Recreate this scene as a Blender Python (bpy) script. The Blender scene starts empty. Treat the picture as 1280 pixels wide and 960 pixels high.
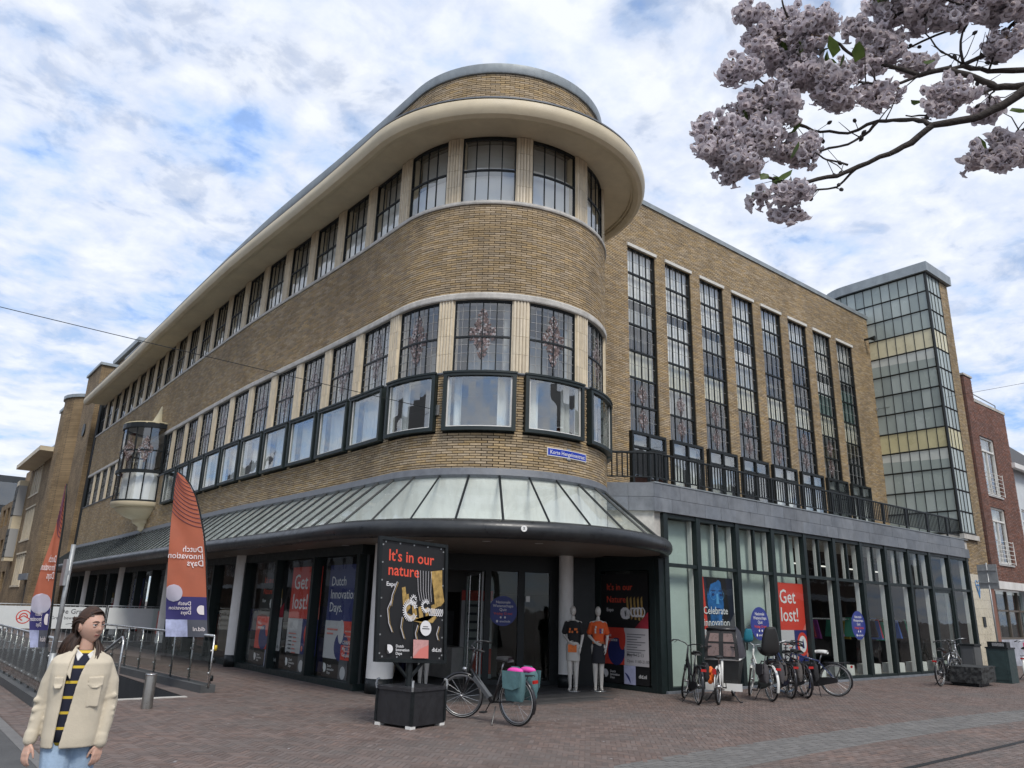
import bpy, bmesh, math, random
import numpy as np
from mathutils import Vector, Matrix
random.seed(7); np.random.seed(7)
R_ = math.radians
scene = bpy.context.scene

# ------------------------------------------------------------------ camera
CAM_H = 1.65
cam_d = bpy.data.cameras.new('camera'); cam = bpy.data.objects.new('camera', cam_d)
scene.collection.objects.link(cam); scene.camera = cam
cam_d.sensor_width = 36.0; cam_d.lens = 944.03 / 1280 * 36.0
cam_d.clip_start = 0.05; cam_d.clip_end = 3000
_yaw, _pit, _rol = R_(51.079), R_(16.642), R_(1.5495)
_f = Vector((math.cos(_yaw)*math.cos(_pit), math.sin(_yaw)*math.cos(_pit), math.sin(_pit)))
_r = Vector((math.sin(_yaw), -math.cos(_yaw), 0)); _u = _r.cross(_f)
_r2 = _r*math.cos(_rol) + _u*math.sin(_rol); _u2 = -_r*math.sin(_rol) + _u*math.cos(_rol)
cam.matrix_world = Matrix(((_r2.x, _u2.x, -_f.x, 0), (_r2.y, _u2.y, -_f.y, 0), (_r2.z, _u2.z, -_f.z, CAM_H), (0, 0, 0, 1)))

# ------------------------------------------------------------------ sky and sun
SUN_EL, SUN_AZ = 52.0, -108.0          # degrees; azimuth from +X counter-clockwise
scene.view_settings.view_transform = 'Standard'; scene.view_settings.look = 'None'
scene.view_settings.exposure = 0.82; scene.view_settings.gamma = 1.0
world = bpy.data.worlds.new('World'); scene.world = world; world.use_nodes = True
nt = world.node_tree; nt.nodes.clear()
def N(t, typ, **kw):
    n = t.nodes.new(typ)
    for k, v in kw.items():
        if k.startswith('i_'):
            key = k[2:]
            key = int(key) if key.isdigit() else key.replace('_', ' ')
            n.inputs[key].default_value = v
        else: setattr(n, k, v)
    return n
def ramp(t, stops, interp='LINEAR'):
    n = t.nodes.new('ShaderNodeValToRGB'); cr = n.color_ramp; cr.interpolation = interp
    while len(cr.elements) < len(stops): cr.elements.new(0.5)
    for e, (p, c) in zip(cr.elements, stops):
        e.position = p; e.color = (*c, 1) if len(c) == 3 else c
    return n
L = nt.links.new
out = N(nt, 'ShaderNodeOutputWorld'); bg = N(nt, 'ShaderNodeBackground', i_Strength=0.095)
sky = N(nt, 'ShaderNodeTexSky', sky_type='NISHITA', sun_disc=False, sun_elevation=R_(SUN_EL), sun_rotation=R_(90-SUN_AZ))
sky.air_density = 1.0; sky.dust_density = 0.3; sky.ozone_density = 3.0
tc = N(nt, 'ShaderNodeTexCoord'); sep = N(nt, 'ShaderNodeSeparateXYZ'); L(tc.outputs['Generated'], sep.inputs[0])
zc = N(nt, 'ShaderNodeMath', operation='MAXIMUM', i_1=0.0); L(sep.outputs['Z'], zc.inputs[0])
za = N(nt, 'ShaderNodeMath', operation='ADD', i_1=0.16); L(zc.outputs[0], za.inputs[0])
dx = N(nt, 'ShaderNodeMath', operation='DIVIDE'); L(sep.outputs['X'], dx.inputs[0]); L(za.outputs[0], dx.inputs[1])
dy = N(nt, 'ShaderNodeMath', operation='DIVIDE'); L(sep.outputs['Y'], dy.inputs[0]); L(za.outputs[0], dy.inputs[1])
cmb = N(nt, 'ShaderNodeCombineXYZ'); L(dx.outputs[0], cmb.inputs[0]); L(dy.outputs[0], cmb.inputs[1])
cmb.inputs[2].default_value = 3.7
n1 = N(nt, 'ShaderNodeTexNoise', i_Scale=8.5, i_Detail=8.0, i_Roughness=0.58, i_Distortion=0.25); L(cmb.outputs[0], n1.inputs['Vector'])
n2 = N(nt, 'ShaderNodeTexNoise', i_Scale=2.2, i_Detail=4.0, i_Roughness=0.55); L(cmb.outputs[0], n2.inputs['Vector'])
mx = N(nt, 'ShaderNodeMath', operation='MULTIPLY_ADD', i_1=0.62); L(n1.outputs[0], mx.inputs[0])
m2 = N(nt, 'ShaderNodeMath', operation='MULTIPLY', i_1=0.50); L(n2.outputs[0], m2.inputs[0]); L(m2.outputs[0], mx.inputs[2])
cov = ramp(nt, [(0.41, (.48, .48, .48)), (0.47, (.70, .70, .70)), (0.54, (.92, .92, .92)), (0.64, (1, 1, 1))], 'EASE'); L(mx.outputs[0], cov.inputs[0])
n3 = N(nt, 'ShaderNodeTexNoise', i_Scale=5.0, i_Detail=6.0, i_Roughness=0.55); L(cmb.outputs[0], n3.inputs['Vector'])
n4 = N(nt, 'ShaderNodeMath', operation='MULTIPLY_ADD', i_1=0.5); L(n3.outputs[0], n4.inputs[0]); n5 = N(nt, 'ShaderNodeMath', operation='MULTIPLY', i_1=0.55); L(mx.outputs[0], n5.inputs[0]); L(n5.outputs[0], n4.inputs[2])
cc = ramp(nt, [(0.43, (2.4, 3.7, 6.5)), (0.485, (3.75, 4.65, 6.3)), (0.55, (4.75, 5.2, 6.15)), (0.64, (5.7, 5.95, 6.4))]); L(n4.outputs[0], cc.inputs[0])
mixc = N(nt, 'ShaderNodeMix', data_type='RGBA'); L(cov.outputs[0], mixc.inputs[0]); L(sky.outputs[0], mixc.inputs[6]); L(cc.outputs[0], mixc.inputs[7])
L(mixc.outputs[2], bg.inputs[0]); L(bg.outputs[0], out.inputs[0])
sun_d = bpy.data.lights.new('sun', 'SUN'); sun = bpy.data.objects.new('sun', sun_d); scene.collection.objects.link(sun)
sun_d.energy = 1.5; sun_d.angle = R_(16); sun_d.color = (1.0, 0.95, 0.88)
_sd = Vector((math.cos(R_(SUN_AZ))*math.cos(R_(SUN_EL)), math.sin(R_(SUN_AZ))*math.cos(R_(SUN_EL)), math.sin(R_(SUN_EL))))
sun.rotation_euler = _sd.to_track_quat('Z', 'Y').to_euler(); sun.location = (0, -10, 40)

# ------------------------------------------------------------------ helpers
COL = scene.collection
class MB:
    """collects geometry for ONE mesh object"""
    def __init__(s): s.v = []; s.f = []; s.m = []
    def add(s, vs, fs, mi=0):
        o = len(s.v); s.v += [tuple(p) for p in vs]; s.f += [tuple(i+o for i in f) for f in fs]; s.m += [mi]*len(fs); return s
    def hexa(s, p, mi=0):   # 8 pts: bottom ring 0-3, top ring 4-7
        return s.add(p, [(3, 2, 1, 0), (4, 5, 6, 7), (0, 1, 5, 4), (1, 2, 6, 5), (2, 3, 7, 6), (3, 0, 4, 7)], mi)
    def box(s, c, d, M=None, mi=0):
        h = [x/2 for x in d]
        pts = [(-h[0], -h[1], -h[2]), (h[0], -h[1], -h[2]), (h[0], h[1], -h[2]), (-h[0], h[1], -h[2]),
               (-h[0], -h[1], h[2]), (h[0], -h[1], h[2]), (h[0], h[1], h[2]), (-h[0], h[1], h[2])]
        c = Vector(c)
        return s.hexa([(c + (M @ Vector(p) if M else Vector(p))) for p in pts], mi)
    def bb(s, x0, x1, y0, y1, z0, z1, mi=0):
        return s.box(((x0+x1)/2, (y0+y1)/2, (z0+z1)/2), (x1-x0, y1-y0, z1-z0), None, mi)
    def tube(s, pts, r, n=8, cap=True, closed=False, mi=0, sy=1.0):
        pts = [Vector(p) for p in pts]; k = len(pts)
        rs = [r]*k if not hasattr(r, '__len__') else list(r)
        ts = []
        for i in range(k):
            a = pts[i-1] if (i > 0 or closed) else pts[i]; b = pts[(i+1) % k] if (i < k-1 or closed) else pts[i]
            t = (b-a); ts.append(t.normalized() if t.length > 1e-9 else Vector((0, 0, 1)))
        ref = Vector((0, 0, 1)) if abs(ts[0].z) < .9 else Vector((1, 0, 0))
        u = (ref - ts[0]*ref.dot(ts[0])).normalized(); o = len(s.v)
        for i in range(k):
            u = (u - ts[i]*u.dot(ts[i])); u = u.normalized() if u.length > 1e-6 else ts[i].orthogonal().normalized()
            w = ts[i].cross(u)
            for j in range(n):
                a = 2*math.pi*j/n
                s.v.append(tuple(pts[i] + u*(rs[i]*math.cos(a)) + w*(rs[i]*sy*math.sin(a))))
        K = k if closed else k-1
        for i in range(K):
            for j in range(n):
                a = o+i*n+j; b = o+i*n+(j+1) % n; c = o+((i+1) % k)*n+(j+1) % n; d = o+((i+1) % k)*n+j
                s.f.append((a, b, c, d)); s.m.append(mi)
        if cap and not closed:
            s.f.append(tuple(o+j for j in range(n))[::-1]); s.m.append(mi)
            s.f.append(tuple(o+(k-1)*n+j for j in range(n))); s.m.append(mi)
        return s
    def lathe(s, prof, n=16, c=(0, 0, 0), M=None, mi=0, a0=0, a1=2*math.pi, cap=True):
        full = abs(a1-a0-2*math.pi) < 1e-6; o = len(s.v); c = Vector(c); K = n if full else n+1
        for r, z in prof:
            for j in range(K):
                a = a0+(a1-a0)*j/n; p = Vector((r*math.cos(a), r*math.sin(a), z)); s.v.append(tuple(c + (M @ p if M else p)))
        for i in range(len(prof)-1):
            for j in range(n if full else n):
                a = o+i*K+j; b = o+i*K+(j+1) % K; s.f.append((a, b, b+K, a+K)); s.m.append(mi)
        if cap and full:
            if prof[0][0] > 1e-5: s.f.append(tuple(o+j for j in range(K))[::-1]); s.m.append(mi)
            if prof[-1][0] > 1e-5: s.f.append(tuple(o+(len(prof)-1)*K+j for j in range(K))); s.m.append(mi)
        return s
    def ball(s, c, r, nu=12, nv=8, M=None, mi=0):
        r = (r, r, r) if not hasattr(r, '__len__') else r; c = Vector(c); o = len(s.v)
        for i in range(nv+1):
            p = math.pi*i/nv
            for j in range(nu):
                a = 2*math.pi*j/nu; q = Vector((r[0]*math.sin(p)*math.cos(a), r[1]*math.sin(p)*math.sin(a), r[2]*math.cos(p)))
                s.v.append(tuple(c + (M @ q if M else q)))
        for i in range(nv):
            for j in range(nu):
                a = o+i*nu+j; b = o+i*nu+(j+1) % nu; s.f.append((a, a+nu, b+nu, b)); s.m.append(mi)
        return s
    def poly(s, pts, th, nrm, mi=0):   # flat polygon with thickness th along nrm
        nrm = Vector(nrm); a = [Vector(p) for p in pts]; b = [p+nrm*th for p in a]; n = len(a)
        return s.add(a+b, [tuple(range(n))[::-1], tuple(range(n, 2*n))] + [(i, (i+1) % n, n+(i+1) % n, n+i) for i in range(n)], mi)
    def mesh(s, name, mats):
        me = bpy.data.meshes.new(name); me.from_pydata(s.v, [], s.f)
        for m in (mats if isinstance(mats, (list, tuple)) else [mats]): me.materials.append(m)
        if any(s.m): me.polygons.foreach_set('material_index', s.m)
        me.update(); return me
def link(me, name, parent=None, smooth=False, world=False):
    o = bpy.data.objects.new(name, me); COL.objects.link(o)
    if parent: o.parent = parent
    if parent and world and parent.parent is None: o.location = -parent.location
    if smooth and me: me.polygons.foreach_set('use_smooth', [True]*len(me.polygons))
    return o
def build(mb, name, mats, parent=None, smooth=False, world=False, angle=None):
    o = link(mb.mesh(name, mats), name, parent, smooth, world)
    if angle:
        try: o.data.set_sharp_from_angle(angle=R_(angle))
        except Exception: pass
    return o
def tag(o, label=None, cat=None, group=None, kind=None):
    for k, v in (('label', label), ('category', cat), ('group', group), ('kind', kind)):
        if v: o[k] = v
    return o
def thing(name, label, cat, loc=(0, 0, 0), rz=0, group=None):
    o = bpy.data.objects.new(name, None); COL.objects.link(o); o.location = loc; o.rotation_euler = (0, 0, rz)
    o.empty_display_size = .2
    return tag(o, label, cat, group)
def copy_tree(o, parent=None):
    c = o.copy(); COL.objects.link(c); c.parent = parent
    for ch in o.children: copy_tree(ch, c)
    return c

# ------------------------------------------------------------------ materials
MATS = {}
def mat(name, col, rough=.6, metal=0.0, var=0.0, scale=6.0, bump=0.0, bscale=60.0, spec=.5, rnd=0.0, sheen=0.0, coat=0.0, dirt=None, tcoord='Object', trans=0.0):
    if name in MATS: return MATS[name]
    m = bpy.data.materials.new(name); m.use_nodes = True; t = m.node_tree; b = t.nodes['Principled BSDF']; lk = t.links.new
    b.inputs['Roughness'].default_value = rough; b.inputs['Metallic'].default_value = metal
    b.inputs['Specular IOR Level'].default_value = spec
    if sheen: b.inputs['Sheen Weight'].default_value = sheen
    if coat: b.inputs['Coat Weight'].default_value = coat; b.inputs['Coat Roughness'].default_value = .15
    c4 = (*col, 1); b.inputs['Base Color'].default_value = c4
    src = None; tcn = N(t, 'ShaderNodeTexCoord')
    if var:
        n = N(t, 'ShaderNodeTexNoise', i_Scale=scale, i_Detail=7.0, i_Roughness=.65); lk(tcn.outputs[tcoord], n.inputs['Vector'])
        r = ramp(t, [(.28, tuple(max(0, c*(1-var)) for c in col)), (.52, col), (.76, tuple(min(1, c*(1+var*.8)) for c in col))]); lk(n.outputs[0], r.inputs[0]); src = r.outputs[0]
        rr = N(t, 'ShaderNodeMapRange', i_From_Min=.3, i_From_Max=.7, i_To_Min=max(.03, rough-.12), i_To_Max=min(1, rough+.12)); lk(n.outputs[0], rr.inputs['Value']); lk(rr.outputs[0], b.inputs['Roughness'])
    if rnd:
        g = N(t, 'ShaderNodeNewGeometry'); oi = N(t, 'ShaderNodeObjectInfo')
        ad = N(t, 'ShaderNodeMath', operation='ADD'); lk(g.outputs['Random Per Island'], ad.inputs[0]); lk(oi.outputs['Random'], ad.inputs[1])
        fr = N(t, 'ShaderNodeMath', operation='FRACT'); lk(ad.outputs[0], fr.inputs[0])
        v = N(t, 'ShaderNodeMapRange', i_To_Min=1-rnd, i_To_Max=1+rnd); lk(fr.outputs[0], v.inputs['Value'])
        h = N(t, 'ShaderNodeHueSaturation'); lk(v.outputs[0], h.inputs['Value'])
        m2 = N(t, 'ShaderNodeMath', operation='MULTIPLY', i_1=7.31); lk(fr.outputs[0], m2.inputs[0]); f2 = N(t, 'ShaderNodeMath', operation='FRACT'); lk(m2.outputs[0], f2.inputs[0])
        v2 = N(t, 'ShaderNodeMapRange', i_To_Min=1-rnd*.8, i_To_Max=1+rnd*.6); lk(f2.outputs[0], v2.inputs['Value']); lk(v2.outputs[0], h.inputs['Saturation'])
        if src: lk(src, h.inputs['Color'])
        else: h.inputs['Color'].default_value = c4
        src = h.outputs[0]
    if dirt:   # vertical streaks / stains with a shape of their own
        mp = N(t, 'ShaderNodeMapping'); lk(tcn.outputs['Object'], mp.inputs[0]); mp.inputs['Scale'].default_value = dirt[1]
        n = N(t, 'ShaderNodeTexNoise', i_Scale=1.0, i_Detail=8.0, i_Roughness=.7); lk(mp.outputs[0], n.inputs['Vector'])
        r = ramp(t, [(.45, (0, 0, 0)), (.72, (dirt[2],)*3)]); lk(n.outputs[0], r.inputs[0])
        mxx = N(t, 'ShaderNodeMix', data_type='RGBA'); lk(r.outputs[0], mxx.inputs[0])
        if src: lk(src, mxx.inputs[6])
        else: mxx.inputs[6].default_value = c4
        mxx.inputs[7].default_value = (*dirt[0], 1); src = mxx.outputs[2]
    if src: lk(src, b.inputs['Base Color'])
    if bump:
        n = N(t, 'ShaderNodeTexNoise', i_Scale=bscale, i_Detail=5.0, i_Roughness=.6); lk(tcn.outputs[tcoord], n.inputs['Vector'])
        bp = N(t, 'ShaderNodeBump', i_Strength=bump, i_Distance=.02); lk(n.outputs[0], bp.inputs['Height']); lk(bp.outputs[0], b.inputs['Normal'])
    if trans:
        tr = N(t, 'ShaderNodeBsdfTranslucent'); ms = N(t, 'ShaderNodeMixShader', i_Fac=trans); lk(b.outputs[0], ms.inputs[1]); lk(tr.outputs[0], ms.inputs[2])
        if src: lk(src, tr.inputs[0])
        else: tr.inputs[0].default_value = c4
        lk(ms.outputs[0], t.nodes['Material Output'].inputs[0])
    MATS[name] = m; return m
def glass(name, tint=(.96, .98, .97), ior=1.55, rough=.012, wave=.0):
    if name in MATS: return MATS[name]
    m = bpy.data.materials.new(name); m.use_nodes = True; t = m.node_tree; t.nodes.clear(); lk = t.links.new
    o = N(t, 'ShaderNodeOutputMaterial'); tr = N(t, 'ShaderNodeBsdfTransparent'); tr.inputs[0].default_value = (*tint, 1)
    gl = N(t, 'ShaderNodeBsdfGlossy', i_Roughness=rough); fr = N(t, 'ShaderNodeFresnel', i_IOR=ior); ge = N(t, 'ShaderNodeNewGeometry'); io = N(t, 'ShaderNodeMapRange', i_To_Min=ior, i_To_Max=1/ior); lk(ge.outputs['Backfacing'], io.inputs['Value']); lk(io.outputs[0], fr.inputs['IOR']); ms = N(t, 'ShaderNodeMixShader')
    lk(fr.outputs[0], ms.inputs[0]); lk(tr.outputs[0], ms.inputs[1]); lk(gl.outputs[0], ms.inputs[2]); lk(ms.outputs[0], o.inputs[0])
    if wave:
        tcn = N(t, 'ShaderNodeTexCoord'); n = N(t, 'ShaderNodeTexNoise', i_Scale=1.6, i_Detail=2.0); lk(tcn.outputs['Object'], n.inputs['Vector'])
        bp = N(t, 'ShaderNodeBump', i_Strength=wave, i_Distance=.05); lk(n.outputs[0], bp.inputs['Height']); lk(bp.outputs[0], gl.inputs['Normal']); lk(bp.outputs[0], fr.inputs['Normal'])
    MATS[name] = m; return m
def emit(name, col, s):
    m = bpy.data.materials.new(name); m.use_nodes = True; b = m.node_tree.nodes['Principled BSDF']
    b.inputs['Emission Color'].default_value = (*col, 1); b.inputs['Emission Strength'].default_value = s; b.inputs['Base Color'].default_value = (*col, 1); return m

M_brick = mat('yellow_brick', (.385, .288, .170), .85, rnd=.24, var=.2, scale=22, bump=.2, bscale=90, dirt=((.13, .098, .062), (.8, .8, .35), .55))
M_mortar = mat('mortar', (.032, .026, .019), .95, var=.3, scale=30, bump=.3)
M_tilepier = mat('pale_tile', (.66, .57, .42), .42, var=.1, scale=9, rnd=.1, dirt=((.28, .22, .15), (3, 3, .8), .4))
M_cream = mat('cream_paint', (.60, .515, .36), .55, var=.1, scale=1.4, dirt=((.36, .29, .19), (.7, .7, 2.0), .45), bump=.05, bscale=25)
M_conc = mat('pale_concrete', (.52, .50, .46), .8, var=.2, scale=8, bump=.15, dirt=((.2, .19, .17), (2, 2, 1), .6))
M_zinc = mat('zinc', (.30, .33, .34), .5, .35, var=.22, scale=3, dirt=((.16, .17, .18), (2, 2, .5), .6))
M_lead = mat('lead_flashing', (.15, .16, .175), .6, .25, var=.3, scale=5, bump=.2, bscale=20)
M_black = mat('black_frame', (.010, .013, .014), .45, var=.4, scale=14, bump=.05, spec=.35)
M_green = mat('dark_green_frame', (.008, .016, .016), .5, var=.35, scale=10)
M_gutter = mat('dark_gutter', (.017, .019, .021), .36, var=.4, scale=6, bump=.08, bscale=15, dirt=((.06, .06, .058), (.6, .6, .6), .6))
M_white = mat('white_paint', (.72, .71, .68), .6, var=.08, scale=3, dirt=((.42, .39, .34), (2, 2, .6), .5))
M_slate = mat('slate_stone', (.15, .165, .185), .6, var=.32, scale=4, rnd=.16, bump=.12, bscale=40, dirt=((.27, .285, .3), (1.5, 1.5, .6), .55))
M_curt = mat('white_curtain', (.86, .86, .84), .85, var=.04, scale=2.5)
M_curt2 = mat('grey_blind', (.50, .51, .50), .85, var=.12, scale=2.5)
M_creamcurt = mat('cream_blind', (.72, .69, .54), .8, var=.1, scale=3)
M_room = mat('interior_grey', (.26, .26, .25), .85, var=.2, scale=1.5)
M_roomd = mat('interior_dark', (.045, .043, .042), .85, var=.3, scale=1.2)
M_glass = glass('window_glass', ior=2.45, wave=.06)
M_shopglass = glass('shop_glass', (.90, .94, .92), 1.36, wave=.05)
M_canopyglass = glass('canopy_glass', (.93, .97, .95), 1.6, .03, wave=.03)
M_steel = mat('stainless_steel', (.52, .52, .51), .3, .9, var=.15, scale=20)
M_galv = mat('galvanised', (.36, .37, .37), .5, .6, var=.2, scale=14)
M_frost = mat('frosted_panel', (.42, .49, .455), .5, var=.1, scale=1.3)
# ------------------------------------------------------------------ ground and paving
HX0, HX1, HY0, HY1 = 2.62, 4.78, 15.1, 31.0          # sunken ramp opening
M_ground = mat('paving_far', (.128, .100, .088), .85, var=.25, scale=1.1, bump=.3, bscale=14, tcoord='Object')
M_sand = mat('joint_sand', (.095, .076, .067), .95, var=.3, scale=20)
M_paver = mat('clinker_paver', (.150, .109, .093), .8, rnd=.24, var=.18, scale=1.2, bump=.15, bscale=60, dirt=((.125, .116, .108), (.55, .55, .55), .8))
M_pgrey = mat('grey_paver', (.15, .143, .135), .8, rnd=.12, var=.22, scale=1.5, bump=.15, bscale=60)
M_asph = mat('asphalt', (.082, .082, .082), .9, var=.28, scale=2, bump=.4, bscale=120)
M_floor = mat('slate_floor', (.055, .056, .056), .6, rnd=.22, var=.3, scale=2.2, dirt=((.11, .10, .095), (1, 1, 1), .7))
def sheet(name, rects, z, m, kind='structure', parent=None):
    mb = MB()
    for x0, x1, y0, y1 in rects: mb.add([(x0, y0, z), (x1, y0, z), (x1, y1, z), (x0, y1, z)], [(0, 1, 2, 3)])
    return tag(build(mb, name, m, parent), kind=kind)
G = 900
ground = sheet('ground', [(-G, HX0, -G, G), (HX1, G, -G, G), (HX0, HX1, -G, HY0), (HX0, HX1, HY1, G)], -.0040, M_ground)
def prisms(boxes, name, m, parent, kind=None):
    """boxes: (cx, cy, lx, ly, ang, z0, z1) flat blocks with a small chamfer, as one mesh"""
    B = np.array(boxes, dtype=np.float64)
    n = len(B); ca, sa = np.cos(B[:, 4]), np.sin(B[:, 4]); V = np.zeros((n, 8, 3)); ch = .003
    for k, (sx, sy, top) in enumerate([(-1, -1, 0), (1, -1, 0), (1, 1, 0), (-1, 1, 0), (-1, -1, 1), (1, -1, 1), (1, 1, 1), (-1, 1, 1)]):
        u = sx*(B[:, 2]/2 - (ch if top else 0)); w = sy*(B[:, 3]/2 - (ch if top else 0))
        V[:, k, 0] = B[:, 0]+u*ca-w*sa; V[:, k, 1] = B[:, 1]+u*sa+w*ca; V[:, k, 2] = B[:, 6] if top else B[:, 5]
    return mesh_np(V, [(4, 5, 6, 7), (0, 1, 5, 4), (1, 2, 6, 5), (2, 3, 7, 6), (3, 0, 4, 7)], name, m, parent, kind)
def mesh_np(V, faces, name, m, parent, kind=None, world=False):
    n, k = V.shape[:2]; F = (np.array(faces)[None] + (np.arange(n)*k)[:, None, None]).reshape(-1, 4)
    me = bpy.data.meshes.new(name); me.vertices.add(n*k); me.vertices.foreach_set('co', V.reshape(-1).astype(np.float32))
    me.loops.add(F.size); me.loops.foreach_set('vertex_index', F.reshape(-1).astype(np.int32))
    me.polygons.add(len(F)); me.polygons.foreach_set('loop_start', (np.arange(len(F))*4).astype(np.int32))
    me.materials.append(m); me.polygons.foreach_set('use_smooth', np.zeros(len(F), dtype=bool)); me.update(calc_edges=True); me.validate()
    return tag(link(me, name, parent, False, world), kind=kind)
def band_y(x):    # centre line of the grey strip that runs along the street
    return 6.05 + .055*(x-7) - .0075*(x-7)**2 if x > 5 else 5.85
W = .0667; Lp = .2; herr = []; ang = R_(45)
ca, sa = math.cos(ang), math.sin(ang)
def keep(x, y):
    d = math.hypot(x, y)
    if d < 4.0 or d > 31 or x < 1.78: return False
    az = math.degrees(math.atan2(y, x))
    if az < 7 or az > 90: return False
    if HX0-.12 < x < HX1+.35 and y > HY0-.15: return False
    if y < band_y(x)+.42 and x > 3: return False
    if x > 7.85 and y > 14.0 or y > 23: return False
    if x > 13.6 and y > 11.3: return False
    if (x-10.7)**2+(y-13.97)**2 < 2.95**2: return False
    return True
rng = random.Random(3)
ka = int(32/W)
for b in range(-ka, ka):
    for a in range(-ka, ka):
        r = (a-b) % 6
        if r == 0: cx, cy, lx, ly = a+1.5, b+.5, Lp, W
        elif r == 5: cx, cy, lx, ly = a+.5, b+1.5, W, Lp
        else: continue
        u, v = cx*W, cy*W; x, y = u*ca-v*sa, u*sa+v*ca
        if keep(x, y): herr.append((x, y, lx-.0035, ly-.0035, ang+rng.uniform(-.01, .01), -.06, rng.uniform(-.0010, .0010)))
herr.sort(key=lambda q: q[0]**2+q[1]**2)
pavement = sheet('brick_pavement', [(1.6, 2.6, 4, 15)], -.0036, M_sand)
def as_objects(lst, name, m, parent):
    cache = {}
    for (x, y, lx, ly, a, z0, z1) in lst:
        k = (round(lx, 3), round(ly, 3))
        if k not in cache:
            mb = MB(); c = .003; h = .06
            mb.hexa([(-lx/2, -ly/2, -h), (lx/2, -ly/2, -h), (lx/2, ly/2, -h), (-lx/2, ly/2, -h), (-lx/2+c, -ly/2+c, 0), (lx/2-c, -ly/2+c, 0), (lx/2-c, ly/2-c, 0), (-lx/2+c, ly/2-c, 0)])
            cache[k] = mb.mesh(name, m)
        o = link(cache[k], name, parent); o.location = (x, y, z1); o.rotation_euler = (0, 0, a)
# the pavers that lie nearest inside the picture are single pieces
def in_view(x, y): return 1.75 < x and math.hypot(x, y) > 7.2 and 29 < math.degrees(math.atan2(y, x)) < 76
near = [h for h in herr if in_view(h[0], h[1])][:300]; ns = set(map(id, near))
as_objects(near, 'paver', M_paver, pavement)
prisms([h for h in herr if id(h) not in ns], 'herringbone_pavers', M_paver, pavement, 'stuff')
# grey strip, then the running-bond street beyond it
strip = sheet('grey_paving_strip', [(5.0, 6.0, 5.5, 5.8)], -.0030, M_sand); gs = []
for row in range(-4, 5):
    x = 2.2 + (.1 if row % 2 else 0)
    while x < 30:
        gs.append((x, band_y(x)+row*.1 + .0, .194, .096, .055-.015*(x-7) if x > 5 else 0, -.06, rng.uniform(-.002, .002))); x += .2
gs.sort(key=lambda q: q[0]**2+q[1]**2)
gv = [g for g in gs if math.hypot(g[0], g[1]) > 7.5 and math.degrees(math.atan2(g[1], g[0])) < 44][:260]; ns = set(map(id, gv))
as_objects(gv, 'paver', M_pgrey, strip); prisms([g for g in gs if id(g) not in ns], 'grey_pavers', M_pgrey, strip, 'stuff')
rb = []; y = -1.0; row = 0
while y < 6:
    x = 2.4 + (.1 if row % 2 else 0)
    while x < 24:
        if y < band_y(x)-.47 and 3.5 < math.hypot(x, y): rb.append((x, y, .194, .062, rng.uniform(-.006, .006), -.06, rng.uniform(-.002, .002)))
        x += .2
    y += .0667; row += 1
street = sheet('street', [(2.4, 4.0, -1, 2)], -.0033, M_sand)
prisms(rb, 'running_bond_pavers', M_paver, street, 'stuff')
md = MB(); md.bb(6.5, 15.0, 4.52, 4.60, -.05, .0035)
tag(build(md, 'drain_channel', mat('iron', (.03, .03, .03), .6, .5, var=.4, scale=20)), 'dark slotted drain channel let into the brick street', 'drain')
asph = sheet('side_road', [(-6.0, 1.66, -6, 70)], -.002, M_asph)
kb = MB(); kb.bb(1.66, 1.79, 4.0, 60, -.1, .004)
tag(build(kb, 'kerb', mat('kerb_stone', (.16, .155, .15), .85, var=.25, scale=6, bump=.2)), kind='structure')
# litter / pale specks on the pavement (gum, petals)
sp = MB()
for i in range(110):
    a = R_(rng.uniform(25, 74)); d = rng.uniform(6.5, 15); x, y = d*math.cos(a), d*math.sin(a)
    if not keep(x, y): continue
    r = rng.uniform(.008, .022); n = 6; o = rng.uniform(0, 6)
    sp.add([(x+r*math.cos(o+k)*rng.uniform(.6, 1.2), y+r*math.sin(o+k)*rng.uniform(.6, 1.2), .004) for k in range(n)], [tuple(range(n))])
tag(build(sp, 'petal_litter', mat('petal_litter', (.42, .40, .40), .8)), 'pale fallen petals scattered on the brick pavement', 'litter', kind='stuff')
# entrance floor of dark slabs
ent = MB(); n = 40; pts = [(10.7+2.93*math.cos(2*math.pi*k/n), 13.97+2.93*math.sin(2*math.pi*k/n), -.0027) for k in range(n)]
ent.add(pts, [tuple(range(n))]); entrance = tag(build(ent, 'entrance_floor', M_sand), kind='structure'); slabs = []
for i in range(-6, 7):
    for j in range(-6, 7):
        x, y = 10.7+i*.5, 13.97+j*.5
        if (x-10.7)**2+(y-13.97)**2 < 2.75**2 and y < 15.8: slabs.append((x, y, .494, .494, 0, -.05, rng.uniform(-.001, .001)))
as_objects(slabs, 'slab', M_floor, entrance)
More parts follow.
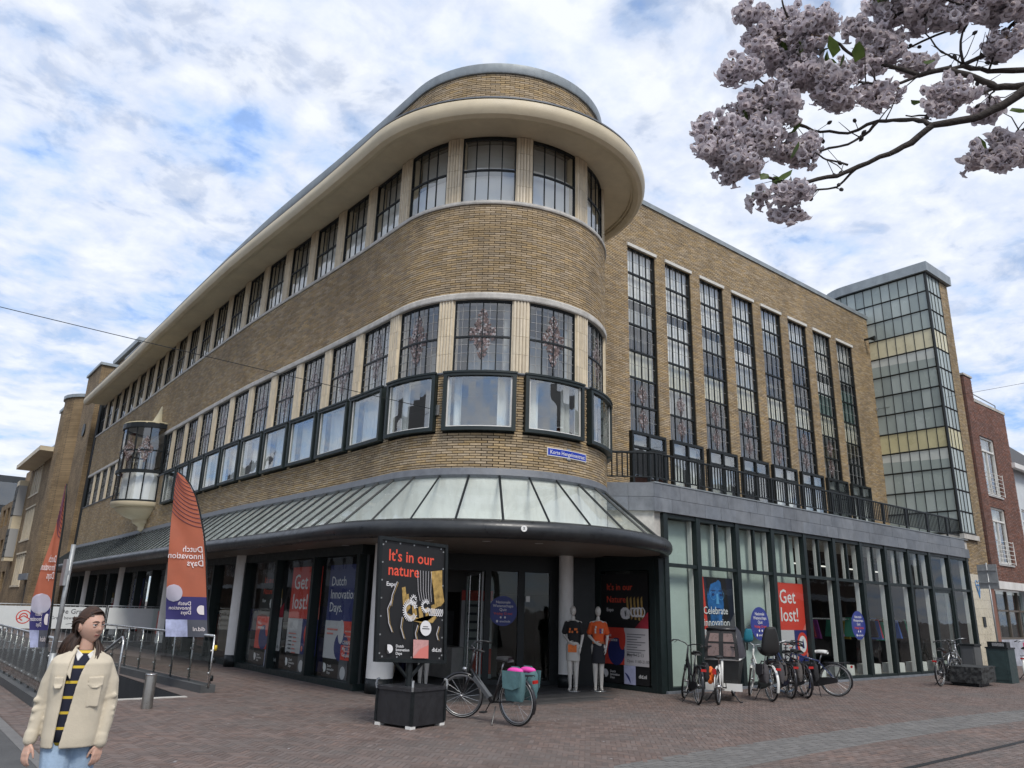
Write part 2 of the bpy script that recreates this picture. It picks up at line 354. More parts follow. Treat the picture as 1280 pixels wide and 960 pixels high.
# ------------------------------------------------------------------ department store
CX, CY, RB = 10.7, 13.97, 2.7
_ty = np.array([13.97, 16, 18, 20, 21.6, 23, 25, 27, 29, 31, 33, 36, 40, 47]); _to = np.array([0, -.01, -.055, -.13, -.18, -.215, -.205, -.185, -.15, -.125, -.1, -.03, 0, .05])
def fp(s, d, z):
    if s >= 0:
        Y = CY+s; return Vector((8.0+float(np.interp(Y, _ty, _to))-d, Y, z))
    th = math.pi - s/RB; return Vector((CX+(RB+d)*math.cos(th), CY+(RB+d)*math.sin(th), z))
def ang_s(a): return -R_(a+180)*RB              # bay angle (deg, -180..0) -> s
def srange(s0, s1):
    st = .16 if s0 < 0 else .9
    n = max(1, int(math.ceil((min(s1, 0)-s0)/.16))) if s0 < 0 else 0
    L_ = [s0+(min(s1, 0)-s0)*i/n for i in range(n)] if n else []
    a = max(s0, 0)
    if s1 > 0 or not L_:
        m = max(1, int(math.ceil((s1-a)/.9))); L_ += [a+(s1-a)*i/m for i in range(m)]
    return L_+[s1]
def fbox(mb, s0, s1, d0, d1, z0, z1, mi=0):
    S = srange(s0, s1)
    ring = lambda s: [fp(s, d0, z0), fp(s, d1, z0), fp(s, d1, z1), fp(s, d0, z1)]
    vs = [p for s in S for p in ring(s)]; fs = []
    for i in range(len(S)-1):
        a = i*4
        for j in range(4): k = (j+1) % 4; fs.append((a+j, a+4+j, a+4+k, a+k))
    e = (len(S)-1)*4; fs += [(0, 1, 2, 3), (e+3, e+2, e+1, e)]
    return mb.add(vs, fs, mi)
def fsweep(mb, s0, s1, prof, closed=True, mi=0):
    S = srange(s0, s1); k = len(prof); vs = [fp(s, d, z) for s in S for d, z in prof]; fs = []
    for i in range(len(S)-1):
        for j in range(k if closed else k-1): a = i*k+j; b = i*k+(j+1) % k; fs.append((a, a+k, b+k, b))
    if closed: fs += [tuple(range(k)), tuple(range((len(S)-1)*k, len(S)*k))[::-1]]
    return mb.add(vs, fs, mi)
def bricks(fpm, s0, s1, z0, z1, holes=(), pitch=.0525, bl=.236, seed=1, d1=.018):
    """returns (V, list of (s, z, len)) of a running-bond wall; fpm(s,d,z)->Vector"""
    rg = random.Random(seed); out = []; nz = int(round((z1-z0)/pitch)); pz = (z1-z0)/max(1, nz)
    for i in range(nz):
        za, zb = z0+i*pz, z0+(i+1)*pz-.0145
        iv = [(s0, s1)]
        for (h0, h1, hz0, hz1) in holes:
            if zb > hz0+.005 and za < hz1-.005:
                nv = []
                for a, b in iv:
                    if h1 <= a or h0 >= b: nv.append((a, b))
                    else:
                        if h0 > a: nv.append((a, h0))
                        if h1 < b: nv.append((h1, b))
                iv = nv
        off = (i % 2)*bl/2
        for a, b in iv:
            k = math.floor((a-s0-off)/bl)
            while True:
                x0 = max(a, s0+off+k*bl); x1 = min(b, s0+off+(k+1)*bl)
                if x0 >= b-1e-4: break
                if x1-x0 > .03: out.append((x0+.003, x1-.008, za, zb, d1+rg.uniform(-.004, .004)))
                k += 1
    return out
def bricks_mesh(lst, fpm, name, parent, m=None):
    V = np.zeros((len(lst), 8, 3))
    for i, (x0, x1, za, zb, d) in enumerate(lst):
        for k, (s, dd, z) in enumerate(((x0, -.03, za), (x1, -.03, za), (x1, d, za), (x0, d, za), (x0, -.03, zb), (x1, -.03, zb), (x1, d, zb), (x0, d, zb))):
            V[i, k] = fpm(s, dd, z)
    return mesh_np(V, [(2, 3, 7, 6), (0, 3, 2, 1), (4, 5, 6, 7), (1, 2, 6, 5), (3, 0, 4, 7)], name, m or M_brick, parent, 'stuff', True)

store = thing('department_store', 'long yellow-brick department store with rounded corner bay, cream cornice and glass canopy', 'building', (CX, CY, 0))
P = lambda mb, name, m, smooth=False, angle=None: build(mb, name, m, store, smooth, True, angle)
S_END = 33.0; S_BAY = ang_s(-4)
bayw = [(-1.21, .03), (-2.85, -1.555), (-4.45, -3.20), (-6.126, -4.854), (-7.75, -6.5)]
bayw = [(min(a), max(a)) for a in bayw]
strw = [(.43+1.625*k, 1.70+1.625*k) for k in range(20)]
ORI = (17.55, 20.35)                                   # oriel span in s
clip = lambda a, b: (a, min(b, ORI[0]-.06)) if a < ORI[0] else (max(a, ORI[1]+.06), b)
wins3 = bayw+strw; wins2 = bayw+[clip(*w) if (w[1] > ORI[0] and w[0] < ORI[1]) else w for w in strw if not (w[0] > ORI[0] and w[1] < ORI[1])]
boxes = [(a-.08, b+.08) for a, b in bayw]+[(a-.10, b+.10) for a, b in strw if b < ORI[0]]

# solid wall behind the bricks
zA0, zA1 = 4.22, 6.33
holesA = [(a, b, 5.09, 6.40) for a, b in boxes]+[(ORI[0], ORI[1], 5.0, 8.3)]
mb = MB()
fbox(mb, S_BAY, S_END, -.35, -.012, zA0-.1, 5.08)
edges = sorted([(a, b) for a, b in boxes]+[ORI]); cur = S_BAY
for a, b in edges+[(S_END, S_END)]:
    if a-cur > .02: fbox(mb, cur, a, -.35, -.012, 5.08, 6.34)
    cur = max(cur, b)
fbox(mb, S_BAY, S_END, -.35, -.012, 8.12, 10.24)
P(mb, 'wall', M_mortar)
allb = bricks(fp, S_BAY, S_END, zA0, zA1, holesA, seed=2)
single = [b for b in allb if b[3] < 5.09 and ang_s(-84) < b[0] and b[1] < ang_s(-152)]
single = sorted(single, key=lambda b: -b[3])[:280]; sid = set(map(id, single))
bricks_mesh([b for b in allb if id(b) not in sid], fp, 'brickwork', store)
bricks_mesh(bricks(fp, S_BAY, S_END, 8.12, 10.24, seed=3), fp, 'brickwork', store)
bm1 = MB(); bm1.bb(-.114, .114, -.012, .034, 0, .041); bme = bm1.mesh('brick', M_brick); cache = {}
for x0, x1, za, zb, d in single:
    ln = round(x1-x0, 2)
    if ln not in cache: cache[ln] = MB().bb(-ln/2, ln/2, -.012, .034, 0, round(zb-za, 3)).mesh('brick', M_brick)
    p = fp((x0+x1)/2, 0, za); th = math.pi-((x0+x1)/2)/RB
    o = link(cache[ln], 'brick', store, False, True); o.location = Vector(o.location)+p+Vector((math.cos(th), math.sin(th), 0))*(d-.034)
    o.rotation_euler = (0, 0, th-math.pi/2)
# parapet above the cornice
mb = MB(); fbox(mb, S_BAY, S_END-4, -.5, -.112, 12.1, 13.78); P(mb, 'parapet_wall', M_mortar)
fpp = lambda s, d, z: fp(s, d-.1, z)
bricks_mesh(bricks(fpp, S_BAY, 20, 12.28, 13.76, seed=5), fpp, 'brickwork', store)
mb = MB(); fsweep(mb, S_BAY, S_END-4, [(-.55, 13.76), (-.04, 13.76), (-.02, 13.80), (-.02, 14.0), (-.06, 14.02), (-.55, 14.02)]); P(mb, 'parapet_coping', M_zinc, angle=30)
# cornice
mb = MB()
fsweep(mb, S_BAY-.2, 32.2, [(-.06, 12.02), (.70, 12.0), (.70, 11.955), (.75, 11.955), (.75, 11.90), (.80, 11.86), (.88, 11.84), (.98, 11.88), (1.045, 11.98), (1.055, 12.1), (1.03, 12.2), (.96, 12.27), (.9, 12.29), (-.06, 12.3)])
P(mb, 'cornice', M_cream, True, 30)
mb = MB(); fsweep(mb, S_BAY-.2, 32.25, [(.86, 12.285), (.99, 12.275), (.99, 12.31), (.86, 12.33), (-.09, 12.36), (-.09, 12.30)]); P(mb, 'cornice_flashing', M_lead)
# sill band and lintel band
mb = MB(); fsweep(mb, S_BAY, S_END, [(-.34, 10.24), (.05, 10.24), (.06, 10.27), (.05, 10.325), (-.34, 10.34)]); P(mb, 'sill_band', M_conc)
mb = MB(); fsweep(mb, S_BAY, S_END, [(-.34, 7.975), (.035, 7.975), (.045, 8.0), (.045, 8.09), (.02, 8.125), (-.34, 8.125)]); P(mb, 'lintel_band', M_conc)
mb = MB(); fsweep(mb, S_BAY, S_END, [(-.34, 6.30), (.03, 6.30), (.05, 6.325), (.05, 6.35), (-.34, 6.365)]); P(mb, 'sill_band', M_lead)
mb = MB(); fsweep(mb, ang_s(-38), S_END, [(-.02, 4.16), (.03, 4.14), (.07, 4.20), (.03, 4.34), (-.02, 4.36)]); P(mb, 'lead_flashing', M_lead, True, 35)
# pale tiled piers between windows (three ribs each, built of stacked tiles)
def piers(wl, z0, z1, extra=()):
    ws = sorted(list(wl)+list(extra)); cur = S_BAY
    for a, b in ws+[(S_END-.35, S_END)]:
        if a-cur > .1 and a-cur < 1.2:
            w = a-cur; pier = MB(); fbox(pier, cur-.02, a+.02, -.3, -.03, z0-.01, z1+.01)
            po = P(pier, 'pier', M_tilepier); nt_ = 4 if a < 13 else 2; nr = 5; sh = (z1-z0)/nt_
            for t_ in range(nt_):
                tl = MB()
                prof = []
                for r_ in range(nr):
                    sa_ = cur+w*r_/nr; sb_ = cur+w*(r_+1)/nr
                    fbox(tl, sa_+.005, sb_-.005, -.035, .0, z0+t_*sh+.002, z0+(t_+1)*sh-.004)
                    fbox(tl, sa_+.02, sb_-.02, -.01, .012, z0+t_*sh+.002, z0+(t_+1)*sh-.004)
                build(tl, 'tile', M_tilepier, po)
        cur = b
piers(wins3, 10.33, 12.005); piers(wins2, 6.36, 7.98, [ORI])
# cruciform leaded ornament made of small lozenges of coloured glass
def ornament(mb, F, hw, hh, seed):
    rg = random.Random(seed); k = 0; st = .047; n = int(hh/st)+1
    for iz in range(-n, n+1):
        for ix in range(-n, n+1):
            u, v = (ix+(.5 if iz % 2 else 0))*st, iz*st*.9; t = abs(v)/hh
            lim = hw*(1.0 if t < .28 else .62 if t < .45 else .46 if t < .62 else .32 if t < .82 else .16)
            if abs(u) > lim or t > 1 or rg.random() < .08: continue
            r = st*rg.uniform(.40, .56); k += 1
            mb.add([F(u+r*math.cos(q), v+r*1.1*math.sin(q), k % 9) for q in (.2, 1.3, 2.4, 3.5, 4.6, 5.6)], [(0, 1, 2, 3, 4, 5)], rg.choice([0, 0, 1, 2, 3]))
# windows
def fwin(a, b, z0, z1, cols, rail, name='window', d=-.075, lead=0, orn=False, curtain=None):
    fr = MB(); t = .045
    fbox(fr, a, a+t, d-.04, d+.03, z0, z1); fbox(fr, b-t, b, d-.04, d+.03, z0, z1)
    fbox(fr, a+t, b-t, d-.04, d+.03, z0, z0+t); fbox(fr, a+t, b-t, d-.04, d+.03, z1-t, z1)
    w = P(fr, name, M_black); xs = [a+t+(b-a-2*t)*i/cols for i in range(cols+1)]; zs = [z0+t, rail, z1-t]
    bar = MB()
    for x in xs[1:-1]: fbox(bar, x-.013, x+.013, d-.012, d+.014, z0+t, z1-t)
    fbox(bar, a+t, b-t, d-.015, d+.026, rail-.02, rail+.02); build(bar, 'glazing_bar', M_black, w)
    for i in range(cols):
        for j in range(2):
            if j == 1 and zs[2]-zs[1] < .05: continue
            pn = MB(); pts = [fp(xs[i]+.01, d, zs[j]), fp(xs[i+1]-.01, d, zs[j]), fp(xs[i+1]-.01, d, zs[j+1]), fp(xs[i]+.01, d, zs[j+1])]
            # every pane sits a hair out of true, as hung glass does
            n = Vector((0, 0, 1)).cross(pts[1]-pts[0]).normalized()*rng.uniform(-.006, .006); pts[0] = pts[0]+n; pts[2] = pts[2]-n*.7
            pn.add(pts, [(0, 1, 2, 3)]); build(pn, 'pane', M_glass, w)
    if lead:
        lc = MB()
        for i in range(cols):
            x = (xs[i]+xs[i+1])/2; fbox(lc, x-.004, x+.004, d-.006, d+.008, z0+t, z1-t)
        for k in range(1, lead):
            z = z0+t+(z1-z0-2*t)*k/lead
            if abs(z-rail) > .05: fbox(lc, a+t, b-t, d-.006, d+.008, z-.004, z+.004)
        build(lc, 'lead_came', M_came, w)
    if orn:
        oc = MB(); ornament(oc, lambda u, v, k: fp((a+b)/2+u, d+.010+.0004*k, (z0+z1)/2+.04+v), .30, .58, int(a*100))
        build(oc, 'stained_glass', [M_orn1, M_orn2, M_orn3, M_orn4], w)
    return w
M_came = mat('lead_came', (.36, .36, .35), .6, .2)
M_orn1 = mat('stained_glass_brown', (.13, .085, .072), .35, var=.5, scale=30); M_orn2 = mat('stained_glass_rose', (.23, .165, .155), .3, var=.5, scale=30); M_orn3 = mat('stained_glass_umber', (.06, .042, .04), .3, var=.5, scale=30); M_orn4 = mat('stained_glass_pale', (.34, .31, .31), .3, var=.4, scale=30)
for a, b in wins3:
    w = fwin(a, b, 10.335, 11.995, 4, 11.15)
    cu = MB(); fbox(cu, a+.02, b-.02, -.25, -.235, 10.34, 10.30+rng.choice([1.0, .95, 1.05, .8]) if a < 20 else 11.1); build(cu, 'blind_or_backing', M_curt, w); cu = MB(); fbox(cu, a+.02, b-.02, -.34, -.33, 11.0, 11.98); build(cu, 'blind_or_backing', M_curt2, w)  # grey upper sheet is added; its tone stands in for the reflected soffit
for a, b in wins2:
    w = fwin(a, b, 6.365, 7.975, 4 if b-a > 1 else 2, 7.15, lead=8, orn=a < 18 and b-a > 1)
    cu = MB(); fbox(cu, a+.02, a+.16, -.30, -.285, 6.38, 7.96); fbox(cu, a+.02, b-.02, -.9, -.88, 6.38, 7.1+.5*rng.random()); build(cu, 'blind_or_backing', M_curt2, w)
    if a > .3: cu = MB(); fbox(cu, a+.02, a+(b-a)*rng.choice([.35, .5, .6]), -.28, -.27, 6.38, 7.96); fbox(cu, b-(b-a)*.25, b-.02, -.28, -.27, 6.38, 7.96); build(cu, 'curtain', M_curt, w)
# projecting display boxes
for i, (a, b) in enumerate(boxes):
    z0, z1 = 5.09, 6.315; fr = MB(); t = .075
    fbox(fr, a, a+t, -.05, .15, z0, z1); fbox(fr, b-t, b, -.05, .15, z0, z1); fbox(fr, a+t, b-t, -.05, .15, z0, z0+t); fbox(fr, a+t, b-t, -.05, .15, z1-t, z1)
    fbox(fr, a-.015, b+.015, .10, .17, z1-.015, z1+.025)
    w = P(fr, 'display_window', M_green)
    ins = MB(); tt = .03
    fbox(ins, a+t, a+t+tt, -.05, .10, z0+t, z1-t); fbox(ins, b-t-tt, b-t, -.05, .10, z0+t, z1-t); fbox(ins, a+t+tt, b-t-tt, -.05, .10, z0+t, z0+t+tt); build(ins, 'inner_frame', M_white, w)
    pn = MB(); fbox(pn, a+t, b-t, .085, .093, z0+t, z1-t); build(pn, 'pane', M_glass, w)
    rg = random.Random(i+40); cu = MB(); ww = b-a
    # gathered curtain: folded sheet behind the pane
    full = i > 4
    for (c0, c1) in ([(a+.08, b-.08)] if full else [(a+.1, a+ww*(.24 if i != 3 else .2)), (b-ww*(.2 if i == 1 else .3), b-.1)]):
        n = max(6, int((c1-c0)/.035)); S = [c0+(c1-c0)*k/n for k in range(n+1)]
        vs = [fp(s, -.22+.025*math.sin(s*38)+rg.uniform(-.008, .008), z) for s in S for z in (z0+.06, z1)]
        cu.add(vs, [(2*k, 2*k+2, 2*k+3, 2*k+1) for k in range(n)])
    build(cu, 'curtain', M_curt, w, True)
# rooms behind the windows: floors, ceilings and a back wall so the glass looks into depth
mb = MB()
for z0, z1, db in ((4.25, 6.30, -1.6), (6.38, 8.0, -2.0), (8.1, 10.2, -.5), (10.3, 12.0, -2.0)):
    fbox(mb, S_BAY, S_END, db-.1, db, z0, z1)
P(mb, 'interior_wall', M_room)
mb = MB()
for z in (4.27, 6.315, 8.13, 10.2, 12.02): fbox(mb, S_BAY, S_END, -2.05, -.34, z, z+.06)
P(mb, 'interior_floor', M_room)

# oriel window
oc_y = CY+(ORI[0]+ORI[1])/2; ox = fp(oc_y-CY, 0, 0).x; orr = 1.28
def arc(r, n=14): return [(ox - r*math.sin(math.pi*k/n), oc_y - r*math.cos(math.pi*k/n)) for k in range(n+1)]
def oband(mb, r0, r1, z0, z1, mi=0, n=14):
    A, B_ = arc(r0, n), arc(r1, n)
    for k in range(n):
        mb.hexa([(*A[k], z0), (*A[k+1], z0), (*B_[k+1], z0), (*B_[k], z0), (*A[k], z1), (*A[k+1], z1), (*B_[k+1], z1), (*B_[k], z1)], mi)
ow = MB()
for z0, z1, e in ((8.22, 8.42, .05), (7.28, 7.34, .01), (6.42, 6.54, .05), (5.30, 5.37, .03)): oband(ow, orr-.09, orr+e, z0, z1)
for k in range(0, 15, 2):
    x, y = arc(orr-.03)[k]; ow.tube([(x, y, 5.34), (x, y, 8.25)], .028 if k not in (0, 14) else .05, 6)
A = arc(orr-.02)
oriel = P(ow, 'oriel_window', M_black)
for k in range(14):
    for z0, z1 in ((5.37, 6.42), (6.54, 7.28), (7.34, 8.22)):
        build(MB().add([(*A[k], z0), (*A[k+1], z0), (*A[k+1], z1), (*A[k], z1)], [(0, 1, 2, 3)]), 'pane', M_glass, oriel)
cap = MB(); cap.lathe([(.01, 8.40), (orr+.06, 8.40), (orr+.06, 8.46), (.5, 8.56), (.3, 8.75), (.17, 9.05), (.08, 9.35), (.0, 9.45)], 20, (ox+.02, oc_y, 0)); build(cap, 'oriel_roof', mat('oriel_cream', (.62, .54, .34), .5, var=.1, scale=3), oriel, True, angle=35)
cor = MB(); cor.lathe([(0, 4.25), (.12, 4.25), (.2, 4.3), (.2, 4.42), (.32, 4.5), (.42, 4.55), (.46, 4.68), (.75, 4.78), (1.0, 4.92), (1.12, 5.02), (1.12, 5.1), (1.28, 5.14), (1.32, 5.2), (1.32, 5.3), (0, 5.3)], 24, (ox, oc_y, 0)); build(cor, 'oriel_corbel', M_cream, oriel, True, angle=35)
oi = MB(); n = 40
vs = [(ox-(1.02+.03*math.sin(k*1.9))*math.sin(math.pi*k/n), oc_y-(1.02+.03*math.sin(k*1.9))*math.cos(math.pi*k/n), z) for k in range(n+1) for z in (5.35, 6.45)]
oi.add(vs, [(2*k, 2*k+2, 2*k+3, 2*k+1) for k in range(n)]); build(oi, 'curtain', M_curt, oriel, True)
for a_ in (30, 62, 100):
    oo = MB(); aa = R_(a_); c = Vector((ox-(orr-.01)*math.sin(aa), oc_y-(orr-.01)*math.cos(aa), 7.35)); tgt = Vector((-math.cos(aa), math.sin(aa), 0)); nn = Vector((-math.sin(aa), -math.cos(aa), 0))
    ornament(oo, lambda u, v, k: c+tgt*u+Vector((0, 0, v))+nn*.0006*k, .27, .56, a_)
    build(oo, 'stained_glass', [M_orn1, M_orn2, M_orn3, M_orn4], oriel)
pl_ = MB(); oband(pl_, .3, orr-.1, 5.3, 5.33); oband(pl_, .3, orr-.1, 8.3, 8.34); build(pl_, 'oriel_floor', M_room, oriel)

# ------------------------------------------------------------------ glass canopy
S_C0 = ang_s(-38)
gut = MB(); S = srange(S_C0-.25, 33.0); gut.tube([fp(s, 1.27, 3.02) for s in S], .165, 14)
canopy = P(gut, 'canopy_gutter', M_gutter, True, 40)
bar_s = []; a = -149.0+12.7*9
while a > -181: bar_s.append(ang_s(a)); a -= 12.7
s = bar_s[-1]+.6
while s < 33: bar_s.append(s); s += .6
bar_s = sorted(bar_s)
prev = S_C0
for s in bar_s+[33.0]:
    if s-prev > .05:
        m = 2 if s < 0.1 else 1; pn = MB()
        for q in range(m):
            u0 = prev+(s-prev)*q/m; u1 = prev+(s-prev)*(q+1)/m
            pn.add([fp(u0, .03, 4.175), fp(u1, .03, 4.175), fp(u1, 1.19, 3.165), fp(u0, 1.19, 3.165)], [(0, 3, 2, 1)])
        build(pn, 'pane', M_canopyglass, canopy)
    if s < 33:
        br = MB(); br.tube([fp(s, .02, 4.20), fp(s, 1.2, 3.185)], .024 if s < 6 else .02, 4); build(br, 'glazing_bar', M_black, canopy)
    prev = s
eb = MB(); fsweep(eb, S_C0, 33, [(1.15, 3.12), (1.22, 3.12), (1.22, 3.19), (1.15, 3.21)]); build(eb, 'eaves_rail', M_black, canopy)
# ceiling below the canopy: boarded soffit and white deck above it
M_soffit = mat('soffit_boards', (.17, .145, .12), .55, var=.2, scale=3)
cl = MB(); fsweep(cl, S_C0-.2, 33, [(-.3, 2.90), (1.2, 2.90), (1.2, 2.955), (-.3, 2.955)]); build(cl, 'soffit', M_soffit, canopy)
dk = MB(); fsweep(dk, S_C0-.2, 33, [(-.02, 2.96), (1.14, 2.96), (1.14, 3.03), (-.02, 3.03)]); build(dk, 'deck', mat('canopy_deck', (.86, .88, .87), .7, var=.12, scale=1.5), canopy)
uw = MB(); fsweep(uw, S_C0-.2, 33, [(-.02, 3.03), (.012, 3.03), (.012, 4.15), (-.02, 4.15)]); build(uw, 'upstand', M_white, canopy)
for k in range(9):     # struts under the glass
    st = MB(); s_ = bar_s[1]+k*1.4; st.tube([fp(s_, .05, 3.2), fp(s_+.3, 1.0, 3.18)], .02, 6); build(st, 'strut', M_white, canopy)
dl = emit('downlight_glow', (1, .93, .8), .0); M_dl = mat('downlight_ring', (.5, .5, .48), .4)
for s_ in (ang_s(-150), ang_s(-128), ang_s(-108), 1.2, 3.4, 5.6, 7.9):
    d_ = MB(); p = fp(s_, .25, 2.895); d_.lathe([(0, 0), (.075, 0), (.085, -.008), (.05, -.012), (0, -.008)], 14, p); build(d_, 'downlight', M_dl, canopy)
emb = MB(); pc = fp(ang_s(-118.7), 1.435, 3.03); th = R_(360-118.7); nn = Vector((math.cos(th), math.sin(th), 0)); tt_ = Vector((-math.sin(th), math.cos(th), 0))
emb.poly([pc+tt_*(.055*math.cos(q*math.pi/8))+Vector((0, 0, .055*math.sin(q*math.pi/8))) for q in range(16)], .012, nn); eo = build(emb, 'emblem', mat('emblem_white', (.75, .75, .72), .5), canopy)
e2 = MB(); e2.poly([pc+nn*.0125+tt_*(x_)+Vector((0, 0, z_)) for x_, z_ in ((-.018, -.025), (.02, -.012), (.005, .0), (.02, .022), (-.018, .028), (-.008, .003))], .002, nn); build(e2, 'emblem_mark', mat('emblem_grey', (.16, .16, .16), .6), canopy)

# ------------------------------------------------------------------ left shopfront
ys_p = [14.72]; modules = [(14.72, 21.2), (21.65, 27.85), (28.3, 34.45), (34.9, 41.0), (41.45, 47.0)]
mb = MB(); mb.bb(7.86, 8.3, 14.6, 47, 2.70, 2.9); mb.bb(7.88, 8.2, 14.6, 47, 0, .13); P(mb, 'shopfront_rail', M_green)
for (y0, y1) in modules:
    w = (y1-y0)/3
    for k in range(3):
        a, b = y0+k*w, y0+(k+1)*w
        if k > 0 or y0 < 15: P(MB().bb(7.84, 8.12, a-.06, a+.06, .13, 2.70), 'post', M_green)
        else: P(MB().bb(7.84, 8.12, a, a+.1, .13, 2.70), 'post', M_green)
        if k == 2: P(MB().bb(7.84, 8.12, b-.1, b, .13, 2.70), 'post', M_green)
        P(MB().add([(8.0, a+.06, .13), (8.0, b-.06, .13), (8.0, b-.06, 2.7), (8.0, a+.06, 2.7)], [(0, 1, 2, 3)]), 'shop_pane', M_shopglass)
for yp in (21.425, 28.075, 34.675, 41.225):
    pm = MB(); pm.lathe([(.215, .3), (.215, 2.9)], 16, (7.9, yp, 0)); po = P(pm, 'column', M_white, True, 40)
    build(MB().lathe([(.222, 0), (.222, .3)], 16, (7.9, yp, 0)), 'column_base', M_black, po, True, 40)
for (x, y, r) in ((8.2, 14.12, .27), (12.62, 13.40, .17)):
    po = P(MB().lathe([(r, .28), (r, 2.92)], 20, (x, y, 0)), 'column', M_white, True, 40)
    build(MB().lathe([(r+.008, 0), (r+.008, .28)], 20, (x, y, 0)), 'column_base', M_black, po, True, 40)
# left shop interior
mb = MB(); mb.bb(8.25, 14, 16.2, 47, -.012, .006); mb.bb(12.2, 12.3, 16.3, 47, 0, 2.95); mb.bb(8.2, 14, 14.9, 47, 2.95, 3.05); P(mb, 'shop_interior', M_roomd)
rg = random.Random(11)
for k in range(26):     # displays and stock inside, seen through the glass
    y = rg.uniform(16, 45); h = rg.uniform(.5, 1.6); x = rg.uniform(9.0, 11.5)
    P(MB().bb(x, x+rg.uniform(.4, .9), y, y+rg.uniform(.4, 1.2), .01, h), 'display_block', mat('stock_%d' % (k % 5), [(.5, .48, .45), (.35, .1, .07), (.05, .05, .16), (.1, .1, .1), (.3, .25, .18)][k % 5], .6, var=.2))

# ------------------------------------------------------------------ entrance recess
E0, E1 = Vector((9.0, 15.96, 0)), Vector((13.78, 13.33, 0)); ed = (E1-E0).normalized(); en = Vector((-ed.y, ed.x, 0)); en = en if en.y < 0 else -en
EM = Matrix(((ed.x, en.x, 0), (ed.y, en.y, 0), (0, 0, 1)))
def ebox(mb, u0, u1, d0, d1, z0, z1):
    c = E0+ed*((u0+u1)/2)+en*((d0+d1)/2); return mb.box((c.x, c.y, (z0+z1)/2), (u1-u0, d1-d0, z1-z0), EM)
EL = (E1-E0).length
mb = MB(); ebox(mb, 0, EL, -.06, .06, 2.52, 2.92)
for u, w in ((0, .2), (2.55, .14), (3.35, .16), (4.12, .2), (EL-.2, .2)): ebox(mb, u, u+w, -.06, .06, 0, 2.52)
ebox(mb, 2.69, 3.35, -.06, .05, 0, .1); ebox(mb, 3.51, 4.12, -.06, .05, 0, .1); ebox(mb, 4.32, EL-.2, -.05, .05, 0, 2.52)
P(mb, 'entrance_frame', M_black)
# return wall on the left
RT0, RT1 = Vector((8.02, 14.66, 0)), Vector((9.0, 15.96, 0)); rd = (RT1-RT0).normalized(); RM = Matrix(((rd.x, -rd.y, 0), (rd.y, rd.x, 0), (0, 0, 1)))
c = (RT0+RT1)/2; mb = MB(); mb.box((c.x, c.y, 1.46), ((RT1-RT0).length, .1, 2.92), RM); P(mb, 'entrance_side_wall', M_black)
for u0, u1 in ((2.69, 3.35), (3.51, 4.12)):
    mb = MB(); ebox(mb, u0, u1, -.006, .006, .1, 2.52); P(mb, 'shop_pane', M_shopglass)
# open glass door leaf folded back, with long steel pull bars
mb = MB(); p = E0+ed*2.5; leaf = (Vector((.25, 1, 0))).normalized(); LM = Matrix(((leaf.x, -leaf.y, 0), (leaf.y, leaf.x, 0), (0, 0, 1)))
for t0, t1, z0, z1 in ((0, .06, .04, 2.5), (.94, 1.0, .04, 2.5), (.06, .94, .04, .16), (.06, .94, 2.42, 2.5)):
    c = p+leaf*((t0+t1)/2); mb.box((c.x, c.y, (z0+z1)/2), (t1-t0, .045, z1-z0), LM)
door = P(mb, 'door', M_galv)
c = p+leaf*.5; build(MB().box((c.x, c.y, 1.3), (.88, .01, 2.26), LM), 'pane', M_shopglass, door)
hp = p+leaf*.05+Vector((-.12, -.06, 0)); build(MB().tube([hp+Vector((0, 0, .05)), hp+Vector((0, 0, 2.45))], .018, 8), 'handle', M_steel, door)
hp = hp+Vector((-.2, .1, 0)); build(MB().tube([hp+Vector((0, 0, .1)), hp+Vector((0, 0, 2.4))], .012, 8), 'handle', M_steel, door)
# lobby
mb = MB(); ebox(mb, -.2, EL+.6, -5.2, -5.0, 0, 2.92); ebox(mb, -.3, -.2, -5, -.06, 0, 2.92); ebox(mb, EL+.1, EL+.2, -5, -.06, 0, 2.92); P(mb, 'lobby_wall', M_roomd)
mb = MB(); ebox(mb, 0, EL, -1.9, -1.8, 2.05, 2.92); ebox(mb, 2.2, 3.2, -1.9, -1.8, 0, 2.05); P(mb, 'lobby_partition', mat('lobby_partition', (.10, .095, .09), .7, var=.2, scale=1.5))
mb = MB(); ebox(mb, 0, EL, -5, -.06, -.01, .006); P(mb, 'lobby_floor', M_floor)
ce = MB(); ce.lathe([(0.01, 2.905), (2.75, 2.905), (2.75, 2.95), (.01, 2.95)], 40, (CX, CY, 0)); ebox(ce, -.5, EL+.2, -5, 0, 2.91, 2.96); P(ce, 'entrance_ceiling', M_soffit)
# side window with poster, X = 13.62 facing the entrance
mb = MB()
for y0, y1, z0, z1 in ((11.52, 11.68, 0, 2.92), (13.2, 13.36, 0, 2.92), (11.68, 13.2, 0, .1), (11.68, 13.2, 2.6, 2.92)): mb.bb(13.56, 13.72, y0, y1, z0, z1)
P(mb, 'entrance_side_frame', M_green)
P(MB().bb(13.60, 13.606, 11.68, 13.2, .1, 2.6), 'shop_pane', M_shopglass)
P(MB().bb(13.74, 13.80, 11.6, 13.4, 0, 2.92), 'backing_panel', M_roomd)
P(MB().box((11.9, 13.93, 1.9), (.09, .02, .13), EM), 'wall_switch', M_white)

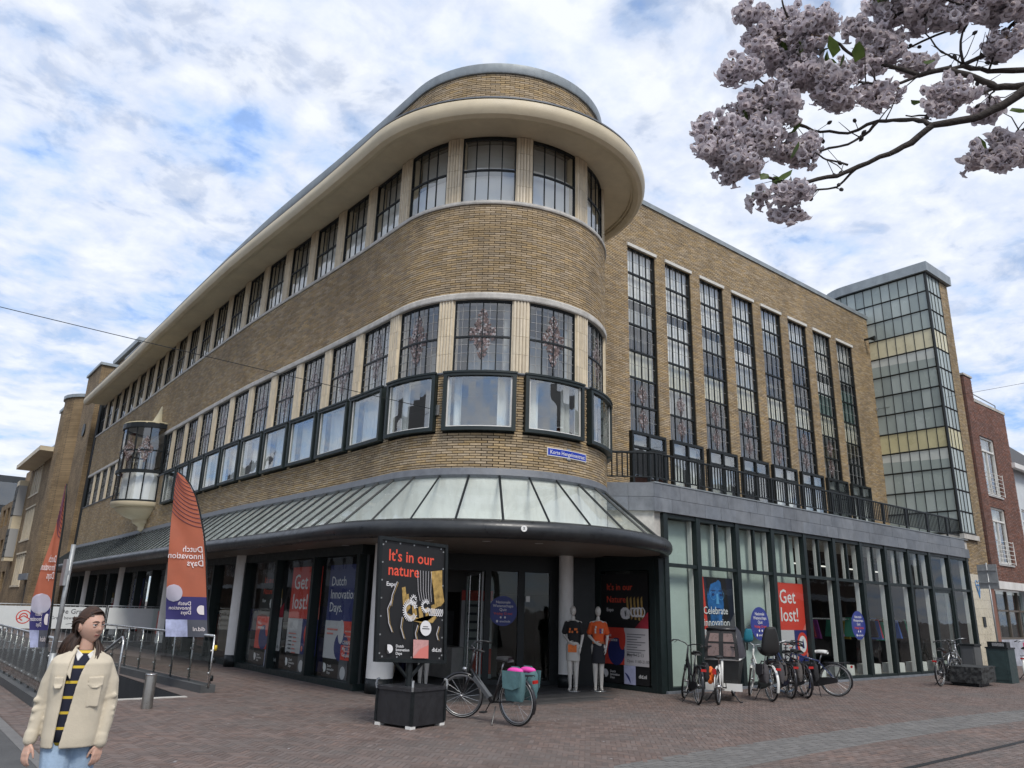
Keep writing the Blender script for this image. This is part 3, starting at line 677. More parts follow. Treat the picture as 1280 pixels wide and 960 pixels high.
# ------------------------------------------------------------------ right wing: shopfront
YS = 11.45; px_ = [13.85, 15.05]+[15.05+1.58*k for k in range(1, 11)]
for i, x in enumerate(px_): P(MB().bb(x-.075, x+.075, YS-.07, YS+.12, 0.0, 3.9), 'post', M_green)
P(MB().bb(13.58, 13.86, YS-.05, YS+.2, 0.0, 3.06), 'post', M_green)
mb = MB(); mb.bb(13.78, 31.05, YS-.06, YS+.1, 0, .12); mb.bb(13.9, 31.0, YS-.05, YS+.08, 2.69, 2.77); mb.bb(13.8, 31.05, YS-.05, YS+.1, 3.80, 3.89); P(mb, 'shopfront_rail', M_green)
P(MB().bb(13.7, 31.05, YS-.12, YS-.06, -.01, .05), 'plinth', M_slate)
for i in range(len(px_)-1):
    a, b = px_[i]+.075, px_[i+1]-.075
    def pane(x0, x1, z0, z1):
        e = rng.uniform(-.004, .004); P(MB().add([(x0, YS+e, z0), (x1, YS-e, z0), (x1, YS-e*.5, z1), (x0, YS+e*.5, z1)], [(0, 1, 2, 3)]), 'shop_pane', M_shopglass)
    if i == 0 or i >= 9: pane(a, b, 2.77, 3.80)
    else:
        m = (a+b)/2; P(MB().bb(m-.03, m+.03, YS-.03, YS+.06, 2.77, 3.80), 'glazing_bar', M_green); pane(a, m-.03, 2.77, 3.8); pane(m+.03, b, 2.77, 3.8)
        P(MB().bb(m-.05, m-.03, YS+.06, YS+.14, 2.77, 3.8), 'reveal', M_white)
    if i == 9:      # door leaf
        mb = MB(); mb.bb(a, a+.1, YS-.03, YS+.05, .12, 2.69); mb.bb(b-.1, b, YS-.03, YS+.05, .12, 2.69); mb.bb(a+.1, b-.1, YS-.03, YS+.05, .12, .3); mb.bb(a+.1, b-.1, YS-.03, YS+.05, 2.59, 2.69)
        dd = P(mb, 'door', M_green); build(MB().bb(a+.1, b-.1, YS-.004, YS+.004, .3, 2.59), 'pane', M_shopglass, dd)
        build(MB().tube([(a+.12, YS-.04, 1.05), (a+.12, YS-.09, 1.05), (a+.26, YS-.09, 1.05)], .012, 6), 'handle', M_steel, dd)
    else: pane(a, b, .12, 2.69)
    P(MB().bb(b-.02, b+.02, YS+.08, YS+.20, .1, 3.8), 'reveal', M_white)
    if i < 4: P(MB().bb(a-.075, b+.075 if i < 3 else b-.02, YS+.26, YS+.30, .1, 3.8), 'backing_panel', M_frost)
    else:
        P(MB().bb(a+.08, b-.5, YS+.2, YS+.5, .1, .38), 'display_plinth', M_white)
mb = MB(); mb.bb(13.8, 32, 11.5, 20, -.012, .008); P(mb, 'shop_floor', mat('shop_floor', (.2, .19, .18), .4, var=.2))
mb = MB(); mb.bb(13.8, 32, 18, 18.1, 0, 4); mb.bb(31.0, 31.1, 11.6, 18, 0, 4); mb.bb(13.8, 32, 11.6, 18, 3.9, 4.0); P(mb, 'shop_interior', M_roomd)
M_sl = emit('shop_lamp', (1, .78, .45), 6.0)
P(MB().ball((14.55, 11.75, 2.35), .035, 8, 6), 'spot_lamp', M_sl)
for k in range(5): P(MB().bb(20.4+1.9*k, 21.4+1.9*k, 13.5, 13.56, 3.3, 3.34), 'tube_lamp', emit('tube_lamp', (1, .97, .9), .5))
cols = [(.35, .03, .05), (.05, .12, .4), (.06, .3, .2), (.5, .35, .05), (.3, .06, .3), (.6, .58, .55), (.02, .02, .03)]
for k in range(34):     # garments on rails
    x = 22.4+rg.uniform(0, 7.8); y = 13.4+rg.choice([0, 1.1]); z = rg.uniform(.95, 1.1); c = k % 7
    P(MB().hexa([(x-.03, y-.2, z-.0), (x+.05, y-.22, z), (x+.05, y+.22, z), (x-.03, y+.2, z), (x-.02, y-.1, z+.62), (x+.03, y-.1, z+.62), (x+.03, y+.1, z+.62), (x-.02, y+.1, z+.62)]), 'garment', mat('garment_%d' % c, cols[c], .8, var=.2))
for y in (13.4, 14.5): P(MB().bb(22.2, 30.5, y-.015, y+.015, 1.62, 1.66), 'clothes_rail', M_steel)

# balcony: slate panels, chamfered end, slab
BF = 11.35; ch0, ch1 = Vector((13.43, BF, 0)), Vector((12.60, BF+.83, 0))
core = MB(); core.bb(13.5, 31.05, BF+.05, 14.2, 3.9, 4.5)
core.poly([(13.47, BF+.05, 3.9), (13.5, 14.1, 3.9), (12.6, 13.5, 3.9), (12.66, BF+.87, 3.9)][::-1], .6, (0, 0, 1)); P(core, 'balcony_slab', M_conc)
n = 28; wp = (31.05-13.43)/n
for r_ in range(2):
    z0, z1 = (3.9, 4.215) if r_ == 0 else (4.222, 4.54)
    for k in range(n):
        x0 = 13.43+k*wp; o_ = (wp/2 if r_ else 0); a, b = max(13.43, x0-o_), min(31.05, x0+wp-o_)
        P(MB().bb(a+.003, b-.003, BF-rng.uniform(0, .006), BF+.06, z0, z1), 'fascia_panel', M_slate)
    cm = Matrix(((-.7071, .7071, 0), (.7071, .7071, 0), (0, 0, 1)))
    for k in range(2):
        c = ch0+(ch1-ch0)*((k+.5)/2)+Vector((.7071, .7071, 0))*.03; P(MB().box((c.x, c.y, (z0+z1)/2), ((ch1-ch0).length/2-.005, .06, z1-z0), cm), 'fascia_panel', M_slate)
P(MB().bb(13.43, 31.05, BF-.02, BF+.4, 4.542, 4.57), 'coping', M_zinc)
# grey wall between canopy and fascia
P(MB().bb(13.52, 13.78, BF+.13, 13.5, 3.0, 3.9), 'wall_panel', M_conc)
c = ch0+(ch1-ch0)*.45+Vector((.7071, .7071, 0))*.12; P(MB().box((c.x, c.y, 3.5), ((ch1-ch0).length*.9, .06, .8), cm), 'wall_panel', M_conc)
# railing
rail = MB(); YR = 11.55; e0 = Vector((13.68, YR, 0)); e1 = Vector((12.72, 12.32, 0))
for z, r in ((5.30, .03), (4.72, .018)): rail.tube([(30.95, YR, z), (e0.x, YR, z), (e1.x, e1.y, z)], r, 6)
ro = P(rail, 'balcony_railing', M_black)
x = 13.75; k = 0
while x < 30.9:
    if k % 14 == 0: build(MB().bb(x-.028, x+.028, YR-.028, YR+.028, 4.56, 5.3), 'post', M_black, ro)
    else: build(MB().bb(x-.012, x+.012, YR-.012, YR+.012, 4.72, 5.29), 'baluster', M_black, ro)
    x += .115; k += 1
for k in range(1, 10):
    p = e0+(e1-e0)*(k/10); build(MB().bb(p.x-.012, p.x+.012, p.y-.012, p.y+.012, 4.72, 5.29), 'baluster', M_black, ro)

# right wing: brick wall with eight tall windows
YW = 14.1; fr_ = lambda s, d, z: Vector((s, YW-d, z))
TW = [(15.75+1.765*k, 15.75+1.765*k+1.26) for k in range(8)]
hol = [(a, b, 6.59, 12.40) for a, b in TW]+[(a-.08, b+.18, 4.4, 6.60) for a, b in TW]
bricks_mesh(bricks(fr_, 13.2, 31.0, 4.5, 14.08, hol, seed=9), fr_, 'brickwork', store)
mb = MB(); cur = 13.2
for a, b in TW+[(31.0, 31.0)]:
    mb.bb(cur, a, YW+.012, YW+.35, 6.6, 12.4); cur = b
cur = 13.2
for a, b in TW+[(31.08, 31.0)]:
    mb.bb(cur, a-.08, YW+.012, YW+.35, 4.4, 6.6); cur = b+.18
mb.bb(13.2, 31.0, YW+.012, YW+.35, 12.4, 14.1); P(mb, 'wall', M_mortar)
mb = MB(); mb.bb(13.2, 31.0, YW-.06, YW+.4, 14.08, 14.24); P(mb, 'coping', M_zinc)
M_grn = mat('green_film', (.07, .16, .13), .4, var=.2)
for k, (a, b) in enumerate(TW):
    P(MB().bb(a-.03, b+.05, YW-.06, YW+.06, 12.40, 12.50), 'lintel', mat('lintel_white', (.6, .58, .53), .7, var=.15, scale=6))
    z0, z1 = 6.59, 12.40; dz = (z1-z0)/7; t = .035; y0, y1 = YW+.05, YW+.11
    fr = MB(); fr.bb(a, a+t, y0, y1, z0, z1); fr.bb(b-t, b, y0, y1, z0, z1)
    for j in range(8): fr.bb(a+t, b-t, y0-.01, y1, max(z0, z0+j*dz-.025), min(z1, z0+j*dz+.025))
    w = P(fr, 'tall_window', M_black); wd = (b-a-2*t)/4
    br = MB(); lc = MB()
    for i in (1, 2, 3): br.bb(a+t+i*wd-.012, a+t+i*wd+.012, y0+.01, y0+.05, z0, z1)
    for i in range(4): lc.bb(a+t+(i+.5)*wd-.004, a+t+(i+.5)*wd+.004, y0+.02, y0+.035, z0, z1)
    for j in range(14):
        if j % 2: lc.bb(a+t, b-t, y0+.02, y0+.035, z0+j*dz/2-.004, z0+j*dz/2+.004)
    build(br, 'glazing_bar', M_black, w); build(lc, 'lead_came', M_came, w)
    for j in range(7):
        for i in range(4):
            e = rng.uniform(-.004, .004)
            build(MB().add([(a+t+i*wd, y0+.03+e, z0+j*dz), (a+t+(i+1)*wd, y0+.03-e, z0+j*dz), (a+t+(i+1)*wd, y0+.03+e, z0+(j+1)*dz), (a+t+i*wd, y0+.03-e, z0+(j+1)*dz)], [(0, 1, 2, 3)]), 'pane', M_glass, w)
    # blinds and curtains behind, row by row from the sill up
    rows = {0: None, 1: None, 2: M_creamcurt, 3: None, 4: M_curt2, 5: M_curt, 6: M_curt}
    if k == 1: rows.update({3: M_curt, 4: M_curt, 1: M_curt2})
    if k in (3, 6): rows.update({4: M_curt, 3: M_curt2})
    if k in (4, 5): rows.update({5: M_curt2, 4: None})
    if k == 6: rows.update({3: M_grn})
    if k == 7: rows.update({3: M_grn, 4: M_grn, 5: M_curt2})
    for j, mm in rows.items():
        if mm: build(MB().bb(a+.01, b-.01, YW+.19, YW+.20, z0+j*dz, z0+(j+1)*dz-(.0 if j != 4 else dz*.35)), 'blind_or_backing', mm, w)
    if k < 7:
        oo = MB()
        for zz in (.55, 1.45): ornament(oo, lambda u, v, q: Vector(((a+b)/2+u, y0+.016-.0004*q, z0+dz*zz+v)), .20, .36, k)
        build(oo, 'stained_glass', [M_orn1, M_orn2, M_orn3, M_orn4], w)
    # door to the balcony in its projecting frame
    a2, b2 = a-.06, b+.16; fr = MB(); yy = YW-.12
    for x0, x1, zz0, zz1 in ((a2, a2+.07, 4.55, 6.60), (b2-.07, b2, 4.55, 6.60), (a2+.07, b2-.07, 6.52, 6.60), ((a2+b2)/2-.035, (a2+b2)/2+.035, 4.6, 6.52), (a2+.07, b2-.07, 6.12, 6.18), (a2+.07, b2-.07, 4.55, 4.75)):
        fr.bb(x0, x1, yy, YW+.05, zz0, zz1)
    d_ = P(fr, 'balcony_door', M_black)
    for x0, x1 in ((a2+.07, (a2+b2)/2-.035), ((a2+b2)/2+.035, b2-.07)):
        for zz0, zz1 in ((4.75, 6.12), (6.18, 6.52)): build(MB().bb(x0, x1, yy+.05, yy+.056, zz0, zz1), 'pane', M_glass, d_)
    if k % 3 != 0: build(MB().bb(a2+.1, b2-.1, YW+.1, YW+.12, 4.8, 6.5), 'curtain', M_curt if k % 3 == 1 else M_curt2, d_)
mb = MB(); mb.bb(13.5, 31, 16, 16.1, 4.5, 14.1)
for z in (6.3, 8.5, 9.6, 12.5): mb.bb(13.5, 31, YW+.4, 16, z, z+.15)
P(mb, 'interior_wall', M_room)
P(MB().bb(8.4, 31, 14.5, 47, 12.35, 12.45), 'roof_deck', M_lead)
P(MB().bb(13.0, 31, 14.45, 30, 13.9, 14.0), 'roof_deck', M_lead)
fl = MB(); fl.tube([(30.6, YW, 13.05), (30.6, YW-.25, 13.05), (30.62, YW-.45, 13.02)], [.05, .05, .12], 10); P(fl, 'floodlight', M_black)

# ------------------------------------------------------------------ stair tower
XT, YT0, XT1 = 31.0, 11.5, 32.3; zt0, zt1 = 4.85, 15.45; nr = 13; dz = (zt1-zt0)/nr
M_fg = [mat('frosted_glass_%d' % i, c, .22, var=.1, scale=.9, spec=.6) for i, c in enumerate([(.33, .38, .355), (.39, .44, .415), (.28, .325, .31), (.56, .59, .55)])]
M_yg = mat('yellow_glass', (.64, .59, .40), .3, var=.15, scale=1.5); M_yd = mat('yellow_glass_deep', (.56, .51, .30), .3, var=.15, scale=1.5)
path = [(XT, YT0+(14.85-YT0)*k/9) for k in range(10)]           # street corner back along the -X face, then the curve
rc = 1.5
for k in range(1, 9): a_ = R_(k*10.5); path.append((XT+rc-rc*math.cos(a_), 14.85+rc*math.sin(a_)))
front = [(XT+(XT1-XT)*k/4, YT0) for k in range(5)]
tw = MB(); tower = None
for j in range(nr+1):
    z = zt0+j*dz; r = .05 if j in (0, nr) else .03
    tw.tube([(x-.01, y, z) for x, y in path], r, 4); tw.tube([(x, y-.01, z) for x, y in front], r, 4)
tw.tube([(XT, YT0, zt0), (XT, YT0, zt1)], .06, 6)
tower = P(tw, 'stair_tower', M_black)
vb = MB()
for x, y in path[1:]: vb.tube([(x-.005, y, zt0), (x-.005, y, zt1)], .016, 4)
build(vb, 'glazing_bar', M_black, tower)
vb = MB()
for x, y in front[1:]: vb.tube([(x, y-.005, zt0), (x, y-.005, zt1)], .018, 4)
build(vb, 'glazing_bar', M_black, tower)
rg = random.Random(5)
for seg, isf in ((path, 0), (front, 1)):
    for i in range(len(seg)-1):
        for j in range(nr):
            (x0, y0), (x1, y1) = seg[i], seg[i+1]; z0, z1 = zt0+j*dz, zt0+(j+1)*dz; top = nr-1-j
            if not isf and i >= 8 and z1 < 13.6: continue
            m = M_yg if top == 3 else M_yd if top == 8 else M_fg[rg.choice([0, 0, 1, 2])]
            if top in (4, 9) and not isf:  # paler upper pane: lit slab edge behind the glass, put into the colour
                zm = z0+dz*.45+i*.02; build(MB().add([(x0, y0, z0), (x1, y1, z0), (x1, y1, zm), (x0, y0, zm)], [(0, 1, 2, 3)]), 'pane', M_fg[0], tower)
                build(MB().add([(x0, y0, zm), (x1, y1, zm), (x1, y1, z1), (x0, y0, z1)], [(0, 1, 2, 3)]), 'pane', M_fg[3], tower); continue
            if i == 11 and not isf: m = M_fg[3]
            e = rg.uniform(-.003, .003); build(MB().add([(x0+e, y0, z0), (x1-e, y1, z0), (x1+e, y1, z1), (x0-e, y0, z1)], [(0, 1, 2, 3)]), 'pane', m, tower)
capm = MB(); ring = [(XT1+.95, YT0-.16)]+[(XT-.16, YT0-.16)]+[(x-.16, y) for x, y in path[9:10]]
for k in range(1, 9): a_ = R_(k*10.5); ring.append((XT+rc-(rc+.16)*math.cos(a_), 14.85+(rc+.16)*math.sin(a_)))
ring += [(XT1+.95, 16.6)]
capm.poly([(x, y, 15.45) for x, y in ring][::-1], .40, (0, 0, 1)); build(capm, 'tower_roof', M_zinc, tower)
build(MB().bb(XT-.1, XT1+.02, YT0-.12, 14.0, 4.62, 4.80), 'tower_sill', M_conc, tower)
build(MB().bb(XT+.4, XT1+.6, 11.9, 16.4, 4.6, 15.4), 'tower_core', M_roomd, tower)
# brick pier and tiled foot to the right of the tower
PX0, PX1 = 32.3, 33.1
P(MB().bb(31.12, PX1, YT0+.012, 14, 3.36, 4.6), 'wall', M_mortar); P(MB().bb(PX0, PX1, YT0+.012, 16.5, 4.6, 15.5), 'wall', M_mortar)
fq = lambda s, d, z: Vector((s, YT0-d, z))
bricks_mesh(bricks(fq, 31.12, PX1, 3.37, 4.6, seed=21)+bricks(fq, PX0, PX1, 4.61, 15.42, seed=22), fq, 'brickwork', store)
P(MB().bb(31.12, 32.85, YT0, 13, 0, 3.36), 'wall', M_conc)
M_ctile = mat('cream_tile', (.56, .50, .37), .3, rnd=.08, var=.12, scale=6, dirt=((.34, .28, .18), (2, 2, 2), .4))
for r_ in range(11):
    o_ = .2 if r_ % 2 else 0; x = 31.12-o_
    while x < 32.84:
        a, b = max(x, 31.12), min(x+.435, 32.85)
        if b-a > .04: P(MB().bb(a+.003, b-.003, YT0-.02, YT0, r_*.305+.01, (r_+1)*.305+.005), 'tile', M_ctile)
        x += .435
P(MB().bb(31.75, 31.98, YT0-.05, YT0-.02, 1.5, 1.85), 'meter_plate', M_black)
dg = MB(); c = Vector((31.75, YT0-.028, 2.95))       # blue line drawing of a cone on the tiles
for pts in ([(-.2, .0), (-.22, .12), (-.12, .2), (0, .12), (.12, .2), (.22, .1), (.18, .0), (.02, -.45), (-.2, 0)], [(-.2, .0), (-.05, .06), (0, .0), (.08, .06), (.18, .0)], [(-.1, .02), (.02, -.45)], [(.08, .02), (.02, -.45)]):
    dg.tube([c+Vector((u, 0, v)) for u, v in pts], .013, 4)
P(dg, 'painted_cone', mat('blue_paint', (.05, .22, .5), .6))
dp = MB(); dp.tube([(8.05, 46.8, 3.4), (8.05, 46.8, 12.1)], .09, 8); P(dp, 'drainpipe', M_black)
# end walls so the volume closes
P(MB().bb(8.0, 12, 46.9, 47.3, 0, 12.3), 'wall', M_mortar)
# ------------------------------------------------------------------ neighbours
def flat_frame(o, r):     # local (u, d, z) frame of a wall: o origin, r direction along, outward normal to the right-hand side
    o = Vector(o); r = Vector(r).normalized(); n = Vector((r.y, -r.x, 0)); return lambda u, d, z: o+r*u+n*d+Vector((0, 0, z))
def lbox(mb, F, u0, u1, d0, d1, z0, z1, mi=0):
    return mb.hexa([F(u0, d0, z0), F(u1, d0, z0), F(u1, d1, z0), F(u0, d1, z0), F(u0, d0, z1), F(u1, d0, z1), F(u1, d1, z1), F(u0, d1, z1)], mi)
def wall_holes(F, u0, u1, z0, z1, holes, th=.3, d=0):
    us = sorted({u0, u1, *[h[0] for h in holes], *[h[1] for h in holes]}); mb = MB()
    for a, b in zip(us[:-1], us[1:]):
        hs = sorted([(h[2], h[3]) for h in holes if h[0] < b-1e-6 and h[1] > a+1e-6]); c = z0
        for p, q in hs:
            if p > c: lbox(mb, F, a, b, -th, d, c, p)
            c = max(c, q)
        if c < z1: lbox(mb, F, a, b, -th, d, c, z1)
    return mb
M_redb = mat('red_brick', (.215, .108, .08), .85, rnd=.22, var=.25, scale=18, bump=.2, dirt=((.09, .05, .04), (.8, .8, .5), .5))
M_rmort = mat('red_mortar', (.11, .08, .07), .95, var=.3, scale=20)
M_roof = mat('roof_tile', (.055, .052, .05), .7, var=.35, scale=9, bump=.6, bscale=6)
def house_window(root, F, a, b, z0, z1, transom=True, railing=False, m=None):
    m = m or M_white; fr = MB(); t = .07
    lbox(fr, F, a, a+t, -.14, -.04, z0, z1); lbox(fr, F, b-t, b, -.14, -.04, z0, z1); lbox(fr, F, a+t, b-t, -.14, -.04, z0, z0+t); lbox(fr, F, a+t, b-t, -.14, -.04, z1-t, z1)
    zt = z1-(z1-z0)*.24
    if transom: lbox(fr, F, a+t, b-t, -.14, -.03, zt-.035, zt+.035)
    lbox(fr, F, (a+b)/2-.03, (a+b)/2+.03, -.13, -.05, z0+t, zt if transom else z1-t); lbox(fr, F, a-.06, b+.06, -.1, .06, z0-.07, z0)
    w = build(fr, 'window', m, root, False, True)
    pn = MB(); lbox(pn, F, a+t, b-t, -.10, -.094, z0+t, z1-t); build(pn, 'pane', M_glass, w)
    cu = MB()
    for c0, c1 in ((a+t, a+(b-a)*.35), (b-(b-a)*.35, b-t)): lbox(cu, F, c0, c1, -.3, -.28, z0, z1)
    build(cu, 'curtain', M_curt, w); rm = MB(); lbox(rm, F, a-.2, b+.2, -1.2, -1.15, z0-.3, z1+.3); build(rm, 'room_wall', M_roomd, w)
    if railing:
        r = MB()
        for k in range(6): z = z0+.05+k*.17; r.tube([F(a-.02, .12, z), F(b+.02, .12, z)], .013, 5)
        for u in (a-.02, b+.02, (a+b)/2): r.tube([F(u, .12, z0), F(u, .12, z0+.95)], .016, 5)
        for u in (a-.02, b+.02): r.tube([F(u, -.04, z0+.9), F(u, .12, z0+.9)], .014, 5)
        build(r, 'french_railing', M_white, w)
# red brick house beside the store
rh = thing('brick_house', 'narrow dark red brick house with white french-balcony windows beside the store', 'building', (33.1, 12.0, 0))
F = flat_frame((33.15, 11.75, 0), (1, 0, 0)); hw = [(1.75, 3.35, 6.75, 9.25), (1.75, 3.35, 3.95, 6.25)]
build(wall_holes(F, 0, 5.2, 3.25, 10.75, hw, d=-.012), 'wall', M_rmort, rh, False, True)
bricks_mesh(bricks(F, 0, 5.2, 3.25, 10.7, hw, pitch=.0625, bl=.22, seed=31), F, 'brickwork', rh, M_redb)
for (a, b, z0, z1) in hw: house_window(rh, F, a, b, z0, z1, True, True)
c_ = MB(); lbox(c_, F, .15, .95, -.3, .30, 3.3, 11.5); build(c_, 'chimney_breast', M_rmort, rh, False, True)
F2 = flat_frame((33.15, 11.45, 0), (1, 0, 0)); bricks_mesh(bricks(F2, .15, .95, 3.3, 11.45, pitch=.0625, bl=.22, seed=32), F2, 'brickwork', rh, M_redb)
F3 = flat_frame((33.30, 11.76, 0), (0, -1, 0)); bricks_mesh(bricks(F3, 0, .30, 3.3, 11.45, pitch=.0625, bl=.22, seed=33), F3, 'brickwork', rh, M_redb)
c_ = MB(); lbox(c_, F, .1, 1.0, -.35, .35, 11.5, 11.58); lbox(c_, F, .9, 5.25, -.3, .04, 10.72, 10.84); build(c_, 'coping', M_conc, rh, False, True)
c_ = MB(); lbox(c_, F, 0, 9.0, -.3, .06, 2.95, 3.25); lbox(c_, F, .0, .9, -.3, .02, 3.25, 4.1); build(c_, 'white_band', M_white, rh, False, True)
c_ = MB(); lbox(c_, F, -.05, .02, -.1, .03, 3.3, 11.2); build(c_, 'downpipe', M_white, rh, False, True)
r = MB(); r.tube([F(1.2, -.2, 10.85), F(1.2, -.2, 11.25), F(4.9, -.2, 11.15), F(4.9, -.2, 10.85)], .025, 6); r.tube([F(1.2, -.2, 11.05), F(4.9, -.2, 11.0)], .015, 6); build(r, 'terrace_railing', M_galv, rh, False, True)
c_ = MB(); c_.add([F(.9, -.6, 10.8), F(5.2, -.6, 10.8), F(5.2, -4.5, 14.0), F(.9, -4.5, 14.0)], [(0, 1, 2, 3)]); c_.add([F(.9, -.6, 10.8), F(.9, -4.5, 14.0), F(.9, -8, 10.8)], [(0, 1, 2)]); build(c_, 'roof', M_roof, rh, False, True)
c_ = MB(); lbox(c_, F, 0, .85, -.3, .02, 0, 2.95); lbox(c_, F, 5.6, 6.1, -.3, .02, 0, 2.95); build(c_, 'shop_pier', M_redb, rh, False, True)
c_ = MB()
for u0, u1 in ((.9, .98), (2.1, 2.17), (3.3, 3.37), (4.5, 4.57), (5.5, 5.58)): lbox(c_, F, u0, u1, -.5, -.4, 1.1, 2.9)
lbox(c_, F, .9, 5.6, -.5, -.4, 2.1, 2.17); lbox(c_, F, .9, 5.6, -.5, -.4, 1.02, 1.1); build(c_, 'shop_window_frame', mat('bronze_frame', (.12, .10, .08), .5), rh, False, True)
c_ = MB(); lbox(c_, F, .9, 5.6, -.47, -.46, 1.1, 2.9); build(c_, 'pane', M_shopglass, rh, False, True)
c_ = MB(); lbox(c_, F, .85, 5.6, -.6, -.4, 0, 1.02); build(c_, 'stall_riser', mat('riser_print', (.42, .44, .50), .6, var=.4, scale=2.5), rh, False, True)
c_ = MB(); lbox(c_, F, 4.3, 5.3, -.4, -.38, .15, .9); build(c_, 'pink_sticker', mat('pink_print', (.6, .08, .16), .6, var=.3, scale=5), rh, False, True)
c_ = MB(); lbox(c_, F, .85, 5.6, -2.5, -2.4, 0, 2.95); build(c_, 'room_wall', M_roomd, rh, False, True)
# white gabled house further on
wh = thing('gabled_house', 'pale plastered house with dark tiled roof beyond the red brick house', 'building', (38.6, 12, 0))
F = flat_frame((38.4, 12.0, 0), (1, 0, 0)); hw = [(1.0, 2.0, 4.4, 6.6), (2.9, 3.9, 4.4, 6.6)]
M_pale = mat('pale_plaster', (.60, .64, .66), .8, var=.1, scale=2)
build(wall_holes(F, 0, 9, 0, 8.6, hw+[(.8, 8.2, .5, 2.7)]), 'wall', M_pale, wh, False, True)
for h in hw: house_window(wh, F, *h)
c_ = MB(); c_.add([F(-.1, .3, 8.5), F(9, .3, 8.5), F(9, -4.5, 12.9), F(-.1, -4.5, 12.9)], [(0, 1, 2, 3)]); c_.add([F(-.1, .3, 8.4), F(-.1, -4.5, 12.8), F(-.1, -9, 8.4)], [(0, 1, 2)]); build(c_, 'roof', M_roof, wh, False, True)
c_ = MB(); lbox(c_, F, -.15, 9, .2, .4, 8.3, 8.52); build(c_, 'gutter', M_white, wh, False, True)
c_ = MB(); lbox(c_, F, .8, 8.2, -.2, -.18, .5, 2.7); build(c_, 'pane', M_shopglass, wh, False, True)
c_ = MB(); lbox(c_, F, .8, 8.2, -1.5, -1.45, .3, 2.9); build(c_, 'room_wall', M_roomd, wh, False, True)
fh = thing('white_block', 'low white block with flat roof in the far end of the street', 'building', (60, 13, 0))
F = flat_frame((50, 13.5, 0), (1, 0, 0)); hw = [(1+2.2*k, 2.2+2.2*k, z, z+1.5) for k in range(6) for z in (1.2, 4.4)]
build(wall_holes(F, 0, 15, 0, 9.2, hw), 'wall', M_white, fh, False, True)
c_ = MB(); lbox(c_, F, 0, .3, -10, -.3, 0, 9.2); build(c_, 'side_wall', M_white, fh, False, True)
c_ = MB(); lbox(c_, F, -.2, 15, -10, .2, 9.2, 9.5); build(c_, 'roof', M_zinc, fh, False, True)
for h in hw[:8]: house_window(fh, F, *h)

# older brick block that carries on beyond the store (towers, recessed wing)
ob = thing('brick_block', 'yellow brick block with stair towers and small oriel beyond the long store', 'building', (8, 50, 0))
M_bt = bpy.data.materials.new('brick_far'); M_bt.use_nodes = True; t = M_bt.node_tree; b_ = t.nodes['Principled BSDF']; b_.inputs['Roughness'].default_value = .85
tcn = N(t, 'ShaderNodeTexCoord'); se = N(t, 'ShaderNodeSeparateXYZ'); t.links.new(tcn.outputs['Object'], se.inputs[0]); ad = N(t, 'ShaderNodeMath', operation='ADD'); t.links.new(se.outputs[0], ad.inputs[0]); t.links.new(se.outputs[1], ad.inputs[1])
cb = N(t, 'ShaderNodeCombineXYZ'); t.links.new(ad.outputs[0], cb.inputs[0]); t.links.new(se.outputs[2], cb.inputs[1])
bt = N(t, 'ShaderNodeTexBrick', i_Scale=1.0); bt.inputs['Brick Width'].default_value = .236; bt.inputs['Row Height'].default_value = .0525; bt.inputs['Mortar Size'].default_value = .008
bt.inputs['Color1'].default_value = (.36, .25, .128, 1); bt.inputs['Color2'].default_value = (.23, .155, .08, 1); bt.inputs['Mortar'].default_value = (.10, .08, .055, 1); t.links.new(cb.outputs[0], bt.inputs['Vector'])
nz = N(t, 'ShaderNodeTexNoise', i_Scale=.9, i_Detail=8.0); t.links.new(tcn.outputs['Object'], nz.inputs['Vector']); rr = ramp(t, [(.3, (.6, .58, .55)), (.6, (1, 1, 1))]); t.links.new(nz.outputs[0], rr.inputs[0])
mu = N(t, 'ShaderNodeMix', data_type='RGBA', blend_type='MULTIPLY'); mu.inputs[0].default_value = 1; t.links.new(bt.outputs[0], mu.inputs[6]); t.links.new(rr.outputs[0], mu.inputs[7]); t.links.new(mu.outputs[2], b_.inputs['Base Color'])
PB = lambda mb, n, m, s=False: build(mb, n, m, ob, s, True)
mb = MB(); mb.bb(7.75, 12, 47.3, 51.0, 0, 14.6); PB(mb, 'tower', M_bt)                       # tower next to the store
PB(MB().bb(7.65, 12, 47.2, 51.1, 14.6, 14.75), 'tower_coping', M_zinc)
mb = MB(); mb.lathe([(2.1, 0), (2.1, 13.6)], 24, (9.2, 53.5, 0)); mb.bb(7.6, 12, 53.5, 58, 0, 13.6); PB(mb, 'tower', M_bt)
mb = MB(); mb.lathe([(0, 13.6), (2.2, 13.6), (2.2, 13.8), (0, 13.8)], 24, (9.2, 53.5, 0)); mb.bb(7.5, 12, 53.5, 58.1, 13.6, 13.8); PB(mb, 'tower_coping', M_zinc)
PB(MB().bb(9.5, 14, 47, 53, 14.7, 16.3), 'penthouse', M_bt); PB(MB().bb(9.3, 14.2, 46.8, 53.2, 16.3, 16.6), 'penthouse_roof', M_zinc)
for y, z in ((49.0, 11.0), (55.5, 10.2)): 
    mb = MB(); mb.lathe([(0, 0), (.38, 0), (.38, .06), (0, .06)], 16, (7.62 if y > 52 else 7.74, y, z), Matrix(((0, 0, -1), (0, 1, 0), (1, 0, 0)))); PB(mb, 'round_window', M_black)
F = flat_frame((7.9, 72, 0), (0, -1, 0))        # outward normal -X
whs = [(4.2, 8.6, 8.9, 10.9), (4.2, 8.6, 5.6, 7.9), (4.2, 8.6, 2.4, 4.6)]
PB(wall_holes(F, 0, 14, 0, 11.2, whs), 'wall', M_bt)
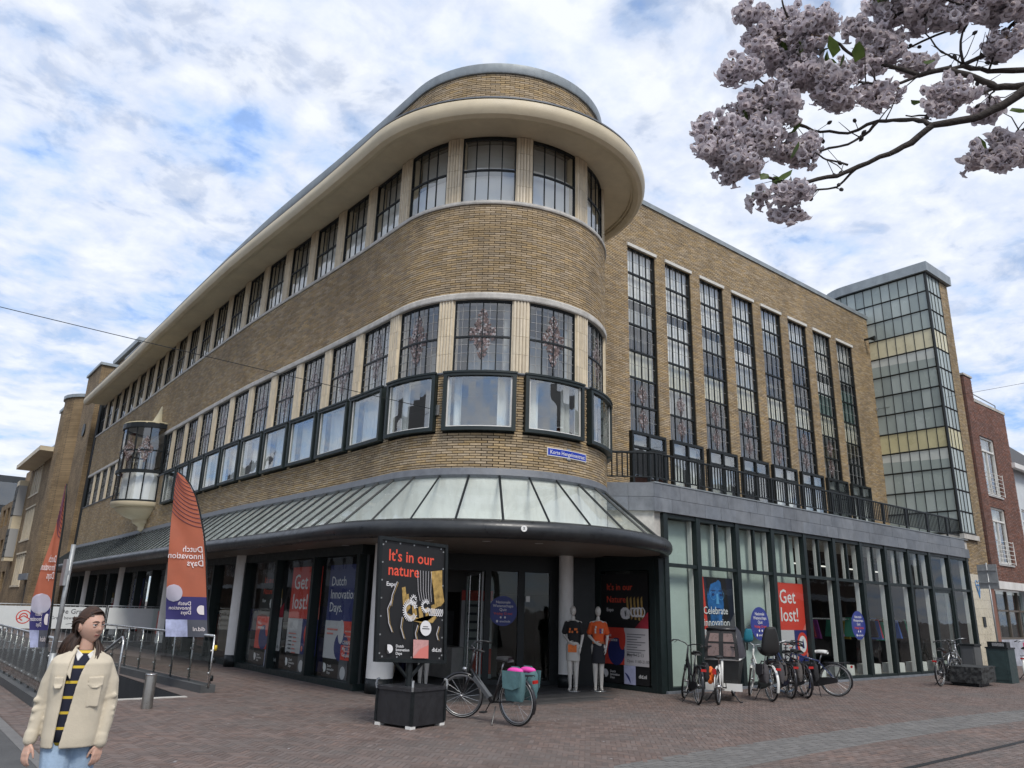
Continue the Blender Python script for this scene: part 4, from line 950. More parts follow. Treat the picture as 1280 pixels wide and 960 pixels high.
for (a, b, z0, z1) in whs:
    fr = MB(); n = 5
    for k in range(n+1): u = a+(b-a)*k/n; lbox(fr, F, u-.11, u+.11, -.2, -.02, z0, z1)
    lbox(fr, F, a-.1, b+.1, -.2, .05, z0-.12, z0); lbox(fr, F, a-.1, b+.1, -.2, .03, z1, z1+.12); w = PB(fr, 'window', M_tilepier)
    g_ = MB(); lbox(g_, F, a, b, -.16, -.15, z0, z1); build(g_, 'pane', M_glass, w); g_ = MB(); lbox(g_, F, a, b, -.8, -.75, z0, z1); build(g_, 'room_wall', M_roomd, w)
mb = MB(); lbox(mb, F, 3.2, 14, 0, 1.1, 11.0, 11.3); PB(mb, 'cornice', M_cream)
mb = MB(); lbox(mb, F, 3.0, 14, -3, .2, 11.3, 11.6); PB(mb, 'roof_edge', M_zinc)
mb = MB(); lbox(mb, F, 1.2, 2.6, 0, .6, 4.2, 10.3); PB(mb, 'oriel_body', M_cream)
for z0, z1 in ((7.6, 9.9), (4.5, 6.6)):
    mb = MB(); lbox(mb, F, 1.15, 2.65, .05, .62, z0, z1); w = PB(mb, 'oriel_glazing', M_came)
    g_ = MB()
    for k in range(5): lbox(g_, F, 1.2+k*.34, 1.24+k*.34, .6, .64, z0, z1)
    for k in range(4): lbox(g_, F, 1.15, 2.65, .6, .64, z0+k*(z1-z0)/4, z0+k*(z1-z0)/4+.04)
    build(g_, 'glazing_bar', M_black, w)
PB(MB().bb(7.5, 9, 58.2, 61.5, 2.7, 3.1), 'door_canopy', M_slate); PB(MB().bb(7.88, 9, 58.8, 60.6, 0, 2.7), 'door', M_roomd)
F = flat_frame((8.6, 92, 0), (0, -1, 0)); PB(wall_holes(F, 0, 20, 0, 10.2, [(2+3*k, 4+3*k, z, z+1.7) for k in range(5) for z in (2, 5, 8)]), 'wall', M_bt)
mb = MB(); lbox(mb, F, 0, 20, -.5, -.45, 0, 10); PB(mb, 'room_wall', M_roomd)
db = thing('dark_block', 'dark glass office block at the far end of the side road', 'building', (0, 110, 0))
mb = MB(); mb.bb(-14, 12, 108, 120, 0, 15.5); build(mb, 'wall', mat('dark_cladding', (.03, .035, .038), .4, var=.4, scale=.6), db, False, True)
for k in range(7):
    for j in range(4): build(MB().bb(-13+3.6*k, -10.2+3.6*k, 107.95, 108.02, 1.2+3.6*j, 3.9+3.6*j), 'window', M_glass, db, False, True)

# buildings across the street, behind the photographer (seen mirrored in the shop glass)
def plain_house(label, o, r, w, h, m, seed, roof=True):
    root = thing('town_house', label, 'building', (o[0], o[1], 0)); F = flat_frame(o, r); rg = random.Random(seed)
    n = max(2, int(w/1.9)); p = w/n; hs = [(k*p+p*.22, k*p+p*.78, z, z+1.75) for k in range(n) for z in np.arange(4.3, h-2.0, 3.0)]
    build(wall_holes(F, 0, w, 3.4, h, hs), 'wall', m, root, False, True)
    for hh in hs:
        fr = MB(); a, b, z0, z1 = hh
        for q in ((a, a+.09, z0, z1), (b-.09, b, z0, z1), (a+.09, b-.09, z0, z0+.09), (a+.09, b-.09, z1-.09, z1), (a+.09, b-.09, (z0+z1)/2+.2, (z0+z1)/2+.28)): lbox(fr, F, q[0], q[1], -.16, .02, q[2], q[3])
        w_ = build(fr, 'window', M_white, root, False, True); g_ = MB(); lbox(g_, F, a, b, -.12, -.11, z0, z1); build(g_, 'pane', M_roomd, w_)
    mb = MB(); lbox(mb, F, 0, w, -.3, .25, 3.0, 3.4); build(mb, 'fascia', M_pale, root, False, True)
    mb = MB(); lbox(mb, F, 0, w, -.6, -.5, 0, 3.0); build(mb, 'shop_window', M_roomd, root, False, True)
    for k in range(n+1): mb = MB(); lbox(mb, F, k*p-.12, k*p+.12, -.5, .0, 0, 3.0); build(mb, 'shop_pier', m, root, False, True)
    mb = MB(); mb.add([F(0, .2, h), F(w, .2, h), F(w, -5, h+3.5), F(0, -5, h+3.5)], [(0, 1, 2, 3)]); build(mb, 'roof', M_roof, root, False, True)
M_rb2 = mat('red_brick_plain', (.20, .085, .06), .85, var=.35, scale=5, bump=.2); M_rb3 = mat('brown_brick_plain', (.16, .10, .07), .85, var=.35, scale=5)
for i, (x, w, h, m, lb) in enumerate(((64, 12, 10, M_rb3, 'brown brick town house across the street from the stair tower'), (52, 11, 11.5, M_rb2, 'tall red brick town house across the street, mirrored in shop glass'), (41, 10, 12.6, M_pale, 'pale plastered town house across the street, mirrored in shop glass'), (31, 12, 11, M_rb2, 'wide red brick town house across the street from the balcony'))):
    plain_house(lb, (x, -9.5, 0), (-1, 0, 0), w, h, m, i)
plain_house('brown brick town house across the side road from the long facade', (-13, 18, 0), (0, 1, 0), 16, 10, M_rb3, 9)
plain_house('red brick town house across the side road beyond the brown one', (-13, 34, 0), (0, 1, 0), 18, 12, M_rb2, 10)
plain_house('pale plastered town house across the side road beyond the red one', (-13, 52, 0), (0, 1, 0), 20, 11, M_pale, 11)
plain_house('brown brick town house at the far end of the side road', (-13, 72, 0), (0, 1, 0), 26, 13, M_rb3, 12)
# ------------------------------------------------------------------ lettering and flat print
_tc = {}
def text_geo(s, size=1.0, bold=0.0, align='LEFT'):
    k = (s, bold)
    if k not in _tc:
        cu = bpy.data.curves.new('t', 'FONT'); cu.body = s; cu.size = 1.0; cu.offset = bold; cu.resolution_u = 2; cu.space_line = .92
        ob_ = bpy.data.objects.new('t', cu); me = ob_.to_mesh()
        v = [(p.co.x, p.co.y) for p in me.vertices]; f = [tuple(p.vertices) for p in me.polygons]; ob_.to_mesh_clear()
        bpy.data.objects.remove(ob_); bpy.data.curves.remove(cu); _tc[k] = (v, f)
    v, f = _tc[k]; w = max([p[0] for p in v] or [0])
    o = 0 if align == 'LEFT' else -w/2
    return [((x+o)*size, y*size) for x, y in v], f
def pm(name, col, rough=.45): return mat('print_'+name, col, rough)
C_RED = pm('red', (.62, .055, .035)); C_NAVY = pm('navy', (.022, .03, .14)); C_BLACK = pm('black', (.012, .012, .013)); C_WHITE = pm('white', (.72, .71, .71)); C_GREY = pm('grey', (.52, .5, .51))
C_ORANGE = pm('orange_red', (.72, .085, .045)); C_GOLD = mat('print_gold', (.40, .26, .08), .45, var=.6, scale=14); C_SALMON = pm('salmon', (.62, .19, .16)); C_LILAC = mat('print_lilac', (.40, .42, .60), .5, var=.4, scale=3); C_BLUE = mat('print_face_blue', (.02, .12, .33), .5, var=.6, scale=5)
C_DGREY = mat('print_dim', (.10, .10, .11), .5, var=.5, scale=8); C_MIDBLUE = pm('emblem_blue', (.03, .045, .22)); C_DRED = mat('print_deep_red', (.38, .03, .05), .5, var=.5, scale=4); C_PINK = mat('print_pink_wash', (.62, .33, .31), .5, var=.5, scale=4)
class Sheet:
    def __init__(s, root, base, F): s.r = root; s.b = base; s.F = F; s.k = 1
    def poly(s, pts, m, name='colour_block'):
        s.k += 1; d = .0012*s.k; mb = MB(); mb.add([s.F(u, v, d) for u, v in pts], [tuple(range(len(pts)))]); return build(mb, name, m, s.b)
    def rect(s, u0, v0, u1, v1, m, name='colour_block'): return s.poly([(u0, v0), (u1, v0), (u1, v1), (u0, v1)], m, name)
    def disc(s, u, v, ru, rv, m, name='colour_block', n=24, a0=0, a1=2*math.pi): return s.poly([(u+ru*math.cos(a0+(a1-a0)*k/n), v+rv*math.sin(a0+(a1-a0)*k/n)) for k in range(n)], m, name)
    def text(s, t, u, v, size, m, bold=.0, mirror=False, align='LEFT', sx=1.0):
        vs, fs = text_geo(t, size, bold, align); s.k += 1; d = .0012*s.k; mb = MB()
        mb.add([s.F(u+(-x if mirror else x)*sx, v+y, d) for x, y in vs], fs); return build(mb, 'lettering', m, s.b)
    def line(s, pts, w, m, name='line_art'):
        s.k += 1; d = .0012*s.k; mb = MB()
        for (a, b), (c, e) in zip(pts[:-1], pts[1:]):
            d += .00003; L_ = math.hypot(c-a, e-b) or 1; nx, ny = -(e-b)/L_*w/2, (c-a)/L_*w/2
            mb.add([s.F(a+nx, b+ny, d), s.F(c+nx, e+ny, d), s.F(c-nx, e-ny, d), s.F(a-nx, b-ny, d)], [(0, 1, 2, 3)])
        return build(mb, name, m, s.b)
def scribble(cx, cy, r, loops, n=60, seed=0, sx=1, grow=0):
    rg = random.Random(seed); return [(cx+sx*(grow*(k/n)+r*(.75+.25*math.sin(k*.37+seed))*math.cos(2*math.pi*loops*k/n)), cy+r*math.sin(2*math.pi*loops*k/n)+rg.uniform(-.01, .01)) for k in range(n)]
def logo(S, u, v, h, m, mirror=False):
    sg = -1 if mirror else 1
    S.poly([(u, v), (u, v+h)]+[(u+sg*(h*.28+h*.5*math.sin(a)), v+h/2+h/2*math.cos(a)) for a in [math.pi*k/10 for k in range(11)]], m, 'logo')
    S.poly([(u, v+h*.02), (u+sg*h*.3, v+h*.02), (u+sg*h*.02, v+h*.42)], C_BLACK if not mirror else C_NAVY, 'logo_notch')
def poster(label, F, w, h, kind, split):
    """F(u, v, d): u to the reader's right, v up"""
    base = MB(); base.add([F(0, 0, -.004), F(w, 0, -.004), F(w, h, -.004), F(0, h, -.004), F(0, 0, 0), F(w, 0, 0), F(w, h, 0), F(0, h, 0)], [(0, 1, 2, 3), (7, 6, 5, 4), (0, 4, 5, 1), (1, 5, 6, 2), (2, 6, 7, 3), (3, 7, 4, 0)])
    b = tag(build(base, 'window_poster', C_BLACK), label, 'poster', 'posters in the shop windows'); S = Sheet(None, b, F); m = w*.5; bot = .0; bb = h*.165
    if kind == 'lost':
        S.rect(0, split, w, h, C_RED); S.poly([(w*.82, split), (w, split), (w, split+h*.13)], C_SALMON)
        S.text('Get', w*.08, h-.52, .50, C_WHITE, .008); S.text('lost!', w*.08, h-.98, .50, C_WHITE, .008)
        S.rect(0, bb, m, split, C_GREY); S.rect(m, bb, w, split, C_NAVY); S.disc(w*.77, (bb+split)/2+.05, w*.19, .30, C_RED); S.disc(w*.77, (bb+split)/2+.05, w*.13, .21, C_WHITE); S.poly([(w*.74, (bb+split)/2-.06), (w*.82, (bb+split)/2-.06), (w*.79, (bb+split)/2+.18), (w*.77, (bb+split)/2+.16)], C_NAVY)
        S.disc(w*.64, (bb+split)/2-.15, .05, .06, C_DRED); S.disc(w*.9, (bb+split)/2-.22, .05, .06, C_SALMON); S.disc(w*.56, bb+.12, .05, .06, C_SALMON)
        for k in range(6): S.rect(.14, split-.36-.085*k, .14+(.18 if k else .4), split-.335-.085*k, C_SALMON if k == 0 else C_DGREY, 'print_line'); k and S.rect(.40, split-.36-.085*k, .40+.12+.05*(k % 3), split-.335-.085*k, C_SALMON, 'print_line')
        logo(S, .12, .1, .18, C_WHITE); S.text('Dutch\nInnovation\nDays', .32, .22, .075, C_WHITE, .01); S.rect(m, 0, w*.72, bb, C_DGREY, 'picture'); S.disc(w*.61, .14, .12, .13, C_GREY, 'picture'); S.text('did.nl', w*.78, .17, .11, C_WHITE, .01)
    elif kind == 'did':
        S.rect(0, split, w, h, C_NAVY); S.poly([(w*.8, split), (w, split), (w, split+h*.2)], C_DRED)
        for k, t in enumerate(('Dutch', 'Innovation', 'Days.')): S.text(t, w*.07, h-.45-.28*k, .285, C_WHITE, .004)
        S.rect(0, bb, w*.5, split, C_GREY); S.rect(w*.5, bb, w, split, C_RED); S.disc(w*.5, bb+.26, w*.2, .30, C_NAVY); S.rect(w*.5, bb, w*.62, bb+.3, C_RED); S.disc(w*.47, split-.22, w*.08, .25, C_GREY)
        for k in range(6): S.rect(w*.58, split-.22-.1*k, w*.58+.42+.1*(k % 2), split-.19-.1*k, C_PINK, 'print_line')
        for k in range(2): S.rect(w*.08, split-.2-.09*k, w*.08+.5-.2*k, split-.165-.09*k, C_SALMON, 'print_line')
        for k, t in enumerate(('Conference', 'May 11-12', 'Get your ticket')): S.text(t, w*.55, bb+.32-.12*k, .10, C_WHITE, .01)
        logo(S, .1, .1, .19, C_WHITE); S.text('Dutch\nInnovation\nDays', .30, .22, .075, C_WHITE, .01); S.rect(w*.5, 0, w*.74, bb, C_DGREY, 'picture'); S.disc(w*.62, .14, .12, .13, C_GREY, 'picture'); S.text('did.nl', w*.8, .17, .11, C_WHITE, .01)
    elif kind == 'nature':
        S.text("It's in our", w*.12, h-.36, .21, C_ORANGE, .006); S.text('Nature', w*.12, h-.64, .21, C_ORANGE, .006); S.text('Expo', w*.12, h-.84, .11, C_WHITE, .008)
        for k in range(5): u = w*(.55+.075*k); S.poly([(u, h-.55), (u+.05, h-.5), (u+.09, h-.95-.03*k), (u+.03, h-1.02)], C_GOLD, 'picture')
        S.line(scribble(w*.5, h-.88, .12, 9, 70, 1, 1, .1), .022, C_WHITE); S.line(scribble(w*.66, h-.85, .10, 7, 60, 2, 1, .36), .022, C_WHITE); S.poly([(w*.72, split), (w, split), (w, split+.36)], C_DRED)
        S.rect(0, bb, w*.5, split, C_RED); S.rect(w*.5, bb, w, split, C_GREY); S.disc(w*.33, bb+.28, w*.18, .3, C_NAVY); S.disc(w*.46, split-.24, w*.07, .24, C_RED)
        for k in range(9): S.rect(w*.56, split-.14-.055*k, w*.56+.55-.12*(k % 3), split-.125-.055*k, C_DGREY, 'print_line')
        S.text('May 9-12-13', w*.56, bb+.20, .10, C_DGREY, .006); S.text('Open 11:00-21:00', w*.56, bb+.07, .09, C_DGREY, .006); S.text('Free\nentrance', w*.1, split-.2, .11, C_WHITE, .006)
        logo(S, .1, .1, .18, C_WHITE); S.text('Dutch\nInnovation\nDays', .30, .22, .07, C_WHITE, .01); S.rect(w*.5, 0, w*.74, bb, C_LILAC, 'picture'); S.disc(w*.5, .02, .2, .22, C_NAVY, 'picture', 16, 0, math.pi/2); S.text('did.nl', w*.8, .15, .11, C_WHITE, .01)
    elif kind == 'celebrate':
        S.rect(0, split, w, h, mat('print_night', (.015, .02, .035), .45)); S.rect(0, split, w*.10, h, C_DRED, 'picture'); S.poly([(w*.10, split), (w*.22, split), (w*.14, h), (w*.10, h)], C_RED, 'picture')
        S.disc(w*.5, split+.70, w*.27, .46, C_BLUE, 'picture'); S.poly([(w*.3, split+.4), (w*.62, split+.35), (w*.66, split), (w*.3, split)], C_BLUE, 'picture')
        S.poly([(w*.62, h), (w*.78, h), (w*.86, split+.3), (w*.68, split+.1), (w*.7, split+.6)], C_BLACK, 'picture'); S.poly([(w*.22, h), (w*.62, h), (w*.5, h-.1), (w*.34, h-.16), (w*.26, h-.4)], C_BLACK, 'picture')
        lb = pm('pale_blue', (.10, .32, .6)); db_ = pm('deep_blue', (.01, .03, .12))
        for u in (.40, .62): S.disc(w*u, split+.80, .055, .03, db_, 'picture'); S.line([(w*u+.12*math.cos(a), split+.79+.11*math.sin(a)) for a in [2*math.pi*k/20 for k in range(21)]], .010, lb); S.rect(w*u-.09, split+.88, w*u+.09, split+.905, db_, 'picture')
        S.poly([(w*.49, split+.82), (w*.535, split+.82), (w*.56, split+.58), (w*.47, split+.58)], lb, 'picture'); S.disc(w*.515, split+.46, .09, .032, db_, 'picture'); S.poly([(w*.74, split), (w, split), (w, split+.40)], C_DGREY)
        S.text('Celebrate', w*.09, split+.35, .24, C_WHITE, .006); S.text('innovation', w*.09, split+.08, .24, C_WHITE, .006)
        S.rect(0, 0, w*.5, split, C_GREY); S.rect(w*.5, split*.35, w, split, C_RED); S.text('Danfoss', w*.06, split-.22, .14, C_SALMON, .004); S.rect(w*.56, split-.2, w*.92, split-.14, C_WHITE, 'print_line')
        S.rect(w*.5, 0, w, split*.35, C_NAVY)
        for k in range(5): S.rect(w*.56, split-.36-.07*k, w*.56+.4, split-.345-.07*k, C_PINK, 'print_line')
    return b
rt = lambda y0: (lambda u, v, d: Vector((8.06-d, y0-u, .14+v)))
poster("black and red 'It's in our Nature' poster beside the white round column", rt(20.40), 1.64, 2.38, 'nature', 1.18)
poster("red 'Get lost!' poster between two posters under the glass canopy", rt(18.44), 1.66, 2.38, 'lost', 1.18)
poster("navy 'Dutch Innovation Days' poster left of the white corner column", rt(16.40), 1.66, 2.38, 'did', 1.18)
rr_ = lambda x0: (lambda u, v, d: Vector((x0+u, 11.52-d, .13+v)))
poster("'Celebrate innovation' poster with blue-lit face behind the cargo bike", rr_(15.14), 1.36, 2.40, 'celebrate', 1.2)
poster("red 'Get lost!' poster in the street window behind the parked bikes", rr_(18.42), 1.40, 2.40, 'lost', 1.2)
poster("'It's in our Nature' poster in the dark entrance behind the mannequins", lambda u, v, d: Vector((13.59-d, 13.2-u, .12+v)), 1.46, 2.40, 'nature', 1.2)
for yy, kd, lb in ((33.6, 'did', 'narrow navy and red poster in the long shop window behind the flags'), (37.9, 'nature', 'small dark poster in the far shop window'), (29.6, 'nature', 'dark and red poster in the shop window beside the orange flag')):
    poster(lb, (lambda y0: (lambda u, v, d: Vector((8.07-d, y0-u, .14+v))))(yy), 1.5, 2.3, kd, 1.15)
def quiz(label, F):
    base = MB(); base.poly([F(.40*math.cos(a), .40*math.sin(a), 0) for a in [2*math.pi*k/36 for k in range(36)]], .003, F(0, 0, -1)-F(0, 0, 0)); b = tag(build(base, 'round_sticker', C_MIDBLUE), label, 'sticker', 'round quiz stickers')
    S = Sheet(None, b, F)
    for k, t in enumerate(('Nationale', 'Wetenschaps', 'Quiz')): S.text(t, 0, .20-.10*k, .105, C_WHITE, .006, align='C')
    S.text('Vrijdag 12 mei', 0, -.10, .09, C_ORANGE, .008, align='C'); S.text('enschede', .06, -.30, .08, C_WHITE, .01, align='C'); S.disc(-.16, -.275, .03, .035, C_WHITE, 'logo'); S.disc(-.06, -.17, .025, .03, C_WHITE, 'mark'); S.disc(.06, -.17, .025, .03, C_WHITE, 'mark')
quiz('round navy quiz sticker on the window behind the child-seat bike', lambda u, v, d: Vector((17.46+u, 11.44-d, 1.48+v)))
quiz('round navy quiz sticker on the window with clothes racks', lambda u, v, d: Vector((22.45+u, 11.44-d, 1.48+v)))
pq = E0+ed*3.0+en*.014; quiz('round navy quiz sticker on the dark entrance glass', lambda u, v, d: pq+ed*u*.85+en*d+Vector((0, 0, 1.62+v*.85)))
# partner list banner standing in the lobby
lbn = thing('roll_up_banner', 'red and white roll-up banner listing partners inside the entrance', 'banner', (11.9, 15.1, 0)); pb = E0+ed*2.2+en*-1.55
Fb = lambda u, v, d: pb+ed*u+en*d+Vector((0, 0, v)); mb = MB(); mb.add([Fb(0, .1, 0), Fb(.8, .1, 0), Fb(.8, 2.1, 0), Fb(0, 2.1, 0)], [(0, 1, 2, 3)]); bb_ = build(mb, 'panel', C_GREY, lbn, False, True)
S = Sheet(None, bb_, Fb); S.rect(0, .1, .8, .7, C_RED); S.rect(0, 1.85, .8, 2.1, C_RED)
for k in range(5): S.rect(.15, .9+.2*k, .4+.08*(k % 3), .96+.2*k, C_DGREY, 'print_line')
logo(S, .12, .3, .18, C_SALMON)
mb = MB(); ebox(mb, 2.2, 3.0, -1.65, -1.45, 0.006, .1); build(mb, 'foot', M_galv, lbn, False, True)

# ------------------------------------------------------------------ street name sign
M_sb = mat('enamel_blue', (.012, .04, .36), .25, coat=.4)
sg = thing('street_sign', 'blue enamel street sign with white letters on the rounded brick bay', 'sign', (*fp(ang_s(-91.3), .03, 4.765)[:2], 4.765))
def Fs(u, v, d):
    th = R_(360-91.3)+u/RB; return Vector((CX+(RB+.032+d)*math.cos(th), CY+(RB+.032+d)*math.sin(th), 4.765+v))
def curved_plate(u0, u1, v0, v1, d0, d1, n=10):
    mb = MB(); us = [u0+(u1-u0)*k/n for k in range(n+1)]
    for a, b in zip(us[:-1], us[1:]): mb.hexa([Fs(a, v0, d0), Fs(b, v0, d0), Fs(b, v0, d1), Fs(a, v0, d1), Fs(a, v1, d0), Fs(b, v1, d0), Fs(b, v1, d1), Fs(a, v1, d1)])
    return mb
sp_ = build(curved_plate(-.54, .54, -.085, .085, -.02, .008), 'border', M_white, sg, False, True); build(curved_plate(-.525, .525, -.07, .07, .0, .0095), 'plate', M_sb, sg, False, True)
S = Sheet(None, sp_, lambda u, v, d: Fs(u, v, .010+d*.3)); S.text('Korte Hengelosestraat', 0, -.038, .112, C_WHITE, .006, align='C', sx=.92)
for u in (-.0,):
    for v in (-.10, .10): build(curved_plate(u-.05, u+.05, v-.02, v+.02, -.02, .006, 2), 'bracket', M_galv, sg, False, True)

# ------------------------------------------------------------------ billboard on flight case
bbd = thing('billboard', "black free-standing 'It's in our nature' expo board on steel post", 'billboard', (6.42, 10.2, .53))
BX, BY, tl = 6.38, 10.15, R_(2.4)
def Fd(u, v, d): return Vector((BX+u*math.cos(tl)-(v-1.7)*math.sin(tl), BY-d, v*math.cos(tl)+u*math.sin(tl)*-1+.0))
def dbox(u0, u1, v0, v1, d0, d1):
    return MB().hexa([Fd(u0, v0, d0), Fd(u1, v0, d0), Fd(u1, v0, d1), Fd(u0, v0, d1), Fd(u0, v1, d0), Fd(u1, v1, d0), Fd(u1, v1, d1), Fd(u0, v1, d1)])
w2 = .62; v0, v1 = .86, 2.64
sheet_ = build(dbox(-w2+.04, w2-.04, v0+.04, v1-.04, -.01, .0), 'print_sheet', C_BLACK, bbd, False, True)
for a in ((-w2, w2, v0, v0+.05), (-w2, w2, v1-.05, v1), (-w2, -w2+.05, v0+.05, v1-.05), (w2-.05, w2, v0+.05, v1-.05)): build(dbox(*a, -.04, .03), 'frame_bar', M_black, bbd, False, True)
gr = MB()
for k in range(7):
    for u in (-w2+.075, w2-.075): p = Fd(u, v0+.12+(v1-v0-.24)*k/6, .004); gr.box(p, (.022, .006, .022))
for k in range(5):
    for v in (v0+.075, v1-.075): p = Fd(-w2+.12+(2*w2-.24)*k/4, v, .004); gr.box(p, (.022, .006, .022))
build(gr, 'eyelets', M_galv, bbd, False, True)
S = Sheet(None, sheet_, Fd); u0 = -w2+.17
S.text("It's in our", u0, 2.30, .235, C_ORANGE, .012, sx=.9); S.text('nature', u0, 2.09, .235, C_ORANGE, .012, sx=.9); S.text('Expo', u0-.02, 1.93, .085, C_WHITE, .014)
for k, (u, v) in enumerate(((-.20, 1.72), (-.14, 1.62), (-.02, 1.52), (.1, 1.46), (.22, 1.45), (.33, 1.5), (.36, 1.85), (.42, 1.8), (.47, 1.75))): S.poly([(u, v+.2), (u+.06, v+.22), (u+.1, v+.02), (u+.03, v-.06)], C_GOLD, 'picture')
S.poly([(.30, 2.2), (.52, 2.24), (.53, 1.72), (.40, 1.66), (.36, 1.95)], C_GOLD, 'picture'); S.poly([(-.1, 1.56), (.1, 1.5), (.35, 1.44), (.46, 1.6), (.2, 1.42), (-.02, 1.46)], C_GOLD, 'picture')
coil = lambda cx, cy, R0, r, n, a0, a1: [(cx+(R0+r*math.cos(k*2.1))*math.cos(a0+(a1-a0)*k/n)*.8, cy+(R0+r*math.cos(k*2.1))*math.sin(a0+(a1-a0)*k/n)+r*.5*math.sin(k*2.1)) for k in range(n)]
S.line(coil(-.05, 1.60, .125, .045, 76, .3, 5.9), .009, C_WHITE); S.line(coil(.0, 1.755, .055, .028, 34, 0, 6.2), .008, C_WHITE); S.line(coil(.22, 1.68, .075, .032, 48, .5, 6.0), .009, C_WHITE); S.line([(.28+.006*k+.02*math.cos(k*1.1), 1.60+.055*math.sin(k*1.1)) for k in range(44)], .010, C_WHITE)
for k in range(6): S.line([(.06+.05*k, 2.2), (.08+.045*k, 1.9), (.12+.04*k, 1.75)], .007, C_GREY)
for pts in ([(-.38, 1.75), (-.45, 1.6), (-.42, 1.4), (-.36, 1.28)], [(-.3, 2.0), (-.38, 1.8), (-.4, 1.65)], [(.08, 1.4), (.04, 1.28), (.06, 1.2)], [(.46, 1.4), (.42, 1.28), (.45, 1.2)], [(-.2, 1.5), (-.22, 1.35), (-.16, 1.2)]): S.line(pts, .012, C_GREY); S.line([(a+.02, b-.01) for a, b in pts], .008, C_GOLD)
S.disc(.22, 1.36, .10, .11, C_WHITE, 'round_badge'); S.rect(.17, 1.375, .26, 1.388, C_DGREY, 'print_line'); S.rect(.155, 1.345, .285, 1.36, C_DGREY, 'print_line')
logo(S, -.44, .985, .12, C_WHITE); S.text('Dutch\nInnovation\nDays', -.30, 1.07, .055, C_WHITE, .012); S.rect(.0, .93, .27, 1.19, C_PINK, 'picture'); S.poly([(.0, .93), (.27, .93), (.27, 1.12), (.12, 1.06)], C_SALMON, 'picture'); S.text('did.nl', .33, 1.03, .08, C_WHITE, .014)
st = MB(); st.tube([(6.42, 10.2, .5), (6.41, 10.19, 1.6)], .05, 8); build(st, 'post', M_black, bbd, False, True)
for sx in (-1, 1): build(MB().tube([(6.42, 10.2, .62), (6.41+sx*.28, 10.19, .90)], .028, 6), 'brace', M_black, bbd, False, True)
fc = thing('flight_case', 'black cube-shaped flight case with steel corners carrying the expo board', 'case', (6.5, 10.22, 0), R_(14))
mb = MB(); mb.bb(-.35, .35, -.36, .36, .035, .52); build(mb, 'body', mat('case_black', (.018, .018, .02), .5, var=.3, scale=9, bump=.2, bscale=120), fc)
mb = MB(); mb.bb(-.365, .365, -.375, .375, .49, .535); build(mb, 'lid', mat('wrinkled_cover', (.03, .03, .033), .35, var=.5, scale=7, bump=.9, bscale=9), fc)
for sx in (-1, 1):
    for sy in (-1, 1):
        build(MB().bb(sx*.31-.05, sx*.31+.05, sy*.31-.05, sy*.31+.05, 0, .04), 'foot', M_white, fc); build(MB().tube([(sx*.36, sy*.36, .5), (sx*.37, sy*.37, .56), (sx*.36, sy*.36, .62), (sx*.33, sy*.34, .63)], .018, 6), 'corner_clip', M_galv, fc)
        build(MB().bb(sx*.345-.02, sx*.345+.02, sy*.355-.02, sy*.355+.02, .06, .5), 'edge_strip', M_black, fc)

